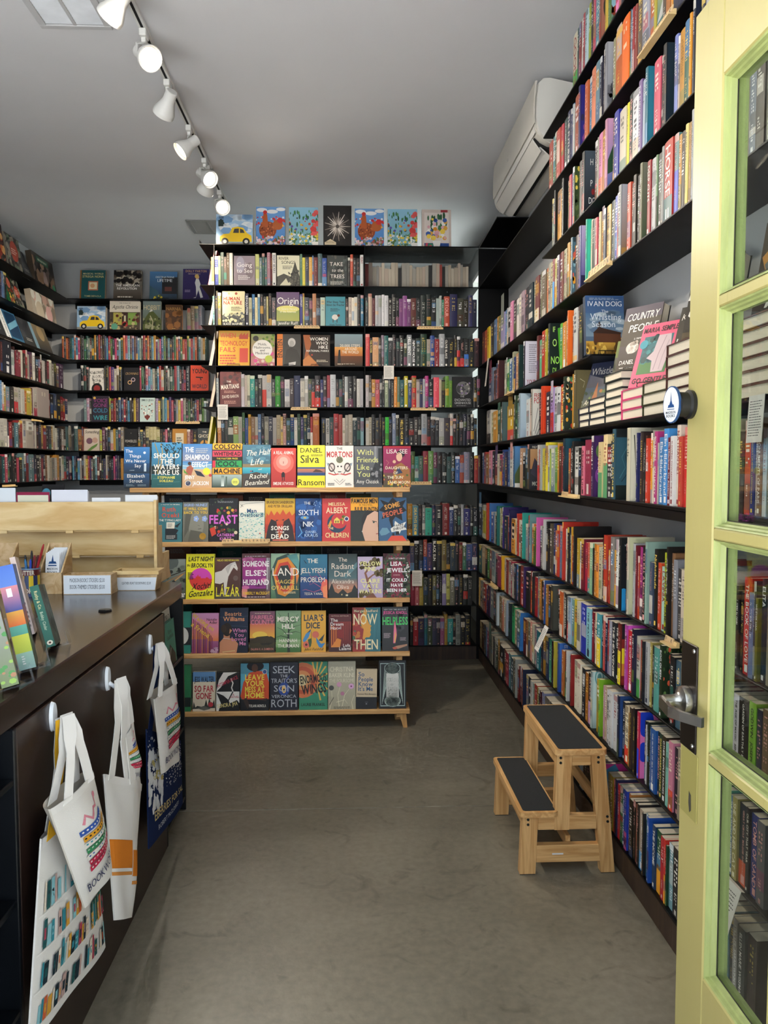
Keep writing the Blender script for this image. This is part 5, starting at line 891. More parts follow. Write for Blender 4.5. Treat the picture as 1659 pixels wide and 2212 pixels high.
def c_four(a):
    a.bg('b0ac94', 'bcb8a0').t('CHRISTINA', .5, .84, .10, 'e4e0c8', .86, 'r').t('BAKER KLINE', .5, .715, .09, 'e4e0c8', .92, 'r').t('THE FOURSOME', .5, .60, .075, 'd8d4bc', .9, 'r')
    for q in ([(.05, .0), (.15, .2), (.12, .42)], [(.4, .05), (.35, .3), (.45, .5)], [(.5, .05), (.6, .3), (.8, .45)], [(.9, .0), (.85, .15), (.95, .3)], [(.3, .15), (.6, .2), (.7, .12)]): a.l(q, .02, 'e8e4c8', .01)
    a.el(.12, .45, .09, '4a4a48').el(.40, .52, .09, 'd8a0c0').el(.84, .48, .10, 'd8a8d0').el(.84, .48, .03, '8a4a7a').el(.52, .33, .07, 'b87a98').l([(.05, .1), (.2, .25)], .02, '4a4a44').bars(.2, .02, .85, .07, 2, '6a6858', 3)
def c_people(a):
    a.r(0, .30, 1, 1, 'd0be9e').r(0, 0, 1, .30, '14161c')
    for s, y in (('So', .87), ('People', .745), ('Know', .625), ("It's Me", .505)): a.t(s, .10, y, .105, '2a5a88', .7, 'b', 'l')
    a.t('Francesca Maria Benvenuto', .5, .375, .045, '3a3020', .9, 'r', it=.3).t('M', .5, .13, .04, '8a8a90').r(.42, .17, .58, .175, '8a8a90')
def c_fortune(a):
    a.bg('10161a').r(.05, .05, .95, .95, 'a8bcb8').r(.07, .07, .93, .93, '141c20')
    for k in range(7):
        for sx in (0, 1):
            x = .12 + k * .02; a.l([(x if not sx else 1 - x, .1 + k * .05), ((x + .1) if not sx else .9 - x, .9 - k * .06)], .012, 'b8ccc4')
    for r_ in (.30, .24, .18): a.el(.5, .84, r_, 'b8ccc4', .7).el(.5, .84, r_ - .02, '141c20', .7).el(.5, .16, r_, 'b8ccc4', .7).el(.5, .16, r_ - .02, '141c20', .7)
    a.el(.5, .92, .04, 'e8e8d8').r(.27, .22, .73, .74, 'd8dcd4').r(.29, .235, .71, .725, 'e8eae4').t('FORTUNE', .5, .60, .08, '7a8a7a', .36, 'r').t('OF', .5, .50, .04, '7a8a7a').t('SAND', .5, .405, .10, '7a8a7a', .34, 'r').t('RUTA', .5, .305, .04, '7a8a7a').t('SEPETYS', .5, .255, .04, '7a8a7a', .3)
RACK = [
 [(266, 322, 965, 'dark blue book with a white moon, leftmost on the rack top', '1c3a58', c_things), (326, 391, 955, 'blue-green book with trees over water on rack top', '1a4a50', c_waters), (393, 457, 958, 'blue and sand beach scene book on rack top', '3f86c6', c_shampoo), (458, 522, 957, 'book striped orange, red and green on rack top', 'f0b030', c_cool), (523, 584, 960, 'book with cream script over a blue bay on rack top', '2a4a5a', c_half), (585, 639, 967, 'red book with a lone dark figure on rack top', 'a82a26', c_animal), (642, 702, 961, 'yellow book with a sunset band across it on rack top', 'e8dc30', c_silva), (703, 764, 962, 'white book with red arched title on rack top', 'e8e4da', c_mortons), (765, 826, 963, 'grey book with pale yellow title on rack top', '4a4c4e', c_friends), (828, 888, 963, 'maroon book with a seated woman, rightmost on rack top', '7a2444', c_see)],
 [(338, 391, 1085, 'teal book with a typewriter half behind the card holder', '3f7c86', c_ruth), (392, 448, 1084, 'olive grey book with blue flowers over a face', '5e5e54', c_sigrid), (449, 512, 1076, 'black book with large pink-purple title and fruit', '161418', c_feast), (514, 570, 1082, 'white book covered in small turquoise wave marks', 'd8ded0', c_man), (571, 636, 1076, 'yellow and red book with two crow silhouettes', 'b83a24', c_songs), (637, 694, 1076, 'deep blue book with a submerged face', '123a78', c_nik), (695, 757, 1076, 'red book with a crescent moon and small house', 'a82a2c', c_albert), (757, 817, 1074, 'book with orange top and half a pale face', 'f0a828', c_famous), (818, 879, 1074, 'blue book with black jagged burst, right end of second rack shelf', '2a4868', c_some)],
 [(344, 396, 1207, 'grey green book with railway tracks half behind the counter', '3a4030', c_jar), (397, 459, 1196, 'bright yellow book with magenta and red sun circle', 'ece428', c_brooklyn), (460, 517, 1204, 'brown book with a white horse', '4a3028', c_lazar), (519, 581, 1195, 'purple book with large white title, third rack shelf', '3a2028', c_someone), (582, 645, 1195, 'dark green book with layered orange cut-out shape', '2c4a44', c_land), (646, 706, 1197, 'blue book with coral jellyfish tentacles', '14346a', c_jelly), (708, 771, 1196, 'dusky teal and orange book with dark pine trees', '2c4240', c_radiant), (772, 827, 1202, 'lilac book with a twisted brown tree', 'b4a4c4', c_pine), (828, 887, 1195, 'dark red book framed by green leaves', '2a3420', c_jewell)],
 [(357, 406, 1321, 'teal green book mostly hidden by counter, fourth rack shelf', '2f8474', c_green), (408, 467, 1324, 'pink and orange book with long striped drop-shadow letters', '5a2448', c_waiting), (469, 531, 1313, 'navy book with a woman seen from behind', '141c30', c_beatriz), (535, 590, 1320, 'book with a sunset over fields and pink title', '3a3020', c_fair), (592, 647, 1319, 'green book with a bare branching tree', '5a8a48', c_mercy), (648, 702, 1319, 'mustard book with blue birds and coral flowers', 'c8902a', c_liar), (708, 758, 1326, 'small dark red book with orange doorways', '3a1418', c_dream), (760, 822, 1312, 'red and teal book with an orange head profile', '9a2f2c', c_now), (825, 883, 1311, 'charcoal book with green title and pink flame, fourth shelf end', '26282a', c_help)],
 [(356, 404, 1437, 'green book mostly hidden by counter, bottom rack shelf', '2a7a4a', c_green2), (408, 458, 1451, 'cream and blue book with red title and pine trees', 'd8ccb4', c_far), (460, 511, 1452, 'black and white book with abstract bird shapes', '1a1a1c', c_intemp), (513, 576, 1433, 'book with a figure in orange dress and yellow title', '16161a', c_leave), (578, 640, 1431, 'midnight blue book with silver letters and glowing keyhole', '14182a', c_seek), (642, 705, 1430, 'book with orange rings and green rays', '3a9070', c_wings), (706, 767, 1429, 'sage grey book with silver lettering and pink flowers', 'a8a48c', c_four), (767, 813, 1445, 'tan and black book leaning slightly, bottom rack shelf', 'c8b898', c_people), (818, 878, 1427, 'black and silver ornate book, right end of bottom shelf', '10161a', c_fortune)],
]
for r, items in enumerate(RACK):
    z = RZ[r]; rdm = random.Random(r + 40)
    for i, (x0, x1, yt, lab, sp, fn) in enumerate(items):
        a = at(x0, 1010, Y=YRK - .012).x; b = at(x1, 1010, Y=YRK - .012).x; h = at((x0 + x1) / 2, yt, Y=YRK + .01).z - z
        A = Art(b - a, h); fn(A)
        face_book('display_book', b - a - .001, h, rdm.uniform(.028, .04), A, ((a + b) / 2, YRK - .014, z), 0, R(7), sp, lab, 'book', 'new books shown cover-out on the oak rack', roll=R(1.2) if 'leaning' in lab else 0)
# backs of the books that face the other side of the rack
for r, z in enumerate(RZ[1:4]):
    x = RX0 + .1; rdm = random.Random(r + 7); cs = ['1c2430', '3a3632', '5a3a30', '1a1a1c', '1f4a44', '20181a', '5a2a28', '2a3a2a', '26262e']; j = 0
    for i in range(9):
        wd = rdm.uniform(.145, .155)
        if x + wd > RX1 - .1: break
        h = rdm.uniform(.24, .265); A = Art(wd, h); A.bg(cs[(i + r * 2) % 9]).bars(.2, .82, .8, .93, 3, '6a6a68', i)
        face_book('back_side_book', wd, h, .03, A, (x + wd / 2, YRK + .355, z + .001), 0, R(-7), cs[(i + r * 2) % 9], f'dim back cover, {nth(i + 1)} from left behind rack shelf {["two", "three", "four"][r]}', 'book', 'books on the far side of the oak rack'); x += wd + .004

# ------------------------------------------------------------------ face-out books and boxes elsewhere
def fo(name, x0, x1, yt, Y, z, art, lab, sp='333333', tilt=9, cat='book', grp=None, t=.03, stand=None, dy=.0, roll=0, rz=0):
    a = at(x0, 1010, Y=Y).x; b = at(x1, 1010, Y=Y).x; h = at((x0 + x1) / 2, yt, Y=Y + .02).z - z
    A = Art(b - a, h); art(A)
    return face_book(name, b - a, h, t, A, ((a + b) / 2, Y + dy, z + (.0015 if stand else 0)), rz, R(tilt), sp, lab, cat, grp, roll=roll, stand=stand)
def p_car(a):
    a.bg('8ab4d8', 'a8c4dc').dots(22, 0, .45, 1, .95, .16, ['e8eef2', 'd0dde8', '7aa0c8'], 3, .6).r(0, 0, 1, .12, '8a8a84').p([(.1, .14), (.1, .30), (.2, .38), (.36, .40), (.44, .58), (.58, .62), (.74, .58), (.84, .42), (.96, .34), (.98, .14)], 'e8c020').p([(.46, .42), (.5, .55), (.62, .56), (.62, .42)], '3a3a3a').p([(.65, .42), (.65, .56), (.74, .52), (.78, .42)], '3a3a3a').el(.24, .15, .10, '1c1c1c').el(.24, .15, .05, 'd8d4cc').el(.82, .15, .10, '1c1c1c').el(.82, .15, .05, 'd8d4cc').t('500', .14, .90, .07, '2a2a2a').p([(.06, .62), (.2, .62), (.2, .82), (.06, .82)], '2a3a38').el(.13, .82, .03, '2a3a38').el(.2, .72, .03, '2a3a38')
def p_hen(a):
    a.bg('3a72b0', '6a9ad0').el(.2, .92, .18, 'f0f2f4', .4).el(.55, .88, .2, 'f0f2f4', .35).el(.85, .94, .16, 'f0f2f4', .4).dots(30, 0, .5, 1, .75, .05, ['c8363a', 'e0e0dc', 'b82a30'], 5).el(.40, .42, .30, '8a4222').dots(50, .15, .28, .68, .6, .035, ['a85a2c', '6a2e18', 'b8683a'], 8).p([(.2, .5), (.25, .82), (.38, .82), (.42, .5)], 'a85428').el(.31, .86, .07, 'b82a2a').el(.75, .55, .18, 'a85a2c').el(.82, .66, .1, 'c03030').p([(.9, .56), (.98, .52), (.9, .5)], 'd8b050').dots(90, 0, .0, 1, .26, .05, ['e8e4e0', 'c8363a', 'd8b8c0', '5a6a3a'], 4).p([(.0, .0), (.14, .0), (.14, .12), (.0, .12)], 'e8e0d4')
def p_meadow(a):
    a.bg('6a9aa0', '88b8d0').dots(40, 0, .25, 1, .9, .03, ['3a6a3a', '4a8a48', '2a5a34'], 5, 3.0).dots(16, 0, .4, 1, .8, .05, ['b8482a', '5a4a9a', '3a3a3a', 'c8a030'], 9).dots(12, .78, .3, 1, .95, .10, ['c03a3a', 'd85a58'], 3).dots(110, 0, 0, 1, .33, .045, ['e8e8e4', 'd0d4d0', '4a6a3a', 'd8c040'], 6).r(.80, 0, 1, .14, 'e8e6e0')
def p_crystal(a):
    a.bg('1c1a1a').el(.5, .5, .48, '2c2826')
    for k in range(26):
        an = k * 6.2832 / 13 + (k // 13) * .24; r0, r1 = (.08, .46) if k < 13 else (.06, .30); q = a.w / a.h
        a.l([(.5 + r0 * math.cos(an), .5 + r0 * q * 1.15 * math.sin(an)), (.5 + (r0 + r1) / 2 * math.cos(an), .5 + (r0 + r1) / 2 * q * 1.15 * math.sin(an)), (.5 + r1 * math.cos(an), .5 + r1 * q * 1.15 * math.sin(an))], .05, ['b8aea4', '8a8078', 'd0c8c0'][k % 3], .015)
    a.el(.5, .5, .06, '4a4440').p([(.05, .12), (.25, .2), (.45, .12), (.45, .06), (.05, .06)], 'c8b89a').t('CRYSTALS', .25, .12, .04, '3a3028', .34)
def p_bouquet(a):
    a.bg('c8b8ae').r(.08, .04, .92, .92, 'd8ccc4').r(.08, .04, .92, .14, '2a4a8a').p([(.4, .04), (.36, .2), (.64, .2), (.6, .04)], 'f0ece8').dots(22, .15, .5, .85, .85, .04, ['2a5a38', '3a6a44'], 3, 3).dots(30, .2, .22, .85, .75, .08, ['f0ece4', 'd8a040', 'd8a0a8', '3a5aa0', 'e8c850'], 4).el(.45, .5, .07, 'd8902a').r(.64, .93, .88, .99, '9a2a34').dots(10, .1, .05, .35, .12, .04, ['3a8a5a', 'c04a5a'], 5)
PZ = 'puzzle boxes standing on top of the back bookcase'
zt = LV[10]
BX = [(473, 551, 463, p_car, 'wide puzzle box with a yellow car on top of back bookcase', .05), (558, 620, 446, p_hen, 'puzzle box with brown hens, left of the two hen boxes', .05), (628, 690, 447, p_meadow, 'wildflower meadow puzzle box left of the black crystal box', .05), (701, 761, 443, p_crystal, 'black puzzle box with a radial crystal burst', .05), (768, 830, 450, p_hen, 'puzzle box with brown hens, right of the two hen boxes', .05), (838, 901, 451, p_meadow, 'wildflower meadow puzzle box right of the hen boxes', .05), (911, 973, 452, p_bouquet, 'beige puzzle box with a flower bouquet, rightmost on back bookcase', .05)]
for x0, x1, yt, fn, lab, t in BX: fo('puzzle_box', x0, x1, yt, YB + .06, zt, fn, lab, 'c8c4bc', 5, 'puzzle box', PZ, t)
def C(f): return f
def b_going(a): a.bg('8a7a80', '948690').el(.3, .7, .2, 'a8a0b0', 2).el(.75, .5, .2, '7a6a70', 2).t('Going', .5, .70, .15, 'f0ece8', .8, 'r').t('to See', .5, .50, .14, 'f0ece8', .74, 'r').bars(.2, .2, .8, .36, 3, 'e0dad8', 2)
def b_river(a): a.bg('d8d4b8').p([(0, .0), (0, .3), (.3, .4), (.6, .3), (.8, .8), (1, .3), (1, 0)], '3a3a34').p([(.1, 0), (.4, .25), (.5, .1), (.7, .2), (.6, 0)], 'c8c4a8').dots(40, .5, 0, 1, .5, .05, ['222220', '5a5a50'], 3).t('RIVER', .3, .90, .09, '222', .5, 'r').t('SONGS', .5, .77, .10, '222', .66, 'r').bars(.25, .55, .7, .68, 3, '5a5a4a', 3)
def b_trees(a): a.bg('34383a', '3c4240').dots(30, 0, 0, 1, 1, .06, ['4a5450', '2a2e2e', '5a5a50'], 4, 2).t('TAKE', .45, .72, .12, 'e8e4dc', .7, 'r').t('to the', .5, .52, .10, 'e8e4dc', .6, 'r', it=.2).t('TREES', .5, .32, .12, 'e8e4dc', .8, 'r').bars(.15, .06, .85, .18, 3, 'b8b8b0', 3)
def b_human(a): a.bg('e8dca8', 'ece0b0').r(0, 0, 1, .34, '3a3c3c').dots(60, 0, .05, 1, .36, .07, ['c8c4a0', '5a5c58', '222424', 'e0d8a8'], 3).el(.62, .93, .06, 'a84a3a').el(.3, .93, .05, 'c8a070').t('HUMAN', .42, .78, .10, 'b83a30', .72, 'x').t('NATURE', .47, .66, .10, 'b83a30', .82, 'x').bars(.4, .42, .9, .56, 4, '4a4a3a', 2).t('KATE MARVEL', .5, .04, .06, 'e8e4d4', .86)
def b_origin(a): a.bg('4a4a40', '5a3a6a').r(0, .1, 1, .5, 'a8a848', '8a9a50').el(.5, .5, .5, 'd8d070', .3).r(0, 0, 1, .14, '3a4a34').t('Origin', .5, .74, .20, 'ece8e4', .92, 'r').t('A Genetic History', .5, .5, .06, 'e8e4c0', .8, 'b').t('of the Americas', .5, .42, .06, 'e8e4c0', .7, 'b').t('Jennifer Raff', .5, .08, .09, 'f0ece0', .86, 'r')
def b_sheep(a): a.bg('3a8a9a').t('What Sheep Think', .5, .82, .07, '16282c', .9, 'x').t('About the Weather', .5, .72, .07, '16282c', .92, 'x').bars(.25, .5, .75, .62, 3, '1a3034', 2).el(.48, .3, .16, 'd8d4cc', .9).el(.66, .36, .07, '5a2a20').r(.36, .12, .4, .24, '3a2a24').r(.56, .12, .6, .24, '3a2a24').t('Amelia Thomas', .5, .05, .06, '16282c', .6)
def b_tech(a):
    a.bg('e8a820').r(0, .82, 1, 1, 'b88a28').r(.68, .1, .95, .5, 'd8402a').p([(.66, .76), (.95, .76), (.95, .94), (.85, .86), (.85, .94), (.75, .86), (.75, .94), (.66, .86)], 'b8402a')
    for s, y, w_ in (('WHEN', .86, .5), ('TECHNOLOGY', .64, .88), ('FAILS', .46, .5)): a.t(s, .05, y, .13, 'c83a20', w_, 'b', 'l', wmin=w_)
    a.bars(.05, .05, .6, .34, 4, 'c83a20', 3, .6)
def b_molds(a): a.bg('c86a7a', '8a9a5a').dots(26, 0, 0, 1, .4, .1, ['c8a898', 'd8c0b0', 'b07a60', 'd8488a'], 3).dots(20, .5, .6, 1, 1, .08, ['8aa040', '5a7a30'], 4).el(.48, .52, .42, 'f0ece4').el(.75, .22, .16, 'b8c840').t('Molds,', .48, .68, .075, '2a2a2a', .5, 'r').t('Mushrooms,', .48, .58, .075, '2a2a2a', .7, 'r').t('and', .48, .49, .07, '2a2a2a').t('Medicines', .48, .40, .075, '2a2a2a', .7, 'r').el(.2, .86, .12, '222')
def b_ein(a): a.bg('2a2a2a', '343434').r(0, 0, .24, 1, 'e07a20').t('EINSTEIN', .12, .55, .15, '2a1a10', .8, 'b', rot=90).el(.62, .74, .16, 'c8c4c0', 1.2).el(.62, .70, .10, 'a8a4a0', 1.4).el(.56, .62, .05, '8a8a86', .5).p([(.3, 0), (.4, .5), (.6, .58), (.85, .5), (1, .2), (1, 0)], '1c1c1c').p([(.5, .1), (.8, .14), (.78, .04), (.5, .02)], 'd8d4d0')
def b_hike(a):
    a.bg('2a1c16').p([(0, 0), (.1, .5), (0, 1), (.25, 1), (.3, .7), (.2, .4), (.5, .1), (.6, 0)], 'a85a2a').p([(0, .2), (.2, .35), (.5, .12), (.4, 0), (0, 0)], 'c87a3a').el(.33, .36, .03, 'c8402a').bars(.5, .14, .95, .22, 2, 'd8c8b0', 2)
    for s, y in (('WOMEN', .87), ('WHO', .74), ('HIKE', .61)): a.t(s, .92, y, .10, 'f0ece4', .7, 'b', 'r')
    a.t('NATIONAL PARKS', .54, .49, .06, 'f0ece4', .82, 'b')
def b_steps(a): a.bg('5a3a20', '8aa0a8').r(0, .3, 1, .6, 'b0602a', 'e0a050').r(0, 0, 1, .32, '3a2a1c', '6a3a1c').p([(.1, .1), (.14, .5), (.2, .52), (.22, .1)], '1c1816').t('20,000 STEPS', .55, .64, .08, 'f0e4d0', .72, 'b').t('AROUND', .58, .54, .08, 'f0e4d0', .44, 'b').t('THE WORLD', .56, .44, .08, 'f0e4d0', .6, 'b').bars(.1, .06, .9, .1, 1, 'e0d0b8', 2)
def b_mart(a): a.bg('5a1c1c', '6a2424').dots(16, 0, .6, 1, 1, .12, ['4a1616', '7a3028'], 3).el(.5, .85, .1, '3a1414').t('THE', .42, .72, .05, 'f0e0d0').t('MARTIANS', .48, .58, .12, 'f0e0d0', .86, 'x', rot=5).bars(.2, .4, .8, .48, 2, 'c89080', 2).t('DAVID BARON', .5, .3, .085, 'e8d4c4', .78, 'b', rot=4).bars(.2, .1, .8, .2, 2, 'c89080', 3)
def b_green(a): a.bg('18181a').el(.55, .62, .36, '6a6a68').el(.4, .6, .2, '3a3a3c').dots(24, .3, .45, .95, .8, .06, ['a8a49c', '3a3a40', '7a6a8a'], 3).t('THE', .5, .36, .05, 'a8a8a8').t('ENCHANTED', .52, .25, .075, 'b8b8b8', .82, 'r').t('GREENHOUSE', .52, .15, .07, 'b8b8b8', .84, 'r').bars(.2, .05, .85, .09, 1, '8a8a8a', 2)
BKF = 'face-out books in the back bookcase'
for k, x0, x1, yt, fn, lab, sp in ((9, 510, 555, 553, b_going, 'mauve grey book facing out on the back bookcase', '8a7a80'), (9, 602, 650, 552, b_river, 'cream book with black river landscape facing out', 'd8d4b8'), (9, 709, 752, 552, b_trees, 'dark grey book with bare branches facing out', '34383a'), (8, 484, 532, 629, b_human, 'pale yellow book with red title above a rocky shore', 'e8dca8'), (8, 600, 649, 631, b_origin, 'purple and green hills book with large white title', '4a4a40'), (8, 705, 747, 641, b_sheep, 'teal book with a small sheep', '3a8a9a'), (6, 477, 522, 803, b_mart, 'dark red book facing out under the five stands', 'e8dcc8'), (6, 977, 1019, 814, b_green, 'black and grey fantasy book facing out near the corner', '18181a')):
    fo('faced_book', x0, x1, yt, YB + .015, LV[k], fn, lab, sp, 4, 'book', BKF)
for i, (x0, x1, yt, fn, lab, sp) in enumerate(((474, 541, 712, b_tech, 'orange-yellow book with red title on a wire stand', 'e8a820'), (544, 595, 720, b_molds, 'book with white circle and pink mushrooms on a stand', 'c86a7a'), (600, 651, 720, b_ein, 'black book with orange spine strip and old man portrait', 'e07a20'), (656, 714, 722, b_hike, 'dark brown canyon book on a stand', '2a1c16'), (724, 784, 720, b_steps, 'sunset hiking book on a stand beside the divider', '5a3a20'))):
    fo('faced_book', x0, x1, yt, YB + .03, LV[7], fn, lab, sp, 10, 'book', BKF, stand=f'black wire easel, {nth(i + 1)} from left on the back bookcase')
# books leaning against the left end of the back bookcase, seen edge-on
for i, (k, c) in enumerate(((9, '6a2028'), (8, 'c8b8a0'), (7, 'd8c8c8'), (6, 'c8a8a0'))):
    A = Art(.2, .25); A.bg(c)
    face_book('end_display_book', .20, .265, .022, A, (XB0 - .055, YB + .15, LV[k] + .001), -math.pi / 2, R(11), c, f'book leaning on the left end of back bookcase, {nth(i + 1)} from top', 'book', 'books leaning on the bookcase end')
for i in range(2):
    A = Art(.15, .21); A.bg('e8e04a')
    face_book('end_display_book', .15, .215, .016, A, (XB0 - .07 + i * .045, YB + .1, LV[5] + .001), -math.pi / 2, R(9), 'e8e04a', ['left', 'right'][i] + ' of two bright yellow books leaning on the bookcase end', 'book', 'books leaning on the bookcase end')
# alcove
def n_strega(a): a.bg('1c5458').r(0, 0, .06, 1, '8a5a2a').t('MAGICAL WORLD', .52, .88, .055, 'd8c890', .8).t('STREGA NONA', .52, .78, .075, 'e0cc80', .84).r(.33, .3, .72, .62, 'b86a4a').r(.37, .34, .68, .58, 'e0d4b0').el(.5, .46, .09, 'd8a070').t('TOMIE DEPAOLA', .52, .10, .05, 'c8b880', .7)
def n_amer(a): a.bg('3a3028', '8a8478').dots(60, 0, .5, 1, .95, .1, ['2a2420', '5a4c40', 'b8ac98', '1c1816'], 3).t('THE AMERICAN', .5, .48, .075, 'f0ece4', .84, 'x').t('REVOLUTION', .48, .37, .075, 'f0ece4', .7, 'x').bars(.15, .06, .85, .14, 1, 'd8d0c0', 2)
def n_dest(a): a.bg('26303a', '4a7aa8').r(.45, .2, 1, .8, '2a2a2c').p([(0, .5), (.3, .3), (.4, .1), (0, 0)], '3a5a68').dots(10, .1, 0, .5, .15, .05, ['d8c030', '4a5a30'], 3).t('DESTINATIONS', .55, .80, .065, 'e8ecec', .74, 'r').t('LIFETIME', .55, .68, .10, 'f0f2f2', .78, 'r').r(.55, .3, .8, .45, '6a3a34')
def n_dolly(a): a.bg('32285a', '3c3068').t('DOLLY PARTON', .5, .93, .07, 'c8a070', .8, 'x').bars(.2, .83, .8, .87, 1, 'c8b8a8', 2).p([(.52, .1), (.5, .42), (.46, .55), (.5, .68), (.6, .68), (.68, .5), (.64, .42), (.78, .08), (.68, .06), (.6, .32), (.5, .06), (.4, .06)], 'e8e4e0').el(.55, .73, .07, 'd8a888').el(.53, .76, .08, 'd8b060').bars(.08, .25, .3, .34, 2, 'b8a8c8', 3)
def n_christ(a): a.bg('d8d0c0').r(0, 0, 1, .62, '4a4034').r(.12, .18, .45, .6, 'a8a04a').r(.55, .18, .9, .6, '7a9a48').r(.4, .14, .6, .62, '3a2420').r(.47, .2, .53, .5, 'c8c0a0').el(.5, .2, .1, 'a83030').dots(40, 0, 0, 1, .55, .05, ['8a7a5a', '2a2018', 'b8a878', '5a2a20'], 4).t('Agatha Christie', .5, .80, .12, '2a2622', .84, 'r', it=.3).t('THE WORLD OF', .5, .93, .035, '5a5448').el(.16, .12, .11, '5a9a80')
def n_hob(a): a.bg('3a4428', '7a8a88').p([(0, .3), (.45, .72), (.55, .66), (1, .35), (1, 0), (0, 0)], '4a5428').p([(.35, .62), (.45, .74), (.55, .66)], 'c8c8c0').dots(50, 0, 0, 1, .4, .08, ['5a6434', '2c3420', '8a8a6a'], 3).t('HOBBIT', .5, .78, .16, 'c8b890', .9, 'r').l([(.5, 0), (.55, .3), (.4, .5)], .04, 'b8b090')
def n_narn(a): a.bg('3a2a1c', '5a3a20').dots(20, .0, .1, 1, .7, .2, ['6a4424', '4a2e1a', '8a5a2c'], 3).t('NARNIA', .5, .84, .12, 'b88a4a', .86, 'r').r(.4, .05, .6, .08, 'b88a4a')
def n_blood(a): a.bg('d8d4cc').dots(30, 0, .3, 1, .9, .06, ['b8b4ac', '8a8680'], 3).el(.5, .08, .36, '1a1818', 1.1).el(.5, .1, .22, '8a2a2a').t('CHILDREN', .5, .80, .11, '222', .86, 'r').t('BLOOD', .5, .62, .11, '222', .6, 'r').t('BONE', .5, .45, .11, '222', .5, 'r')
def n_inf(a): a.bg('16141a').el(.38, .36, .14, 'c8a070').el(.38, .36, .09, '16141a').el(.6, .48, .14, 'b8a0a8').el(.6, .48, .09, '16141a').t('CROWNING', .5, .74, .10, 'a8885a', .84, 'r', it=.2)
def n_young(a): a.bg('e84a2a').t('YOUNG', .5, .78, .17, '1c1614', .84, 'x').t('WORLD', .5, .18, .15, '5a2a34', .84, 'x').l([(.3, .54), (.7, .52)], .06, '1c1614').l([(.55, .5), (.6, .42)], .05, '1c1614')
def n_wire(a): a.bg('26202e').el(.14, .92, .08, 'c8a048').t('VOICE', .5, .82, .14, '8a3a78', .84, 'r').t('GONE', .5, .64, .14, '8a3a78', .84, 'r').t('COLD', .5, .44, .16, '3a7a98', .86, 'b').t('WIRE', .5, .16, .17, '3a98a0', .84, 'b')
def n_emiko(a): a.bg('b8ccc8').t('EMIKO JEAN', .5, .90, .08, '2a3a3a', .8, 'b').dots(40, .1, .2, .9, .75, .05, ['3a3a3a', 'd8c8b8', '8a4a3a', 'f0ece4'], 3).p([(.3, .2), (.5, .32), (.7, .22), (.5, .06)], '6a2a24')
def n_some(a): a.bg('b8a89a', 'c8beb0').el(.35, .45, .2, '6a4a5a').el(.7, .48, .18, 'b09080').p([(.2, .0), (.5, .2), (.9, .35), (.8, .2), (.4, .0)], '5a7a3a').t('Something', .5, .86, .13, '222', .86, 'b', it=.2)
def n_power(a): a.bg('121214').t('POWERLESS', .5, .44, .12, 'b8b4ac', .84, 'r').l([(.2, .25), (.5, .2), (.8, .25)], .015, '8a8a84').el(.5, .8, .03, '8a8a84')
def n_tree(a): a.bg('b07a28').r(.22, .2, .78, .8, 'd0c8b0').bars(.3, .35, .7, .65, 3, '3a3a30', 2, .6)
def n_ghost(a): a.bg('2a3438').t('THE', .5, .84, .07, 'd8d0c0').t('GHOST', .5, .66, .15, 'e0d4b8', .86, 'r').el(.5, .3, .3, 'c89040').el(.5, .24, .2, '26302e').r(.44, .2, .56, .5, '1c2224')
NF = 'face-out books on the alcove shelves'
for k, x0, x1, yt, fn, lab, sp, stn in ((10, 180, 234, 582, n_strega, 'dark green picture book on the top alcove shelf', '8a5a2a', 1), (10, 252, 312, 582, n_amer, 'brown battle scene book on the top alcove shelf', '3a3028', 1), (10, 329, 388, 585, n_dest, 'blue and black travel book on top alcove shelf', '26303a', 1), (10, 400, 456, 579, n_dolly, 'purple book with a white-suited singer on top alcove shelf', '32285a', 1), (9, 243, 308, 650, n_christ, 'cream game box with a manor doorway in the alcove', 'd8d0c0', 0), (9, 314, 353, 650, n_hob, 'green mountain book beside the game box in the alcove', '3a4428', 0), (9, 362, 398, 658, n_narn, 'brown gilt-edged book in the alcove', 'c87a3a', 0), (7, 197, 229, 795, n_blood, 'white book with dark head, alcove fourth shelf', 'd8d4cc', 0), (7, 271, 304, 794, n_inf, 'black book with a gold loop, alcove fourth shelf', '16141a', 0), (7, 414, 452, 789, n_young, 'orange-red book facing out, alcove fourth shelf', 'e84a2a', 0), (6, 201, 237, 855, n_wire, 'black book with purple and teal letters in the alcove', '26202e', 0), (6, 304, 336, 859, n_emiko, 'pale teal book facing out in the alcove', 'b8ccc8', 0), (5, 182, 216, 926, n_some, 'beige book with two figures in the alcove', 'b8a89a', 0), (5, 269, 298, 926, n_power, 'plain black book facing out above the oak rack', '121214', 0), (5, 373, 404, 926, n_tree, 'mustard book with a pale panel above the oak rack', 'b07a28', 0), (5, 427, 457, 925, n_ghost, 'slate book with an orange arch above the oak rack', '2a3438', 0)):
    fo('alcove_book', x0, x1, yt, YN + .03, LV[k], fn, lab, sp, 9 if stn else 5, 'book', NF, stand=f'wire easel under the {lab.split(" on ")[0].split(" in ")[0]}' if stn else None)
fo('puzzle_box', 173, 234, 661, YN + .03, LV[9], p_car, 'small puzzle box with a yellow car in the alcove', 'd0ccc4', 6, 'puzzle box', None, .05)
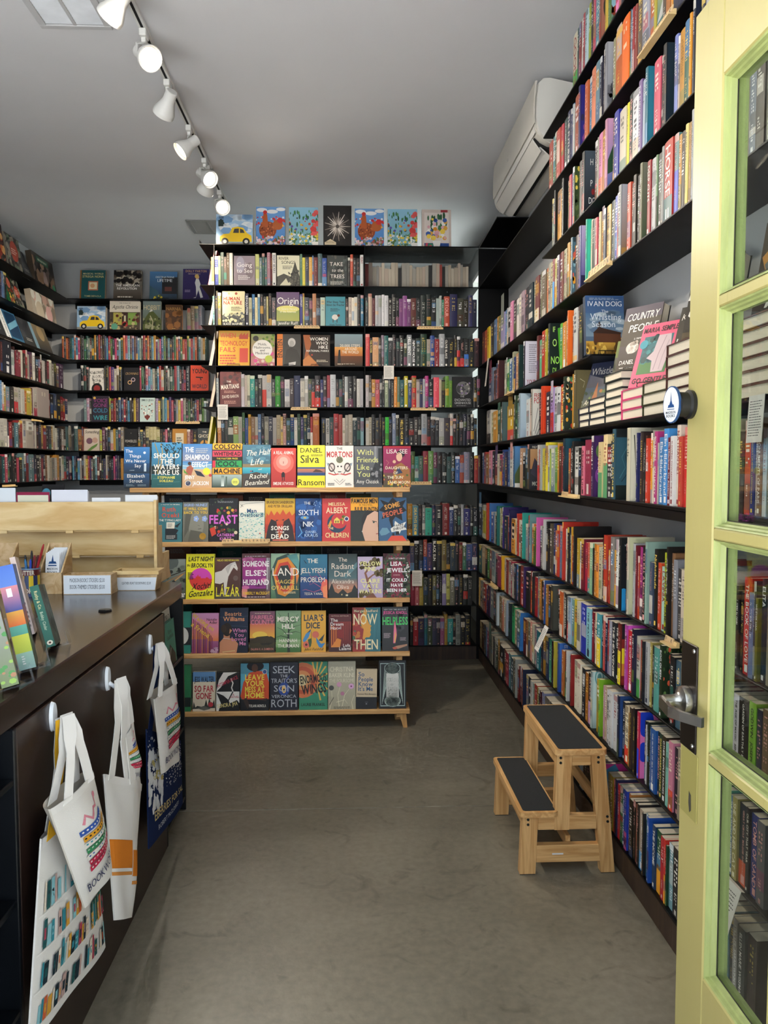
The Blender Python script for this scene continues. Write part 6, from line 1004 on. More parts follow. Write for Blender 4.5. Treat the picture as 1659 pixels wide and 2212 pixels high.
# left wall: boxes and books leaning face-out, looking +x
def lo(name, x0, x1, h, k, art, lab, sp, t=.04, tilt=12, cat='book', stand=None, grp='boxes and books leaning on the far left wall', off=.0):
    a = at(x0, 1010, X=XL - .02).y; b = at(x1, 1010, X=XL - .02).y; A = Art(b - a, h); art(A)
    return face_book(name, b - a, h, t, A, (XL - .02 - off, (a + b) / 2, LV[k] + .0005), math.pi / 2, R(tilt), sp, lab, cat, grp, stand=stand)
def l_pizza(a): a.bg('2a1414', '341818').t('Story of', .4, .88, .1, 'd8c8b0', .7, 'r', it=.2).t('Puzzle', .4, .76, .1, 'd8c8b0', .6, 'r', it=.2).dots(40, 0, .05, 1, .68, .11, ['c05a2a', '8a2a20', 'd8a060', '3a3028'], 3)
def l_tri(a): a.bg('3a3836').dots(60, 0, 0, 1, 1, .1, ['5a5650', '24221f', '6a7a60', '8a8070'], 4).el(.55, .55, .28, 'a8402c', 1.1).bars(.35, .45, .75, .65, 3, 'd8b8a8', 2)
def l_poirot(a): a.bg('30241e').dots(50, 0, .0, 1, .75, .09, ['4a3830', '1c1512', '6a5850', '8a6a50'], 3).r(.18, .72, .75, .92, '1c4a34').r(.2, .74, .73, .9, '265a40').t('HERCULE POIROT', .465, .82, .06, 'd8d4b8', .5, 'x').p([(.4, .1), (.45, .5), (.55, .5), (.62, .1)], '8a7470').el(.88, .1, .07, '3a7a58')
def l_green(a): a.bg('1c5a34').r(.3, 0, 1, 1, '2a3a28').el(.62, .7, .24, 'b85a44', 1.2).dots(20, .3, .1, 1, .5, .12, ['c8a040', '4a5a30', '8a3a2a'], 3)
def l_dark(a): a.bg('2c2e30', '3a3c40').bars(.3, .2, .8, .32, 2, 'a8a8a0', 3).dots(8, 0, .4, 1, 1, .2, ['34363a', '44464a'], 2)
def l_uni(a): a.bg('3a6a8a').r(0, 0, .22, 1, 'e4e4e2').t('THE UNIVERSE IN 100 COLORS', .11, .5, .09, '222', .86, 'b', rot=90).r(.3, .1, .95, .95, '1c3a58').p([(.3, .5), (.95, .8), (.95, .6), (.3, .3)], '6aa0b8')
def l_silver(a): a.bg('a89a88', 'b8ac9a').dots(26, .05, .05, .95, .95, .12, ['d8ccb8', '8a7a68', 'c8a090', 'e0dacc'], 3).el(.7, .3, .14, 'd8a8a0').el(.3, .25, .16, 'c8b8a0')
lo('puzzle_box', -10, 28, .31, 10, l_pizza, 'dark red puzzle box leaning at far upper left', 'd8d0c8', .05, 8, 'puzzle box')
lo('puzzle_box', 32, 62, .27, 10, l_tri, 'grey box with a red oval on upper left shelf', '8a8478', .05, 8, 'puzzle box')
lo('leaning_book', 66, 84, .25, 10, l_dark, 'dark book leaning between two boxes at upper left', '222222', .03, 22)
lo('puzzle_box', 88, 132, .27, 10, l_poirot, 'dark brown box with green title plate at upper left', '4a4034', .05, 8, 'puzzle box')
lo('leaning_book', 29, 46, .25, 9, l_green, 'green book leaning on the upper left shelf', '1c5a34', .03, 14)
lo('leaning_book', 46, 64, .24, 9, l_tri, 'patterned book leaning beside the green one', 'b8b8b0', .03, 16)
lo('puzzle_box', 82, 131, .22, 9, l_silver, 'shiny beige box at the alcove corner', 'a89a88', .05, 8, 'puzzle box')
lo('leaning_book', -14, 24, .26, 8, l_dark, 'grey art book leaning at left edge of the photo', '3a3c40', .035, 20)
lo('leaning_book', 26, 62, .26, 8, l_uni, 'blue art book with white spine leaning on left wall', 'e4e4e2', .035, 20)
lo('leaning_book', 63, 88, .25, 8, l_dark, 'charcoal art book leaning right of the blue one', '2a2c30', .03, 20)
lo('leaning_book', 89, 122, .25, 8, lambda a: a.bg('2a3034', '8a7a60').r(0, 0, .16, 1, '7a98a8').el(.6, .7, .2, 'a8906a'), 'tan and grey art book leaning nearest the alcove corner', '7a98a8', .035, 20)

# right wall: stacks of hardcovers lying flat, with books on easels above
def stack(name, ya, yb, n, th, c, z0, lab, grp, dep=.15):
    """n hardcovers lying flat, spines to the wall side, fore-edges to the room"""
    out = []
    for i in range(n):
        rdm = random.Random(int(ya * 1000) + i); dx = rdm.uniform(0, .006); mb = MB(); x0, x1 = XR + .008 + dx, XR + .008 + dx + dep; z = z0 + i * th
        y0, y1 = min(ya, yb), max(ya, yb); b = .003
        mb.box(0, x1 - x0, y0 - ya, y1 - ya, 0, b, c); mb.box(0, x1 - x0, y0 - ya, y1 - ya, th - b - .0005, th - .0005, c); mb.box(0, x1 - x0, y1 - ya - .004, y1 - ya, b, th - b - .0005, c)
        o = mb.build(name, M_print, loc=(x0, ya, z)); tag(o, f'{lab}, {["bottom", "second", "third", "fourth", "fifth", "sixth"][i] if i < n - 1 else "topmost"} of its stack', 'book', grp)
        p = MB(); p.box(.005, x1 - x0 - .003, y0 - ya + .003, y1 - ya - .0045, b, th - b - .0005); p.build('page_block', M_stackpage, o); out.append(o)
    return z0 + n * th
M_stackpage = mat('cream_fore_edge', 'e6dac2', .9, noise=(160, .10, 3, (1, 1, 14)))
z2 = LV[5]; yA = lambda xx: at(xx, 1010, X=XR + .008).y
SG = 'hardcovers stacked flat on the right wall shelf'
S = []
for x0, x1, n, th, c, lab in ((1247, 1267, 3, .027, '2c2c38', 'flat hardcover with navy boards left of the tallest stacks'), (1268, 1300, 4, .027, '1f2430', 'flat hardcover with dark blue boards in second stack'), (1301, 1336, 6, .030, '26302e', 'flat hardcover with black boards in third stack'), (1338, 1381, 3, .035, 'd8487a', 'flat hardcover with pink boards in the low stack'), (1382, 1431, 3, .036, '3a3a20', 'flat hardcover with olive boards beside pink stack'), (1432, 1500, 6, .034, '4a2420', 'flat hardcover with maroon boards in the stack beside door'), (1502, 1580, 5, .034, '3a2a24', 'flat hardcover with brown boards behind door edge'), (1582, 1680, 6, .033, '5a3020', 'flat hardcover with rust boards seen through door glass')):
    zz = stack('flat_book', yA(x0), yA(x1), n, th, c, z2, lab, SG); S.append((x0, x1, zz))
def rfo(x0, x1, h, z, art, lab, sp, tilt=18, t=.035, w=None, set_=.03, stand=True, yaw=R(-60)):
    a = yA(x0); b = yA(x1); wd = w or abs(a - b); A = Art(wd, h); art(A)
    return face_book('stand_book', wd, h, t, A, (XR + set_ + .035, (a + b) / 2, z + .002), yaw, R(tilt), sp, lab, 'book', 'books on easels above the flat stacks', stand=('black wire easel holding the ' + lab) if stand else None)
def r_whistler(a): a.bg('3a3420', '3c4464').r(0, 0, 1, .4, '4a4a28', '34485a').p([(.3, .1), (.4, .5), (.5, .2)], 'a8602a').dots(24, 0, 0, 1, .35, .06, ['6a7a3a', 'a86a2a', '2a3a20'], 3).t('Whistler', .5, .72, .14, 'e8e4d8', .86, 'r').t('Ann Patchett', .5, .10, .10, 'd8d0b8', .84, 'r', it=.2)
def r_vil(a): a.bg('4a4a38', '7a8a40').r(0, .3, 1, .7, '5a5a4a').p([(0, .2), (.4, .3), (.4, .1), (0, 0)], 'c8a040').t('VIL', .5, .85, .14, 'f0ece4', .6, 'x', it=.2).t('COD', .4, .62, .16, 'f0ece4', .6, 'x', it=.2)
def r_country(a): a.bg('4a4030', '4c4252').r(0, .4, 1, .8, '463c30').el(.36, .36, .17, 'd8ccbc', .8).dots(14, .2, .3, .5, .44, .05, ['efe6da', 'b8a898'], 3).p([(.6, .5), (.75, .6), (.9, .4), (.7, .2)], 'b88a48').t('COUNTRY', .5, .84, .11, 'f4efe6', .84, 'b', it=.15).t('PEOPLE', .56, .66, .11, 'f4efe6', .76, 'b', it=.15).t('a novel', .5, .5, .04, 'f4efe6').t('DANIEL MASON', .5, .14, .065, 'f4efe6', .86, 'b', it=.15).bars(.1, .05, .8, .08, 1, 'd8d0c4', 2)
def r_gentle(a): a.bg('e85a7a').r(.12, .20, .88, .80, '2a6a70').r(.12, .20, .88, .38, '4a7a40').dots(20, .12, .4, .5, .78, .08, ['2a5a60', '3a8a8a', '1f4a4a'], 3).p([(.5, .8), (.82, .8), (.88, .6), (.84, .4), (.8, .22), (.5, .22), (.46, .4), (.3, .45), (.45, .55)], 'd0b8b8').l([(.7, .78), (.6, .5), (.56, .25)], .02, 'a88e90').l([(.8, .7), (.72, .45), (.7, .25)], .02, 'b89ea0').el(.14, .68, .11, '3a9aa8').t('MARIA SEMPLE', .5, .90, .075, '241418', .9, 'x', it=.1).t('GO GENTLE', .5, .10, .08, '241418', .88, 'x', it=.1)
def r_uni(a): a.bg('4a3a20', '2e2c22').p([(.5, 1), (.6, 1), (.56, .3), (.5, .0), (.4, .0)], 'a8762a').t('Katherine', .4, .86, .085, 'e8e0d0', .7, 'r', it=.2).t('The', .6, .70, .07, 'e8e0d0').t('Universe', .48, .50, .13, 'ece6d8', .9, 'r', it=.1).t('Hush', .4, .28, .12, 'ece6d8', .6, 'r', it=.1)
def r_stay(a): a.bg('3a3226', '2a2824').t('DAY', .4, .62, .2, 'f0eadc', .8, 'x', it=.2).t('STAY', .5, .40, .2, 'f0eadc', .9, 'x', it=.2).bars(.1, .85, .9, .93, 2, 'c8c0b0', 2).bars(.2, .26, .8, .29, 1, 'c85a4a', 3).r(.0, .0, 1, .1, '5a4a30')
zz = {int(a): c for a, b, c in S}
rfo(1240, 1276, .225, zz[1247], r_whistler, 'dark blue and olive landscape book', '2c3044', 20, w=.15, set_=.02)
rfo(1284, 1308, .225, zz[1268], r_vil, 'olive book half behind the tan country book', '4a4a38', 14, w=.14, set_=.055, stand=False)
rfo(1309, 1353, .245, zz[1301], r_country, 'tan brown book with a pale curled animal', '16161a', 14, w=.165, t=.04)
rfo(1345, 1394, .235, zz[1338], r_gentle, 'pink book with a marble statue', 'c03a5a', 20, w=.155, set_=.012)
rfo(1404, 1440, .25, zz[1382], r_uni, 'dark olive book with white serif title', '2e2c22', 18, w=.16, set_=.06)
rfo(1452, 1500, .24, zz[1432], r_stay, 'dark grey book cut off by the door edge', '2a2824', 14, w=.16)
rfo(1600, 1668, .24, zz[1582], lambda a: a.bg('3a2c20', '4a3a28').t('Caitlin', .5, .3, .12, 'f0eadc', .8, 'r', it=.25).t('Mullen', .55, .14, .14, 'f0eadc', .86, 'b', it=.25).dots(10, 0, .5, 1, .9, .2, ['c88a3a', '2a2018', '6a6a68'], 3), 'brown book with white italic name seen through glass', '2a2018', 14, w=.165)
# blue prairie book facing the door at the end of the short shelf
def r_season(a): a.bg('5a6a78', '3a5a88').r(0, .3, 1, .7, '7a8e9c', '4a6888').dots(12, 0, .4, 1, .75, .2, ['8a9aa8', '5a7088', 'a8b4bc'], 3, .4).r(0, 0, 1, .22, '6a5024', 'c8983a').dots(40, 0, .0, 1, .24, .05, ['a87a2a', 'd8b050', '5a401c'], 4, 2).p([(.2, .2), (.2, .36), (.34, .44), (.9, .36), (.9, .2)], '5a3420').p([(.18, .36), (.34, .46), (.92, .37), (.9, .34)], '3a241a').p([(.3, .42), (.3, .5), (.35, .56), (.4, .5), (.4, .42)], '3a2a22').t('IVAN DOIG', .5, .86, .085, 'eef0f2', .88, 'r').t('The', .5, .73, .05, 'd8dee4', .4, 'r').t('Whistling', .52, .635, .11, 'd8dee4', .8, 'r').t('Season', .46, .51, .10, 'd8dee4', .6, 'r').bars(.1, .93, .92, .97, 2, 'c8d0d8', 2, .3)
a = at(1256, 712, X=XR + .02); A = Art(.15, .24); r_season(A)
yE = at(1279, 771, X=XR).y
face_book('stand_book', .155, .235, .03, A, (XR + .06, yE + .02, LV[6] + .002), 0, R(6), '2a3a50', 'blue prairie book facing the door at the short shelf end', 'book', 'books on easels above the flat stacks', stand='clear-edged easel holding the blue prairie book')
# ------------------------------------------------------------------ counter
M_ctop = mat('dark_counter_laminate', '2a1d17', .22, spec=.5, noise=(3, .15, 5, (1, 6, 1)), coat=.3)
M_cfront = wood('dark_counter_front', '221511', '2c1c16', 1.2, (3, 3, .5), .32, 3)
M_navy = mat('blue_black_laminate', '0b0f14', .35, noise=(5, .2))
XC, CT = -.70, .972
ct = empty('counter', (XC, 2.2, 0), 0, 'dark brown sales counter with hanging tote bags on the left', 'counter')
part(MB().bbox(-1.75, XC - .01 + .0, 1.12, 3.26, CT - .066, CT, .004), 'worktop', M_ctop, ct)
part(MB().bbox(XC - .028, XC - .004, 1.632, 2.915, .0, CT - .068, .002), 'front_panel', M_cfront, ct)
part(MB().bbox(-1.74, -1.70, 1.14, 3.24, 0, CT - .068, .002), 'rear_panel', M_cfront, ct)
for y0, y1, k in ((1.13, 1.630, 'n'), (2.917, 3.255, 'f')):     # open shelf bays at both ends of the front
    part(MB().bbox(XC - .33, XC - .32, y0, y1, .0, CT - .068, .002), 'bay_back', M_navy, ct)
    for yy in (y0, y1 - .014): part(MB().bbox(XC - .318, XC - .004, yy, yy + .014, 0, CT - .068, .002), 'bay_side', M_navy, ct)
    for zz in ((.06, .30, .54, .80) if k == 'n' else (.06, .36, .665)): part(MB().bbox(XC - .318, XC - .006, y0 + .0145, y1 - .0145, zz - .014, zz, .002), 'bay_shelf', M_navy, ct)
# books in the bays
def bay(y0, y1, h, z, art, lab, sp, set_=.03, t=.012, tilt=4):
    A = Art(y1 - y0, h); art(A); face_book('bay_book', y1 - y0, h, t, A, (XC - set_, (y0 + y1) / 2, z + .001), math.pi / 2, R(tilt), sp, lab, 'book', 'picture books in the counter bay')
bay(3.08, 3.22, .215, .665, lambda a: a.bg('e8e4d4').t('WORLD', .5, .8, .12, '6a5a30', .8, 'b').t('OF', .3, .64, .1, '6a5a30').bars(.2, .1, .8, .4, 5, '2a3a44', 3), 'cream book at the back of the far counter bay', 'e8e4d4', .040)
bay(3.0, 3.16, .175, .665, lambda a: a.bg('2a8a78').t('Rome', .5, .78, .1, '14302a', .5, 'r').t('Southside', .5, .66, .1, '14302a', .8, 'r').p([(.1, 0), (.4, .5), (.9, .2), (.9, 0)], '101416').l([(.2, .1), (.5, .4)], .03, 'e8e8e0'), 'green book at the front of the far counter bay', '2a8a78', .012)
for i in range(3):
    mb = spine_mesh(.028, .22, .15, True, '14283c', None, None, i + 3); o = mb.build('bay_book', M_print, loc=(XC - .05, 1.50 + i * .03, .061), rz=math.pi)
    p = MB(); p.box(.003, .146, -.0115, .0115, .003, .217); p.build('page_block', M_paper, o); tag(o, f'navy book in the near counter bay, {["left", "middle", "right"][i]} of three', 'book', 'navy books in near counter bay')

# ------------------------------------------------------------------ card holder (seen from behind), tiers stepping down away from us
def X_at(xx, Y): return at(xx, 1100, Y=Y).x
ch = empty('card_holder', (-1.2, 3.2, CT), 0, 'tiered birch plywood card holder seen from behind on counter', 'card holder')
xr_, xl_ = -.795, -1.66
for i, (Y, z0, z1) in enumerate(((3.205, 1.195, 1.312), (3.275, 1.085, 1.185), (3.345, CT + .012, 1.07))):
    part(MB().bbox(xl_, xr_ - .013, Y, Y + .008, z0, z1, .0015), 'panel', M_birch, ch)
    if i < 2:
        for x in (-1.43, -1.165, -.9): part(MB().bbox(x, x + .03, Y + .001, Y + .007, z0 - .012, z0 + .0005, .001), 'tab', M_birch, ch)
    part(MB().bbox(xl_, xr_ - .013, Y + .009, Y + .066, z0 - .006, z0, .001), 'tier_floor', M_birch, ch)
for x in (xr_ - .012, xl_ - .012):
    part(MB().prism([(3.195, CT), (3.20, 1.27), (3.205, 1.318), (3.235, 1.318), (3.235, 1.21), (3.29, 1.21), (3.29, 1.09), (3.355, 1.09), (3.41, 1.09), (3.41, CT + .04), (3.44, CT)], x, x + .012, 'x'), 'side_board', M_birch, ch)
# cards in the top tier
CG = 'greeting cards in the top tier of card holder'
def card(x0, x1, yt, c, lab, n=1, border=None, yoff=0.0):
    Y = 3.225 + yoff; a, b = X_at(x0, Y), X_at(x1, Y); zt_ = at((x0 + x1) / 2, yt, Y=Y).z; mb = MB()
    for i in range(n): mb.box(0, b - a, i * .004, i * .004 + .0016, 0, zt_ - 1.197 - i * .002, c)
    A = Art(b - a, zt_ - 1.197)
    if border: A.r(0, 0, 1, 1, border).r(.04, 0, .96, .92, c)
    else: A.bg(c)
    A.put(mb, lambda u, v, d: (u, -d, v)); o = mb.build('greeting_card', M_matte, loc=(a, Y, 1.197)); tag(o, lab, 'card', CG)
card(-6, 34, 1054, 'dfe6ec', 'pale blue card in sleeve at far left of card holder', 2); card(36, 108, 1063, 'd8d8c0', 'cream card with crimson border in card holder', 1, '8a2444', .006)
card(112, 190, 1058, 'e2e4ee', 'wide pile of white cards in the card holder', 5); card(199, 260, 1075, 'eceef0', 'low white cards, second from right in card holder', 3); card(271, 340, 1069, 'eef0f2', 'rightmost pile of white cards in card holder', 5)
mb = MB(); mb.box(0, .09, 0, .003, 0, .19, '1c1a1c'); Art(.09, .19).bg('1c1a1c').el(.2, .8, .2, '4a8aa0', 1.2).put(mb, lambda u, v, d: (u, -d, v))
o = mb.build('greeting_card', M_matte, loc=(X_at(83, 3.25), 3.252, 1.197)); o.rotation_euler = (R(-14), 0, 0); tag(o, 'black card leaning back behind the crimson-bordered card', 'card', CG)

# ------------------------------------------------------------------ counter-top boxes
M_boxwood = wood('pale_box_wood', 'd2b488', 'b8935f', 3, (8, 1.5, 8), .55, 5)
def tray(name, x0, x1, y0, y1, h, lab, lines, flare=0.0, c='e8edf2'):
    o = empty(name, ((x0 + x1) / 2, (y0 + y1) / 2, CT), 0, lab, 'box'); w2 = (x1 - x0) / 2; d2 = (y1 - y0) / 2; t = .006
    wall = []
    for nm, pts in (('front_wall', (-1, -1, 1, -1)), ('back_wall', (-1, 1, 1, 1)), ('left_wall', (-1, -1, -1, 1)), ('right_wall', (1, -1, 1, 1))):
        ax, ay, bx_, by = pts; V = []
        for z, f, g in ((0, 1 - flare, 1), (h, 1, 1)):
            for s in (1, 1 - t / w2):
                for qx, qy in ((ax, ay), (bx_, by)):
                    kx, ky = w2 * f, d2 * f
                    if nm in ('front_wall', 'back_wall'): V.append((qx * kx, qy * (ky if s == 1 else ky - t), z))
                    else: V.append((qx * (kx if s == 1 else kx - t), qy * (ky - t - .0003), z))
        MB().add(V, [(0, 1, 5, 4), (2, 6, 7, 3), (4, 5, 7, 6), (0, 2, 3, 1), (0, 4, 6, 2), (1, 3, 7, 5)], 'c8a878').build(nm, M_boxwood, o)
    MB().box(-w2 * (1 - flare) + t, w2 * (1 - flare) - t, -d2 * (1 - flare) + t, d2 * (1 - flare) - t, .0005, .005).build('floor_board', M_boxwood, o)
    lb = MB(); hh = h * (.94 if not flare else .78); A = Art(2 * w2 * .98, hh); A.bg(c)
    n = len(lines)
    for i, s in enumerate(lines): A.t(s, .5, .74 - i * .36 if n > 1 else .55, .21 if n > 1 else .2, '3a4450', .74, 'r', it=.04)
    k = lambda v: (1 - flare) + flare * v / h
    A.put(lb, lambda u, v, d: ((u - A.w / 2) * k(v), -d2 * k(v) - .001 - d, v + .002)); lb.build('label', M_matte, o, smooth=0)
    if flare:
        rm = MB(); rm.box(-w2 - .006, w2 + .006, -d2 - .006, -d2 + .004, h, h + .014); rm.box(-w2 - .006, w2 + .006, d2 - .004, d2 + .006, h, h + .014); rm.box(-w2 - .006, -w2 + .004, -d2 + .004, d2 - .004, h, h + .014); rm.box(w2 - .004, w2 + .006, -d2 + .004, d2 - .004, h, h + .014); rm.build('rim', M_birch, o)
    return o
yb1 = at(190, 1284, Z=CT).y
tray('sticker_box', at(138, 1284, Z=CT).x, at(240, 1284, Z=CT).x, yb1, yb1 + .075, .075, 'open wooden box labelled with sticker prices', ["MADISON BOOKS' STICKERS: $2.00", 'BOOK-THEMED STICKERS: $3.00'])
yb2 = at(295, 1276, Z=CT).y
tray('bookmark_box', at(249, 1276, Z=CT).x, at(340, 1276, Z=CT).x, yb2, yb2 + .085, .064, 'flared wooden box labelled with leather bookmark prices', ['LEATHER HEART BOOKMARKS: $2.00'], .12)
# slanted bookmark holder with bookmarks
def slant_box(x0, x1, lab):
    pbx = at(x0, 1284, Z=CT); bh = empty('bookmark_holder', (pbx.x, pbx.y, CT), 0, lab, 'holder'); hw = at(x1, 1284, Z=CT).x - pbx.x
    MB().bbox(0, hw, 0, .007, 0, .082, .001).build('front_wall', M_boxwood, bh); MB().bbox(0, hw, .11, .117, 0, .185, .001).build('back_wall', M_boxwood, bh)
    for x in (0, hw - .006): MB().prism([(.0072, 0), (.0072, .082), (.1098, .185), (.1098, 0)], x, x + .006, 'x').build('side_wall', M_boxwood, bh)
    MB().box(.0065, hw - .0065, .0075, .1095, .0005, .005).build('floor_board', M_boxwood, bh); return pbx, hw
slant_box(-48, 14, 'slant-sided wooden holder at the left edge of the photo')
pbx, hw = slant_box(83, 133, 'slant-sided wooden holder left of the sticker box')
for i in range(6):
    mb = MB(); mb.box(-.026, .026, 0, .0012, 0, .15, 'e8e8ea'); A = Art(.052, .15); A.bg('eef0f2')
    if i == 0: A.r(.1, 0, .9, .22, '5a5a58').r(.15, .02, .85, .18, '3a3c3a').p([(.2, .72), (.5, .72), (.8, .72), (.72, .78), (.28, .78)], '1f4a80').p([(.42, .78), (.5, .95), (.58, .78)], '1f4a80').r(.2, .66, .8, .69, '1f4a80').t('MADISON', .5, .59, .05, '26303c', .76, 'b').t('BOOKS', .5, .50, .055, '26303c', .7, 'b').t('SEATTLE', .5, .42, .03, 'a8a8a8', .7, 'r')
    A.put(mb, lambda u, v, d: (u - .026, -d, v)); o = mb.build('bookmark', M_matte, loc=(pbx.x + hw * .48 + .002 * i, pbx.y + .018 + i * .011, CT + .0055 + i * .003)); o.rotation_euler = (R(-9), 0, 0)
    tag(o, 'bookmark with blue shop emblem at front of the holder' if i == 0 else f'plain white bookmark, {nth(i + 1)} from front in the holder', 'bookmark', 'bookmarks in the slanted holder')
# second slant box further left and the pen tin
tp = at(57, 1290, Z=CT); tin = empty('pen_tin', (tp.x, tp.y + .04, CT), 0, 'striped blue and yellow tin holding pens', 'tin')
mb = MB(); r_ = .036; hh = .105; n = 28
for k in range(n):
    a0, a1 = 2 * math.pi * k / n, 2 * math.pi * (k + 1) / n
    for z0, z1, cs in ((0, .012, ['2a3a68']), (.012, .03, ['5a1c1c', '5a1c1c']), (.03, .078, ['23365e', 'd8b818']), (.078, .1, ['5a1c1c', '6a2424']), (.1, hh, ['6a88a0'])):
        mb.add([(r_ * math.cos(a0), r_ * math.sin(a0), z0), (r_ * math.cos(a1), r_ * math.sin(a1), z0), (r_ * math.cos(a1), r_ * math.sin(a1), z1), (r_ * math.cos(a0), r_ * math.sin(a0), z1)], [(0, 1, 2, 3)], cs[(k // 2) % len(cs)])
    mb.add([(r_ * .93 * math.cos(a0), r_ * .93 * math.sin(a0), .002), (r_ * .93 * math.cos(a1), r_ * .93 * math.sin(a1), .002), (r_ * .93 * math.cos(a1), r_ * .93 * math.sin(a1), hh), (r_ * .93 * math.cos(a0), r_ * .93 * math.sin(a0), hh)], [(3, 2, 1, 0)], '8a949c')
A = Art(.06, .02); A.t('BUTTER', .5, .5, .8, 'e0dcc8', .95, 'x'); wrapf = lambda zc: (lambda u, v, d: ((r_ + .0006 + d) * math.sin((u - .03) / r_), -(r_ + .0006 + d) * math.cos((u - .03) / r_), zc + v)); A.put(mb, wrapf(.079))
A = Art(.06, .02); A.t('POP', .5, .5, .8, 'e0dcc8', .6, 'x'); A.put(mb, wrapf(.011))
mb.add([(r_ * .95 * math.cos(2 * math.pi * k / n), r_ * .95 * math.sin(2 * math.pi * k / n), .001) for k in range(n)], [tuple(range(n))], '333333'); mb.build('tin_wall', mat('printed_tin', rough=.3, attr=True, spec=.6), tin)
for i, (dx, dy, lx, ly, h, c, cc) in enumerate(((-.016, .008, -.10, .02, .15, '1c1c20', 'b'), (.0, .012, .02, .05, .165, '16161a', 'b'), (.008, .0, .12, .0, .15, '8a1c24', 'r'), (.016, -.004, .30, -.05, .20, 'b0202a', 'r'), (.012, .014, .16, .08, .15, '6a1c2a', 'm'), (-.012, -.012, -.06, -.05, .135, '3a80b8', 'c'), (.004, -.014, .05, -.04, .135, '2a50c0', 'u'), (-.02, .016, -.15, .1, .14, '222222', 'k'))):
    mb = MB(); b0 = Vector((tp.x + dx * .5, tp.y + .04 + dy * .5, CT + .003)); d_ = Vector((lx, ly, 1)).normalized(); b0 = b0 + Vector((-lx, -ly, 0)) * .03
    mb.tube([b0, b0 + d_ * h * .93, b0 + d_ * h], [.0042, .0045, .002], 8, c); mb.tube([b0 + d_ * h * .62 + Vector((0, -.0062, 0)), b0 + d_ * h * .93 + Vector((0, -.0062, 0))], .0012, 5, c)
    o = mb.build('pen', M_print, smooth=40); tag(o, ['black ballpoint at left of the tin', 'tallest black pen in the tin', 'dark red pen in middle of tin', 'long bright red pen leaning out of tin', 'maroon pen behind the red pen', 'light blue capped pen in tin', 'royal blue capped pen in tin', 'black pen leaning out leftmost'][i], 'pen', 'pens in the tin')
# black puck on the worktop
q = at(227, 1320, Z=CT); mb = MB(); mb.lathe([(0, 0), (.021, 0), (.022, .003), (.019, .006), (0, .0065)], 24); mb.box(-.012, .006, -.02, -.013, .0066, .0075)
tag(mb.build('cable_grommet', M_wire, loc=(q.x, q.y, CT), smooth=40), 'small black cable grommet on the counter top', 'grommet')
# books leaning on acrylic stands on the worktop, spines towards us
M_acr = glass_mat('clear_acrylic', (.97, .98, .98), 1.35)
def counter_book(bx_, by, tx, ty, t, col, art, sart, lab, w_=.15, wd=(-.30, .95)):
    """book leaning back on the worktop, spine towards us: (bx_,by) base and (tx,ty) top of the spine's left edge in the photograph"""
    p0 = at(bx_, by, Z=CT + .012); p1 = at(tx, ty, Y=p0.y + .01); up = p1 - p0; h = up.length; up.normalize(); wv = Vector((wd[0], wd[1], 0)); wv = (wv - up * wv.dot(up)).normalized(); nor = wv.cross(up).normalized()
    mb = MB(); b = .0022; T = lambda p: wv * p[0] + nor * p[1] + up * p[2]
    mb.box(0, w_, 0, b, 0, h, col); mb.box(0, w_, t - b, t, 0, h, col); mb.box(0, b, b, t - b, 0, h, col)
    art.w, art.h = w_, h; art.put(mb, lambda u, v, d: (u, t + d, v)); sart.w, sart.h = t, h; sart.put(mb, lambda u, v, d: (-d, u, v))
    mb.v = [tuple(T(p)) for p in mb.v]; o = mb.build('counter_book', M_print, loc=p0)
    p = MB(); p.box(b, w_ - .004, b, t - b, .003, h - .003); p.v = [tuple(T(q)) for q in p.v]; p.build('page_block', M_paper, o); tag(o, lab, 'book', 'books leaning on the counter')
    # clear stand: ledge, front lip and back rest
    s = MB(); s.box(.02, .10, -.01, t + .03, -.008, -.004); s.box(.02, .10, t + .026, t + .03, -.004, .03); s.box(.02, .10, -.012, -.008, -.004, h * .5)
    s.v = [tuple(T(q)) for q in s.v]; so = s.build('acrylic_stand', M_acr, loc=p0); tag(so, 'clear acrylic stand under the ' + lab.split(' leaning')[0], 'book stand', 'acrylic stands on counter')
A = Art(1, 1); A.bg('24403c').dots(60, .3, .1, .9, .95, .09, ['3a5a54', '4a6a60', '1c3430'], 3); B = Art(1, 1); B.bg('2f6a5c').t('Ruthy & Co.', .5, .74, .022 * 22, 'e0d8a0', .7, 'b', rot=-90).t('Ruby Guide', .5, .42, .4, 'c8d0b0', .6, 'r', rot=-90).el(.5, .06, .38, 'e8e4d0').el(.5, .06, .16, '5a2a1c')
def vtext(A, s, t, h, yc, size, c, L):
    """line of lettering running down a spine of thickness t and height h"""
    vs, fs, W = layout(s, 'b'); k = min(size, L / W); A.add([(.5 - k / t / 2 + b * k / t, yc + (W * k / 2 - a * k) / h) for a, b in vs], fs, c)
B = Art(.022, .2); B.bg('2f6a5c'); vtext(B, 'Ruthy & Co.', .022, .2, .76, .012, 'e0d8a0', .06); vtext(B, 'Bobby Cinder', .022, .2, .42, .010, 'b8c8b0', .06); B.el(.5, .07, .34, 'e8e4d0').el(.5, .07, .14, '5a2a1c')
counter_book(101, 1400, 63, 1268, .022, '2f6a5c', A, B, 'green clothbound book leaning on the counter')
B = Art(.035, .25); B.r(0, .0, 1, .16, '7a9a9a', '8ab0a0').r(0, .16, 1, .33, 'a8b838', 'c0c840').r(0, .33, 1, .42, '4a9a8a', '5aa898').r(0, .42, 1, .56, 'd8682a', 'd8a040').r(0, .56, 1, .8, '3a4a90', 'c07a80').r(0, .8, 1, 1, '4a70b8', '3a60b0'); B.bars(.3, .05, .5, .14, 4, 'e8e8e8', 2).r(.3, .7, .6, .78, 'e8e8f0')
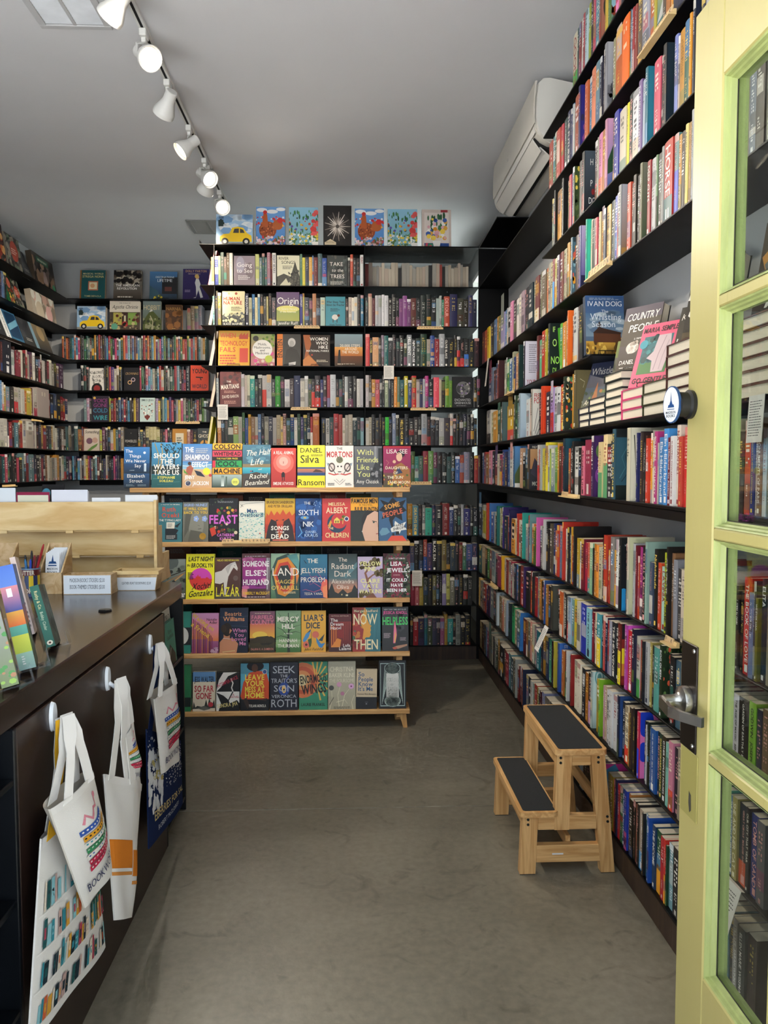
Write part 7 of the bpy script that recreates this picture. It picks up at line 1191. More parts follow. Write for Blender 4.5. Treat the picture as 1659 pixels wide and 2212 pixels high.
A = Art(1, 1); A.bg('4a5a38', '4a70b8').r(0, .4, 1, .6, 'd8682a', '6a4a80').p([(.1, .4), (.4, .5), (.3, .1), (.0, .2)], '5a8a30').p([(.4, .1), (.6, .5), (.9, .2)], '2a3a28').l([(.5, 0), (.6, .2), (.4, .3)], .06, 'b8b4a8')
counter_book(42, 1450, -10, 1226, .036, '4a70b8', A, B, 'thick sunset-striped book leaning on the counter', wd=(-.37, .93))
A = Art(1, 1); A.bg('d8c4bc').dots(24, 0, .1, 1, .9, .04, ['4a4440', '8a3a50'], 3, .8); B = Art(.012, .2); B.bg('d0bcb4').bars(.2, .1, .8, .9, 14, '5a5450', 3)
counter_book(64, 1372, 20, 1205, .014, 'd8c4bc', A, B, 'pale pink book leaning behind the sunset book', wd=(-.36, .93))
A = Art(1, 1); A.bg('5a7a58').dots(40, 0, 0, 1, 1, .12, ['4a6a3a', 'b8b048', '8a9a90', 'c07a50'], 4); B = Art(.03, .2); B.bg('6a7a50', '8a8a88').dots(30, 0, 0, 1, 1, .2, ['4a8a4a', '8ab050', 'a87a5a'], 5)
counter_book(4, 1488, -40, 1320, .034, '6a7a50', A, B, 'green patterned book at the lower left counter corner, leaning', wd=(-.42, .9))

# ------------------------------------------------------------------ hooks and tote bags
M_canvas = mat('cotton_canvas', 'cfcabd', .95, spec=.1, noise=(6, .06), bump=(700, .25))
M_tote = mat('printed_canvas', rough=.95, spec=.1, attr=True, bump=(700, .2))
M_hook = mat('white_hook_plastic', 'e8eef4', .3, noise=(9, .02))
HK = [(115, 1548), (233, 1466), (325, 1392)]
HP = []
for i, (hx, hy) in enumerate(HK):
    p = at(hx, hy, X=XC - .0); HP.append(p)
    hk = empty('adhesive_hook', (XC - .0035, p.y, p.z), 0, ['nearest', 'middle', 'farthest'][i] + ' white oval hook on the counter front', 'hook', 'white oval hooks on the counter')
    mb = MB(); n = 24; mb.add([(0, .017 * math.cos(2 * math.pi * k / n), .036 * math.sin(2 * math.pi * k / n)) for k in range(n)] + [(.008, .014 * math.cos(2 * math.pi * k / n), .033 * math.sin(2 * math.pi * k / n)) for k in range(n)], [[k, (k + 1) % n, n + (k + 1) % n, n + k] for k in range(n)] + [list(range(n, 2 * n))]); mb.build('base_plate', M_hook, hk, smooth=50)
    mb = MB(); mb.tube([(.007, 0, -.012), (.022, 0, -.024), (.034, 0, -.022), (.038, 0, -.008)], [.006, .006, .0055, .005], 8); mb.build('hook_arm', M_hook, hk, smooth=50)

def sheet(corners, bulge, nu=10, nv=12, seed=1, wr=.008):
    """cloth quad TL,TR,BR,BL -> f(u,v) with v up, bulging away from the counter, softly creased"""
    TL, TR, BR, BL = [Vector(c) for c in corners]; rd = random.Random(seed); ph = [rd.uniform(0, 6) for _ in range(6)]
    def f(u, v, d=0.0):
        p = (BL * (1 - u) + BR * u) * (1 - v) + (TL * (1 - u) + TR * u) * v
        b = bulge * (max(0.0, math.sin(math.pi * u)) ** .7) * (.35 + .65 * math.sin(math.pi * min(1, max(0, .15 + .8 * v))))
        b += wr * (math.sin(u * 7 + ph[0] + v * 2) * .6 + math.sin(u * 3 - v * 6 + ph[1]) * .5 + math.sin(v * 11 + u * 5 + ph[2]) * .3) * math.sin(math.pi * min(1, max(0, u)))
        return p + Vector((b + d, 0, 0))
    return f
def tote(name, corners, bulge, lab, colr, art=None, seed=1, thick=.03, mouth=True, nu=20, nv=26, wr=.008, gusset=None):
    f = sheet(corners, bulge, seed=seed, wr=wr); root = empty(name, (XC, corners[0][1], corners[0][2]), 0, lab, 'tote bag', 'tote bags hanging on the counter front'); L = root.location
    g = MB(); V = [f(i / nu, j / nv) for j in range(nv + 1) for i in range(nu + 1)]
    F = [(j * (nu + 1) + i, j * (nu + 1) + i + 1, (j + 1) * (nu + 1) + i + 1, (j + 1) * (nu + 1) + i) for j in range(nv) for i in range(nu)]
    g.add([v - L for v in V], F, colr)
    if art:
        art.put_cloth(g, lambda u, v, d: f(u, v, d) - L, nu, nv)
    g.build('front_panel', M_tote, root, smooth=60)
    b = MB(); W = []
    for j in range(nv + 1):
        for i in range(nu + 1):
            p = f(i / nu, j / nv); q = Vector((max(XC + .004, p.x - thick * max(0.0, math.sin(math.pi * i / nu)) ** .5 * (.3 + .7 * j / nv) - .004), p.y, p.z)); W.append(q - L)
    b.add(W, [x[::-1] for x in F], gusset or colr)
    e = [0] * 0
    for j in range(nv):
        for i in (0, nu):
            a, c_ = j * (nu + 1) + i, (j + 1) * (nu + 1) + i; b.add([V[a] - L, V[c_] - L, W[c_], W[a]], [(0, 1, 2, 3)], gusset or colr)
    for i in range(nu): b.add([V[i] - L, V[i + 1] - L, W[i + 1], W[i]], [(0, 1, 2, 3)], colr)
    b.build('back_panel', M_tote, root, smooth=60)
    h = MB(); sm = []
    for i in range(nu): h.add([f(i / nu, 1.0, .0015) - L, f((i + 1) / nu, 1.0, .0015) - L, f((i + 1) / nu, .945, .0015) - L, f(i / nu, .945, .0015) - L], [(0, 1, 2, 3)], mixc(colr, 'ffffff', .12) if lum(colr) > .2 else mixc(colr, '000000', .1))
    h.build('hem', M_tote, root, smooth=60)
    return root, f
def strap(root, a, top, b, col, wdt=.036, nm='handle', side=0.0):
    L = root.location; a, top, b = Vector(a), Vector(top), Vector(b); P = []; N = []
    for k in range(13):
        t = k / 12
        if t <= .5: s = t / .5; p = a.lerp(top, s ** .8) + Vector((.006 * math.sin(s * 3.1), 0, 0))
        else: s = (t - .5) / .5; p = top.lerp(b, s ** 1.25) + Vector((.006 * math.sin(s * 3.1), 0, 0))
        if 5 <= k <= 7: p.z -= abs(k - 6) * .002
        P.append(p - L); N.append(Vector((side * math.cos(math.pi * t), math.cos(math.pi * t * .98) if abs(t - .5) > .09 else .25, .3 if abs(t - .5) < .1 else 0)))
    N = [Vector((.55 if abs(k / 12 - .5) < .2 else .15, 1 if k < 6 else 1, 0)) for k in range(13)]
    mb = MB(); mb.band(P, N, wdt, .0022, col); mb.build(nm, M_tote, root, smooth=40)
def Q(x, y, X): return tuple(at(x, y, X=X))
def art_worm(a, s=1.0):
    a0 = len(a.e)
    a.l([(.40, .74), (.45, .80), (.52, .74), (.62, .79), (.70, .77), (.74, .84)], .03, 'd88a98').el(.75, .85, .03, 'd88a98')
    for i, (c1, c2) in enumerate((('3a5aa8', 'f0ece4'), ('e0a030', '222222'), ('e8e4da', '2a8a9a'), ('3a8a5a', 'e8e4da'), ('e8e4da', '3a5aa8'), ('c02a4a', 'f0ece4'), ('c02a4a', 'f0ece4'))):
        y = .68 - i * .055; a.p([(.34 + .01 * (i % 2), y - .02), (.76 + .02 * (i % 3), y + .005), (.76 + .02 * (i % 3), y + .048), (.34 + .01 * (i % 2), y + .024)], c1)
        for k in range(9): x = .37 + k * .043; a.el(x, y + .006 + (x - .34) * .055, .012, c2, .8, 6)
    a.t('BOOKWORM', .53, .225, .075, '2a2f5a', .52, 'r', rot=4)
    a.e = [([(.48 + (u - .56) * 1.35, .44 + (v - .47) * 1.08) for u, v in vs], fs, c) for vs, fs, c in a.e]
    return a
def art_shelves(a):
    rd = random.Random(4); cs = ['3a8a98', 'c8603a', '8ac0c8', '24343c', 'd8a040', 'e8dcc8', 'b04a5a', '2a5a5a', 'c8a8a0']
    for row in range(4):
        y0 = .06 + row * .185; x = .05; a.l([(0, y0 - .012), (1, y0 + .004)], .008, 'f4f2ec')
        while x < .95:
            wd = rd.uniform(.018, .05); h = rd.uniform(.09, .145); g = rd.random()
            if g < .16: x += .05; continue
            c = rd.choice(cs); a.p([(x, y0), (x + wd, y0), (x + wd + .01, y0 + h), (x + .01, y0 + h)], c)
            if wd > .03: a.p([(x + .012, y0 + h * .3), (x + wd - .006, y0 + h * .3), (x + wd - .004, y0 + h * .7), (x + .014, y0 + h * .7)], rd.choice(cs))
            x += wd + rd.choice((.004, .004, .012))
    a.p([(.72, .26), (.96, .26), (.97, .40), (.73, .40)], '26584c')
    for k in range(4): a.l([(.755 + k * .06, .262), (.765 + k * .06, .398)], .006, 'e8e4da')
    return a
CV = 'ebe8e2'
X1 = XC + .05
# nearest hook: long bag printed with shelves, a yellow-lined strap, and a small bag in front
t1, f1 = tote('tote_bag', (Q(90, 1812, X1 - .015), Q(196, 1712, X1 - .015), Q(228, 2046, X1 - .01), Q(62, 2262, X1 - .01)), .012, 'long cream tote bag printed with rows of books, nearest hook', CV, art_shelves(Art(.34, .40)), 3, .012, wr=.004)
hp = HP[0] + Vector((.032, 0, -.002))
strap(t1, f1(.12, .97, .004), hp + Vector((-.008, -.012, 0)), f1(.6, .97, .004), 'd8a428'); strap(t1, f1(.2, .97, -.012), hp + Vector((-.014, .002, 0)), f1(.7, .97, -.012), 'ebe8e2')
t2, f2 = tote('tote_bag', (Q(108, 1748, X1 + .035), Q(200, 1664, X1 + .035), Q(238, 1848, X1 + .03), Q(184, 1962, X1 + .03)), .03, 'small cream tote with stacked-books print and lettering, nearest hook', CV, art_worm(Art(.2, .24)), 5, .045, gusset='d8d3c8')
strap(t2, f2(.22, .97, .003), hp + Vector((.002, 0, .004)), f2(.75, .97, .003), 'efece6'); strap(t2, f2(.22, .97, -.03), hp + Vector((-.004, .006, .006)), f2(.75, .97, -.03), 'e2dfd8')
# middle hook
Xm = XC + .05
A3 = Art(.2, .6); A3.r(0, .36, .55, .56, 'd8802c').r(0, .31, .55, .335, 'd8904a').r(.55, .30, .9, .49, 'd8802c').r(.55, .24, .9, .265, 'd8904a').l([(.55, 0), (.56, 1)], .012, 'f0ece2')
t3, f3 = tote('tote_bag', (Q(226, 1672, Xm - .01), Q(306, 1694, Xm + .01), Q(281, 1980, Xm), Q(248, 1988, Xm)), .025, 'narrow folded cream tote with orange stripe, middle hook', CV, A3, 8, .03)
hm = HP[1] + Vector((.032, 0, -.002))
strap(t3, f3(.1, .98, .003), hm + Vector((0, -.002, 0)), f3(.5, .98, .003), 'e8e5de')
A4 = Art(.15, .25); art_worm(A4)
t4, f4 = tote('tote_bag', (Q(262, 1600, Xm + .004), Q(287, 1545, Xm + .004), Q(305, 1700, Xm + .012), Q(272, 1690, Xm + .012)), .012, 'small tote tucked inside the orange-striped bag, middle hook', CV, A4, 9, .012)
strap(t4, f4(.1, .98, .002), hm + Vector((.004, .004, .004)), f4(.7, .98, .002), 'ebe8e2')
# farthest hook
Xf = XC + .045
A5 = Art(.25, .3); A5.dots(260, .0, .62, 1, 1, .012, ['e8eaec'], 3, 1.0, 5).dots(120, 0, .45, 1, .66, .010, ['e8eaec'], 4, 1.0, 5).dots(60, .0, .3, .3, .8, .03, ['d8dce0', 'e8eaec'], 6, 2.4, 5).dots(30, .1, .55, .3, .8, .03, ['c8b878', 'e8e8e8'], 7)
A5.t('EBERRIES FOR SAL', .54, .26, .085, 'e0cc90', .86, 'b', rot=4).t('ROBERT McCLOSKEY', .50, .12, .05, 'd8dce0', .6, 'r', rot=4)
t5, f5 = tote('tote_bag', (Q(317, 1575, Xf - .01), Q(390, 1600, Xf - .01), Q(395, 1736, Xf - .008), Q(322, 1834, Xf - .008)), .010, 'navy tote with white speckles and cream lettering, farthest hook', '1c2a50', A5, 11, .012, wr=.003)
hf = HP[2] + Vector((.032, 0, -.002))
strap(t5, f5(.1, .98, -.004), hf + Vector((-.01, 0, 0)), f5(.5, .98, -.004), '1c2a50')
t6, f6 = tote('tote_bag', (Q(334, 1510, Xf + .025), Q(381, 1464, Xf + .025), Q(386, 1636, Xf + .02), Q(350, 1672, Xf + .02)), .022, 'small cream tote hanging over the navy bag, farthest hook', CV, art_worm(Art(.2, .25)), 13, .04, gusset='d8d3c8')
strap(t6, f6(.15, .98, .003), hf + Vector((.002, 0, .004)), f6(.72, .98, .003), 'ebe8e2'); strap(t6, f6(.1, .98, -.028), hf + Vector((-.003, .004, .006)), f6(.75, .98, -.028), 'e2dfd8')
# ------------------------------------------------------------------ step stool
YS = 2.656
def sx(x): return at(x, 1750, Y=YS).x
def sz(x, y): return at(x, y, Y=YS).z
stl = empty('step_stool', (.77, 2.9, 0), 0, 'light wooden two-step stool with dark treads by right shelves', 'step stool')
M_tread = mat('dark_grip_tread', '1e2224', .8, noise=(200, .15), bump=(300, .2))
M_bolt = mat('dark_bolt', '3a3f3e', .35, metal=.8, noise=(40, .1))
W = .505; HB = sz(1250, 1618); HL = sz(1160, 1752)
x_ll0, x_ll1 = sx(1124), sx(1158)               # near low leg at floor
def leg(y, xa, xb, xc, xd, z1, nm='leg'):
    """leg of the side frame: bottom from xa..xb, top xc..xd at z1"""
    lg = part(MB().prism([(xa, .003), (xb, .003), (xd, z1), (xc, z1)], y, y + .032, 'y'), nm, M_oak_v, stl)
    part(MB().box(xa + .001, xb - .001, y + .001, y + .031, 0, .0029), 'foot_pad', M_tread, stl).parent = lg
tz = HB - .019; lz = HL - .019
for y in (YS, YS + W - .032):
    leg(y, x_ll0, x_ll1, x_ll0 + .008, x_ll1 + .008, lz - .0005)
    leg(y, sx(1300), sx(1330), sx(1275), sx(1305), tz - .0005)
    part(MB().prism([(sx(1198), lz - .052), (sx(1230), lz - .052), (sx(1234), tz - .0005), (sx(1202), tz - .0005)], y + .0, y + .0315, 'y'), 'upright', M_oak_v, stl)
    part(MB().bbox(x_ll1 + .008, sx(1290), y + .002, y + .03, lz - .052, lz - .0005, .002), 'side_rail', M_oak, stl)
    part(MB().bbox(x_ll1 + .003, sx(1299), y + .002, y + .03, sz(1220, 1863), sz(1220, 1826), .002), 'side_rail', M_oak, stl)
    part(MB().bbox(sx(1234) + .001, sx(1276), y + .002, y + .03, tz - .042, tz - .0005, .002), 'side_rail', M_oak, stl)
    for bx_, bz in ((1210, 1), (1291, 1)):
        for dz in (.012, .030):
            m_ = MB(); m_.lathe([(0, .0022), (.0045, .002), (.005, 0)], 12, M=Matrix.Rotation(R(90), 4, 'X')); l = stl.location
            o = m_.build('bolt', M_bolt, stl, loc=(sx(bx_) - l.x, y - .0001 - l.y, tz - dz - l.z), smooth=40)
    for q, zz in ((x_ll0 + .028, lz - .012), (x_ll0 + .028, lz - .03), (sx(1312), lz - .006), (sx(1313), lz - .024)):
        m_ = MB(); m_.lathe([(0, .0022), (.0045, .002), (.005, 0)], 12, M=Matrix.Rotation(R(90), 4, 'X')); m_.build('bolt', M_bolt, stl, loc=(q - l.x, y - .0001 - l.y, zz - l.z), smooth=40)
# cross members and diagonal
part(MB().bbox(sx(1203), sx(1203) + .018, YS + .033, YS + W - .033, tz - .045, tz - .002, .002), 'cross_rail', M_oak_y, stl)
part(MB().bbox(x_ll0 + .012, x_ll0 + .030, YS + .033, YS + W - .033, lz - .045, lz - .002, .002), 'cross_rail', M_oak_y, stl)
part(MB().bbox(sx(1305), sx(1305) + .018, YS + .033, YS + W - .033, .20, .245, .002), 'cross_rail', M_oak_y, stl)
part(MB().bbox(sx(1228), sx(1228) + .018, YS + .033, YS + W - .033, .085, .125, .002), 'cross_rail', M_oak_y, stl)
def rounded(x0, x1, y0, y1, r, n=5):
    P = []
    for cx, cy, a0 in ((x1 - r, y0 + r, -90), (x1 - r, y1 - r, 0), (x0 + r, y1 - r, 90), (x0 + r, y0 + r, 180)):
        for k in range(n + 1): a = R(a0 + 90 * k / n); P.append((cx + r * math.cos(a), cy + r * math.sin(a)))
    return P
tx0, tx1 = sx(1197), sx(1309); lx0, lx1 = sx(1122), sx(1205)
part(MB().prism(rounded(tx0, tx1, YS - .012, YS + W + .012, .018), tz, HB, 'z'), 'top_step', M_oak_y, stl).name = 'top_step'
ts_ = [o for o in stl.children if o.name.startswith('top_step')][0]
part(MB().prism(rounded(lx0, lx1, YS - .012, YS + W + .012, .018), lz, HL, 'z'), 'lower_step', M_oak_y, stl).name = 'lower_step'
ls_ = [o for o in stl.children if o.name.startswith('lower_step')][0]
part(MB().prism(rounded(tx0 + .014, tx1 - .014, YS + .002, YS + W - .002, .01), HB + .0001, HB + .0016, 'z'), 'top_tread', M_tread, stl).parent = ts_
part(MB().prism(rounded(lx0 + .014, lx1 - .006, YS + .002, YS + W - .002, .01), HL + .0001, HL + .0016, 'z'), 'lower_tread', M_tread, stl).parent = ls_
part(MB().bbox(x_ll1 + .0, sx(1299), YS + .05, YS + W - .05, .012, .016, .001) if False else MB().box(x_ll1 + .06, x_ll1 + .10, YS + .001, YS + .0018, sz(1220, 1846), sz(1220, 1843)), 'maker_mark', M_white, stl)

# ------------------------------------------------------------------ the open door
M_door = bpy.data.materials.new('aged_lime_paint'); M_door.use_nodes = True
def _door():
    nt = M_door.node_tree; b = nt.nodes['Principled BSDF']; L = nt.links.new; tc = nt.nodes.new('ShaderNodeTexCoord')
    n1 = nt.nodes.new('ShaderNodeTexNoise'); n1.inputs['Scale'].default_value = 3; n1.inputs['Detail'].default_value = 5
    mp = nt.nodes.new('ShaderNodeMapping'); mp.inputs['Scale'].default_value = (30, 30, 3)
    n2 = nt.nodes.new('ShaderNodeTexNoise'); n2.inputs['Scale'].default_value = 2; n2.inputs['Detail'].default_value = 8
    L(tc.outputs['Object'], n1.inputs['Vector']); L(tc.outputs['Object'], mp.inputs[0]); L(mp.outputs[0], n2.inputs['Vector'])
    r1 = nt.nodes.new('ShaderNodeValToRGB'); r1.color_ramp.elements[0].color = H('b3a868'); r1.color_ramp.elements[1].color = H('bfb473'); L(n1.outputs['Fac'], r1.inputs[0])
    r2 = nt.nodes.new('ShaderNodeValToRGB'); r2.color_ramp.elements[0].position = .2; r2.color_ramp.elements[1].position = .34; r2.color_ramp.elements[0].color = H('a8a468'); r2.color_ramp.elements[1].color = (1, 1, 1, 1); L(n2.outputs['Fac'], r2.inputs[0])
    m = nt.nodes.new('ShaderNodeMix'); m.data_type = 'RGBA'; m.blend_type = 'MULTIPLY'; m.inputs[0].default_value = .5; L(r1.outputs[0], m.inputs[6]); L(r2.outputs[0], m.inputs[7]); L(m.outputs[2], b.inputs['Base Color'])
    b.inputs['Roughness'].default_value = .38
    bp = nt.nodes.new('ShaderNodeBump'); bp.inputs['Strength'].default_value = .12; bp.inputs['Distance'].default_value = .004; L(n2.outputs['Fac'], bp.inputs['Height']); L(bp.outputs[0], b.inputs['Normal'])
_door()
M_door2 = mat('mint_lime_paint', 'a6b06e', .45, noise=(14, .16, 7, (3, 3, .5)), bump=(40, .25))
M_grime = mat('grime_putty', '3c3a30', .9, noise=(30, .3))
XD, YDE, DZ = .72, 1.635, 2.385
dr = empty('entrance_door', (XD, YDE - .3, 0), 0, 'open lime-yellow glazed entrance door at right edge', 'door')
TH = .05
yh = .877                                        # hinge side
ys = 1.508                                       # stile inner edge
ym0, ym1 = 1.245, 1.270                          # middle muntin
rails = [(2.205, DZ), (.012, .40)]
part(MB().bbox(XD, XD + TH, ys, YDE, .012, DZ, .003), 'lock_stile', M_door, dr)
part(MB().bbox(XD, XD + TH, yh, yh + .13, .012, DZ, .003), 'hinge_stile', M_door, dr)
for z0, z1 in rails: part(MB().bbox(XD, XD + TH, yh + .1305, ys - .0005, z0, z1, .003), 'rail', M_door, dr)
zm = [1.775, 1.318, .862]
for z in zm: part(MB().bbox(XD + .001, XD + TH - .001, yh + .1305, ys - .0005, z - .0125, z + .0125, .004), 'muntin', M_door, dr)
edges = [.40] + zm[::-1] + [2.205]
def mould(parent, y0, y1, z0, z1):
    """stepped glazing bead round one light, sloping in from the face to the glass"""
    s = [(0, .003), (.003, .005), (.0045, .012), (.008, .014), (.010, .020), (.014, .0235)]     # (inset, depth)
    for side in range(4):
        mb = MB(); V = []; n = len(s)
        for i, d in s:
            a, b_, c, e = y0 + i, y1 - i, z0 + i, z1 - i
            V += [[(a, c), (a, e)], [(b_, e), (b_, c)], [(a, e), (b_, e)], [(b_, c), (a, c)]][side] and [(XD + d,) + q for q in [[(a, c), (a, e)], [(b_, e), (b_, c)], [(a, e), (b_, e)], [(b_, c), (a, c)]][side]]
        V += [(XD + .0235,) + q for q in [[(y0, z0), (y0, z1)], [(y1, z1), (y1, z0)], [(y0, z1), (y1, z1)], [(y1, z0), (y0, z0)]][side]]
        F = [(2 * k, 2 * k + 1, 2 * k + 3, 2 * k + 2) for k in range(n)]; mb.add(V, F)
        part(mb, 'glazing_bead', M_door2, dr)
k = 0
for i in range(4):
    z0 = edges[i] + (.0125 if i else 0) + .0; z1 = edges[i + 1] - (.0125 if i < 3 else 0)
    for y0, y1 in ((ym1, ys - .0005), (yh + .1305, ym0)):
        mould(dr, y0, y1, z0, z1)
        pn_ = part(MB().box(XD + .0240, XD + .0280, y0 + .004, y1 - .004, z0 + .004, z1 - .004), 'pane', M_glass, dr)
        g = MB()
        for a, b_, c, d in ((y0 + .0135, y1 - .0135, z0 + .0135, z0 + .0155), (y0 + .0135, y0 + .0150, z0 + .0155, z1 - .014), (y1 - .0150, y1 - .0135, z0 + .0155, z1 - .014)): g.box(XD + .0225, XD + .0238, a, b_, c, d)
        part(g, 'putty_line', M_grime, dr).parent = pn_
        iw = MB()
        for a, b_, c, d in ((y0, y1, z0, z0 + .008), (y0, y1, z1 - .008, z1), (y0, y0 + .008, z0 + .008, z1 - .008), (y1 - .008, y1, z0 + .008, z1 - .008)): iw.box(XD + .0285, XD + .048, a, b_, c, d)
        part(iw, 'inner_bead', M_door2, dr)
    part(MB().bbox(XD + .001, XD + TH - .001, ym0 + .0005, ym1 - .0005, z0, z1, .003), 'muntin', M_door, dr)
# escutcheon, lever, old lock plate
M_bronze = mat('dark_bronze_plate', '2c2520', .32, metal=.6, noise=(9, .12))
P = lambda x, y: at(x, y, X=XD)
ya, yb_ = P(1465, 1500).y, P(1508, 1500).y; zt_, zb_ = at(1490, 1388, X=XD).z, at(1487, 1622, X=XD).z
zt_ = (at(1466, 1378, X=XD).z + at(1511, 1396, X=XD).z) / 2; zb_ = (at(1462, 1590, X=XD).z + at(1505, 1637, X=XD).z) / 2
yE_ = YDE - .006
es_ = part(MB().bbox(XD - .004, XD - .0002, yb_, yE_, zb_, zt_, .0015), 'escutcheon', M_bronze, dr)
for zz in (zt_ - .012, zb_ + .014):
    m_ = MB(); m_.lathe([(0, .003), (.004, .0026), (.005, 0)], 12, M=Matrix.Rotation(R(-90), 4, 'Y')); part_l = dr.location
    m_.build('screw', M_steel, es_, loc=(XD - .0041 - part_l.x, yb_ + .014 - part_l.y, zz - part_l.z), smooth=40)
ly = at(1490, 1512, X=XD).y; lzv = at(1490, 1512, X=XD).z
m_ = MB(); m_.lathe([(0, 0), (.030, 0), (.031, .008), (.029, .016), (.018, .020), (.0135, .026), (.012, .036), (.013, .052), (.0, .052)], 36, M=Matrix.Rotation(R(-90), 4, 'Y'))
m_.build('lever_rose', M_steel, dr, loc=(XD - .0042 - part_l.x, ly - part_l.y, lzv - part_l.z), smooth=35)
# lever: out from the rose, then back towards the hinge side and down a little
hb = MB()
A0 = Vector((XD - .056, ly + .016, lzv - .006)); A1 = Vector((XD - .058, ly - .035, lzv - .012)); A2 = Vector((XD - .046, ly - .062, lzv - .014)); A3_ = Vector((XD - .020, ly - .105, lzv - .014))
prev = None
pts = [A0, A0.lerp(A1, .5), A1, A2, A3_]; V = []; F = []
for i, p in enumerate(pts):
    d = (pts[min(i + 1, 4)] - pts[max(i - 1, 0)]).normalized(); q = d.cross(Vector((0, 0, 1))).normalized()
    for a, b_ in ((-1, -1), (1, -1), (1, 1), (-1, 1)): V.append(p + q * .0045 * a + Vector((0, 0, (.0125 if i < 3 else .010) * b_)))
for i in range(4):
    for k in range(4): F.append([4 * i + k, 4 * i + (k + 1) % 4, 4 * i + 4 + (k + 1) % 4, 4 * i + 4 + k])
F += [[3, 2, 1, 0], [16, 17, 18, 19]]
hb.add(V, F); part(hb, 'lever', M_steel, dr)
y1_, y0_ = YDE - .012, at(1507, 1740, X=XD).y; z0_ = at(1505, 1780, X=XD).z
M_door3 = mat('olive_painted_plate', 'a39a58', .4, noise=(8, .06))
part(MB().bbox(XD - .0025, XD - .0002, y0_, y1_, z0_, zb_ - .001, .001), 'old_lock_plate', M_door3, dr)
c_ = at(1493, 1732, X=XD); part(MB().add([(XD - .003, c_.y + .006, c_.z + .022), (XD - .003, c_.y - .004, c_.z + .016), (XD - .003, c_.y - .006, c_.z - .016), (XD - .003, c_.y + .002, c_.z - .024), (XD - .003, c_.y + .007, c_.z - .004)], [(0, 1, 2, 3, 4)]), 'keyhole_scar', M_grime, dr)
# shop badge on a black round holder
kp = at(1494, 874, X=XD); bd = empty('door_badge', (XD, kp.y, kp.z), 0, 'oval white shop badge on a black round mount on door', 'badge')
m_ = MB(); m_.lathe([(0, 0), (.030, 0), (.031, .008), (.026, .012), (.0265, .030), (.020, .034), (0, .034)], 32, M=Matrix.Rotation(R(-90), 4, 'Y')); m_.build('mount', mat('black_rubber', '141414', .5, noise=(20, .1)), bd, loc=(-.0005, 0, 0), smooth=35)
mb = MB(); n = 32; ox, oy = .027, .039
Dn = Vector((-.97, -.24, 0)).normalized(); Ds = Dn.cross(Vector((0, 0, 1))).normalized() * -1
if Ds.y > 0: Ds = -Ds
Ds = Vector((0, 0, 1)).cross(Dn).normalized()
ce = Vector((-.041, .003, 0))
def bp_(u, v, d): return ce + Ds * u + Vector((0, 0, v)) + Dn * d
E1 = [bp_(ox * math.cos(2 * math.pi * k / n), oy * math.sin(2 * math.pi * k / n), .002) for k in range(n)]; E0 = [bp_(ox * math.cos(2 * math.pi * k / n), oy * math.sin(2 * math.pi * k / n), -.003) for k in range(n)]
mb.add(E1 + E0, [list(range(n)), list(range(2 * n - 1, n - 1, -1))] + [[k, n + k, n + (k + 1) % n, (k + 1) % n] for k in range(n)], '2a4a78')
A = Art(2 * ox, 2 * oy); A.el(.5, .5, .47, 'f0f2f4', oy / ox * (2 * oy) / (2 * ox) / (oy / ox) , 32).p([(.34, .50), (.30, .42), (.70, .42), (.66, .50)], '1f4478').p([(.40, .50), (.5, .66), (.6, .50)], '1f4478').p([(.47, .62), (.5, .86), (.53, .62)], '1f4478').r(.28, .365, .72, .385, '1f4478').t('MADISON', .5, .29, .07, '26303c', .6, 'b').t('BOOKS', .5, .195, .075, '26303c', .54, 'b').t('SEATTLE', .5, .115, .03, 'b0b4b8', .3, 'r')
A.put(mb, lambda u, v, d: bp_(u - ox, v - oy, .0021 + d)); mb.build('badge_plate', M_print, bd)

# ------------------------------------------------------------------ air conditioner on the right wall
M_ac = mat('off_white_plastic', 'cfcdc6', .4, noise=(5, .03)); M_ac2 = mat('warm_white_plastic', 'c4c0b6', .42, noise=(5, .03)); M_void = mat('black_void', '0a0a0a', .8, noise=(5, .1))
YA0, YA1 = 4.02, 5.20
ac = empty('air_conditioner', (XW, 4.6, 3.1), 0, 'white wall-mounted split air conditioner high on right wall', 'air conditioner')
prof = [(XW - .002, 3.405), (1.02, 3.435), (.985, 3.432), (.962, 3.41), (.952, 3.34), (.950, 3.25), (.956, 3.20), (.968, 3.165), (.99, 3.14), (1.03, 3.12), (XW - .002, 3.105)]
def acp(a, b): return [(XW + (x - XW) * b, 3.27 + (z - 3.27) * b) for x, z in prof]
part(MB().prism(prof, YA0 + .03, YA1 - .03, 'y'), 'body', M_ac2, ac, smooth=35)
for y0, y1 in ((YA0, YA0 + .0295), (YA1 - .0295, YA1)): part(MB().prism(acp(0, .985), y0, y1, 'y'), 'end_cap', M_ac, ac, smooth=35)
part(MB().prism([(.9495, 3.425), (.945, 3.34), (.943, 3.25), (.947, 3.215), (.951, 3.215), (.9495, 3.25), (.951, 3.34), (.958, 3.41), (.962, 3.428)], YA0 + .02, YA1 - .02, 'y'), 'front_panel', M_ac2, ac, smooth=50)
part(MB().prism([(.9535, 3.212), (.9485, 3.200), (.9555, 3.172), (.9605, 3.180)], YA0 + .05, YA1 - .05, 'y'), 'lower_trim', M_ac, ac)
part(MB().prism([(.962, 3.166), (.984, 3.128), (1.08, 3.090), (1.09, 3.10), (.99, 3.142)], YA0 + .08, YA1 - .08, 'y'), 'outlet', M_void, ac)
for (xa, za, xb, zb2) in ((.952, 3.160, .998, 3.098), (.992, 3.122, 1.05, 3.072)):
    part(MB().prism([(xa, za), (xb, zb2), (xb + .004, zb2 + .004), (xa + .004, za + .004)], YA0 + .09, YA1 - .09, 'y'), 'louvre', M_ac, ac)
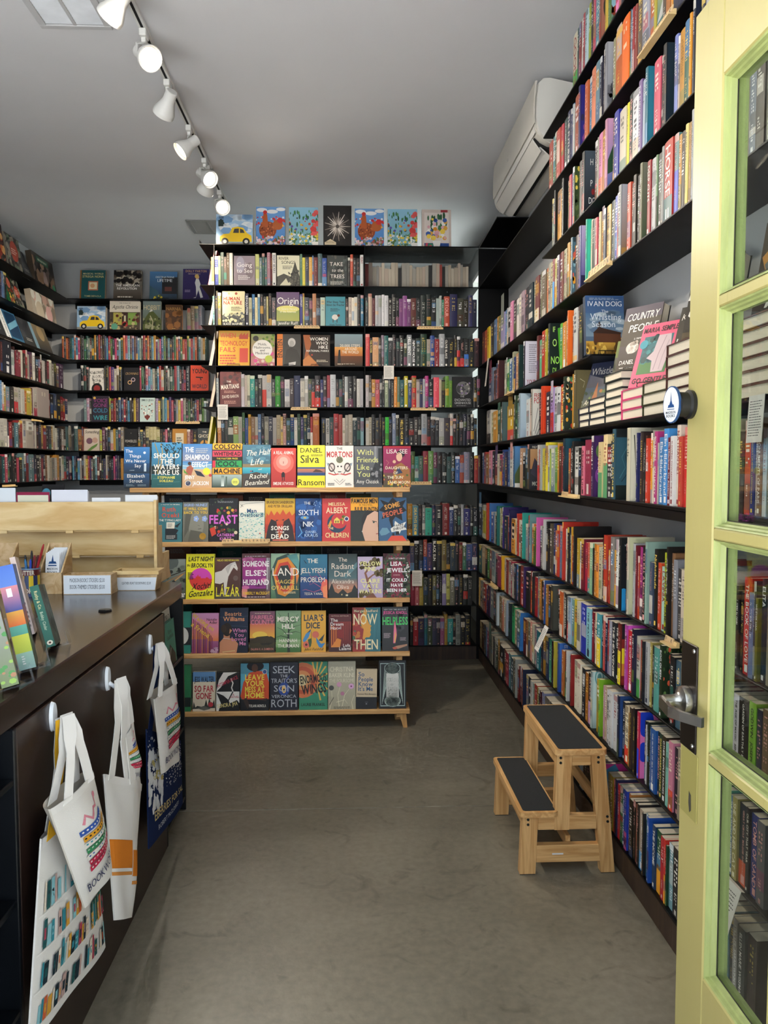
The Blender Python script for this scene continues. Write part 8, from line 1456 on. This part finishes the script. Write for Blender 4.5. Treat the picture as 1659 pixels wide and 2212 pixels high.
part(MB().box(.9425, .9435, 4.68, 4.70, 3.275, 3.285), 'maker_badge', M_steel, ac)

# ------------------------------------------------------------------ track lights
XT = -.935
M_lampw = mat('lamp_white', 'dcdcd8', .4, noise=(9, .03)); M_warm = mat('lit_lens', 'ffffff', .4, emit=('ffe6bd', 3.2)); M_cool = mat('lit_lens_cool', 'ffffff', .4, emit=('fff0dc', 3.2))
tr = empty('light_track', (XT, 4.0, CZ), 0, 'long white ceiling track carrying the spotlights', 'track')
part(MB().bbox(XT - .018, XT + .018, 2.1, 5.95, CZ - .020, CZ - .0005, .002), 'rail', M_lampw, tr)
part(MB().box(XT - .006, XT + .006, 2.1, 5.95, CZ - .0212, CZ - .0201), 'slot', M_void, tr)
LAMPS = [(2.35, (.55, .62, -.62), 1, 70, 'out of the frame nearest the street'), (2.95, (.15, .85, -.55), 1, 105, 'second nearest the street'), (3.30, (-.75, .5, -.6), 1, 60, 'cut off by the top edge'), (3.69, (.55, -.62, -.56), 1, 55, 'glowing, nearest in view, facing right'), (4.15, (-.50, .62, -.60), 1, 130, 'showing its back, second in view'), (4.68, (-.70, -.30, -.66), 1, 60, 'tilted left, third in view'), (5.16, (.62, -.55, -.55), 1, 55, 'facing right, fourth in view'), (5.28, (-.42, .65, -.60), 1, 120, 'pointing down left, fifth in view'), (5.74, (.42, -.78, -.40), 1, 55, 'glowing towards us, farthest')]
for i, (y, d, on_, en, lab) in enumerate(LAMPS):
    d = Vector(d).normalized(); o = empty('track_spotlight', (XT, y, CZ - .0213), 0, 'white track spotlight ' + lab, 'spotlight', 'white spotlights on the ceiling track')
    MB().bbox(-.016, .016, -.03, .03, -.032, -.0002, .003).build('adapter', M_lampw, o); MB().bbox(-.010, .010, -.012, .012, -.052, -.0322, .002).build('swivel', M_lampw, o)
    piv = Vector((0, 0, -.105)); sd = d.cross(Vector((0, 0, 1))).normalized()
    off = sd * .036
    m_ = MB(); m_.band([(0, 0, -.05), Vector((0, 0, -.058)) + off * .5, Vector((0, 0, -.066)) + off, Vector((0, 0, -.112)) + off], [d * 1.0 if abs(d.z) < .9 else Vector((0, 1, 0))] * 4, .018, .004); m_.build('yoke', M_lampw, o)
    rot = d.to_track_quat('Z', 'Y').to_matrix().to_4x4(); Mx = Matrix.Translation(piv) @ rot
    m_ = MB(); m_.lathe([(0, -.062), (.026, -.062), (.030, -.058), (.031, -.010), (.034, .0), (.054, .048), (.056, .056), (.056, .072), (.0525, .073), (.050, .058), (.0, .0555)], 28, M=Mx); m_.build('shade', M_lampw, o, smooth=40)
    m_ = MB(); m_.lathe([(0, .0595), (.030, .0590), (.0475, .0575)], 28, M=Mx); m_.build('lens', M_warm if i % 2 else M_cool, o, smooth=40)
    sp_ = bpy.data.lights.new('spot', 'SPOT'); sp_.energy = en; sp_.spot_size = R(78); sp_.spot_blend = .7; sp_.color = (1, .86, .68) if i % 2 else (1, .91, .78); sp_.shadow_soft_size = .045
    so = bpy.data.objects.new('spot', sp_); COL.objects.link(so); so.parent = o; so.location = piv + d * .085; so.rotation_euler = d.to_track_quat('-Z', 'Y').to_euler()

# ------------------------------------------------------------------ ceiling grilles
M_slat = mat('pale_blue_white_slat', 'dfe4ea', .5, noise=(9, .12, 8))
def grille(name, x0, x1, y0, y1, lab, split, dark=False):
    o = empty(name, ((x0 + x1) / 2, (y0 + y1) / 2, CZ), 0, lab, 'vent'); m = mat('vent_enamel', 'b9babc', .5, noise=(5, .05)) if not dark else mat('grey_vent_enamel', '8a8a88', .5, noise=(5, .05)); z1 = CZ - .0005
    for a in ((x0, x1, y0, y0 + .03), (x0, x1, y1 - .03, y1), (x0, x0 + .03, y0 + .0302, y1 - .0302), (x1 - .03, x1, y0 + .0302, y1 - .0302)): part(MB().bbox(*a, z1 - .009, z1, .002), 'frame', m, o)
    if split: part(MB().bbox((x0 + x1) / 2 - .008, (x0 + x1) / 2 + .008, y0 + .0302, y1 - .0302, z1 - .0085, z1, .002), 'mullion', m, o)
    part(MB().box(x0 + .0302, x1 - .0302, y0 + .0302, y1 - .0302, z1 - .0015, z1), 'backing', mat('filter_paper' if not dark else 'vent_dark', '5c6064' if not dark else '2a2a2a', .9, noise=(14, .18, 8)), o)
    y = y0 + .036
    while y < y1 - .04:
        for a, b in (((x0 + .031, (x0 + x1) / 2 - .0085), ((x0 + x1) / 2 + .0085, x1 - .031)) if split else ((x0 + .031, x1 - .031),)):
            part(MB().prism([(y, z1 - .0018), (y + .014, z1 - .006), (y + .0145, z1 - .005), (y + .001, z1 - .0016)], a, b, 'x'), 'slat', M_slat if not dark else m, o)
        y += .0185
grille('ceiling_vent', -1.40, -1.08, 3.20, 3.715, 'white two-panel ceiling vent at upper left', True)
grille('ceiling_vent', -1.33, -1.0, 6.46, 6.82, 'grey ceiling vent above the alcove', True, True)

# ------------------------------------------------------------------ lettered tile racks and shelf cards
M_tile = mat('tile_wood', 'd8b888', .55, noise=(12, .10, 4, (1, 8, 8)))
def tiles(txt, p, rz, lab, L=None, s=.019):
    """wooden tile rack at p (left end, base), running along local x, letters face -y"""
    n = len(txt); L = L or n * (s + .001) + .012; o = empty('tile_rack', p, rz, lab, 'shelf sign', 'lettered tile racks on shelf edges')
    MB().prism([(-.012, 0), (.012, 0), (.012, .016), (.004, .016), (.001, .005), (-.012, .005)], 0, L, 'x').build('rack', M_birch, o)
    x = .006
    for ch_ in txt:
        if ch_ != ' ':
            mb = MB(); mb.bbox(x, x + s, -.001, .0035, .0055, .0055 + s, .0008, 'd8b888'); A = Art(s, s); A.t(ch_, .5, .5, .58, '26201a', .7, 'b'); A.put(mb, lambda u, v, d: (x + u, -.0012 - d, .0055 + v), mi=1)
            t_ = mb.build('tile', [M_tile, M_print], o); t_.rotation_euler = (R(-8), 0, 0)
        x += s + .001
    return o
def tb_(x, y, Y): p = at(x, y, Y=Y); return p
for txt, x0, y0, lab in (('OVERSTOCK', 635, 705, 'lettered tile rack on left half of back bookcase'), ('OVERSTOCK', 901, 708, 'lettered tile rack on right half of back bookcase, upper'), ('SCIENCE', 628, 884, 'lettered tile rack below the science shelf'), ('SCI-FI AND', 887, 885, 'lettered tile rack below the right-hand genre shelf')):
    k = 8 if y0 < 800 else 6; p = tb_(x0, y0, YB - .016); tiles(txt, (p.x, YB - .0125, LV[k] - .024), 0, lab, at(x0 + 56, 700, Y=YB).x - p.x, .0185 if len(txt) < 10 else .0165)
p = tb_(888, 1050, YB - .016); tiles('FANTASY', (p.x, YB - .0125, LV[4] - .012), 0, 'lettered tile rack at right of the oak rack top')
p = tb_(379, 912, YN - .016); tiles('YOUNG ADULT', (p.x, YN - .0125, LV[6] - .020), 0, 'lettered tile rack in the alcove')
p = tb_(479, 1170, YRK - .045); tiles('NEW  RELEASES', (p.x, YRK - .0425, RZ[1] - .006), 0, 'long lettered tile rack on second rack shelf', at(580, 1170, Y=YRK - .04).x - p.x, .0185)
def tiles_r(txt, xa, xb, k, lab, z=-.014):
    a, b = at(xa, 1010, X=XR - .013).y, at(xb, 1010, X=XR - .013).y; tiles(txt, (XR - .0125, a, LV[k] + z), -math.pi / 2, lab, a - b, (a - b - .014) / max(len(txt), 1) - .001 if len(txt) > 5 else .018)
tiles_r('CLASSICS', 1368, 1433, 9, 'plain wooden tile rack high on right wall', -.012); tiles_r('FICTION', 1262, 1309, 7, 'tile rack on eighth right wall shelf'); tiles_r('CRUEL', 1212, 1247, 4, 'tile rack on fifth right wall shelf near the middle', -.014)
tiles_r('NEW', 1092, 1105, 6, 'tiny tile rack far along the short right shelf'); tiles_r('SF', 1060, 1074, 2, 'tiny tile rack far along a low right shelf', -.012); tiles_r('F.K', 1441, 1467, 3, 'orange tile rack beside the door plate', -.016)
tiles('   ', tuple(at(71, 909, X=XL + .013)), math.pi / 2, 'small wooden tile rack on the far left wall', .2); tiles('   ', tuple(at(8, 1052, X=XL + .013)), math.pi / 2, 'lower wooden tile rack on far left wall', .22)
M_card = mat('white_card', 'e6e2da', .8, attr=False, noise=(20, .03))
def hang_card(p, w, h, rz, lab, tilt=0, fold=.03, seed=1, logo=False):
    mb = MB(); A = Art(w, h); A.bg('e6e2da').bars(.10, .14, .90, .92, 14, '4a4a4a', seed, .32)
    if logo: A.p([(.40, .05), (.5, .12), (.6, .05)], '1f4478')
    mb.box(-w / 2, w / 2, 0, .0008, -h, 0, 'e6e2da'); mb.box(-w / 2, w / 2, 0, fold, 0, .0008, 'e6e2da'); A.put(mb, lambda u, v, d: (u - w / 2, -d, v - h))
    o = mb.build('shelf_card', M_matte, loc=p); o.rotation_euler = (R(tilt), 0, rz); return tag(o, lab, 'card', 'typed recommendation cards hanging from shelves')
hang_card(tuple(at(840, 790, Y=YB - .003)), .075, .098, 0, 'typed card hanging on right half of back bookcase', seed=2)
hang_card(tuple(at(481, 874, Y=YB - .003)), .075, .11, 0, 'typed card hanging on left end of back bookcase', seed=3)
hang_card(tuple(at(901, 1233, Y=YB - .003)), .075, .115, 0, 'typed card hanging low beside the oak rack', seed=4)
def rcard(x, k, w, h, lab, tilt, seed, dz=.002, logo=False): hang_card((XR - .003, at(x, 1010, X=XR).y, LV[k] + dz), w, h, -math.pi / 2, lab, tilt, seed=seed, logo=logo)
rcard(1186, 2, .07, .125, 'typed card sticking out of a low right shelf', -24, 5); rcard(1054, 7, .05, .19, 'narrow card hanging far along the right wall', -6, 6); rcard(1608, 1, .085, .15, 'typed card behind the lowest door pane', -16, 7, .002, True)
rcard(1634, 5, .07, .11, 'typed card hanging behind the middle door pane', -3, 8)
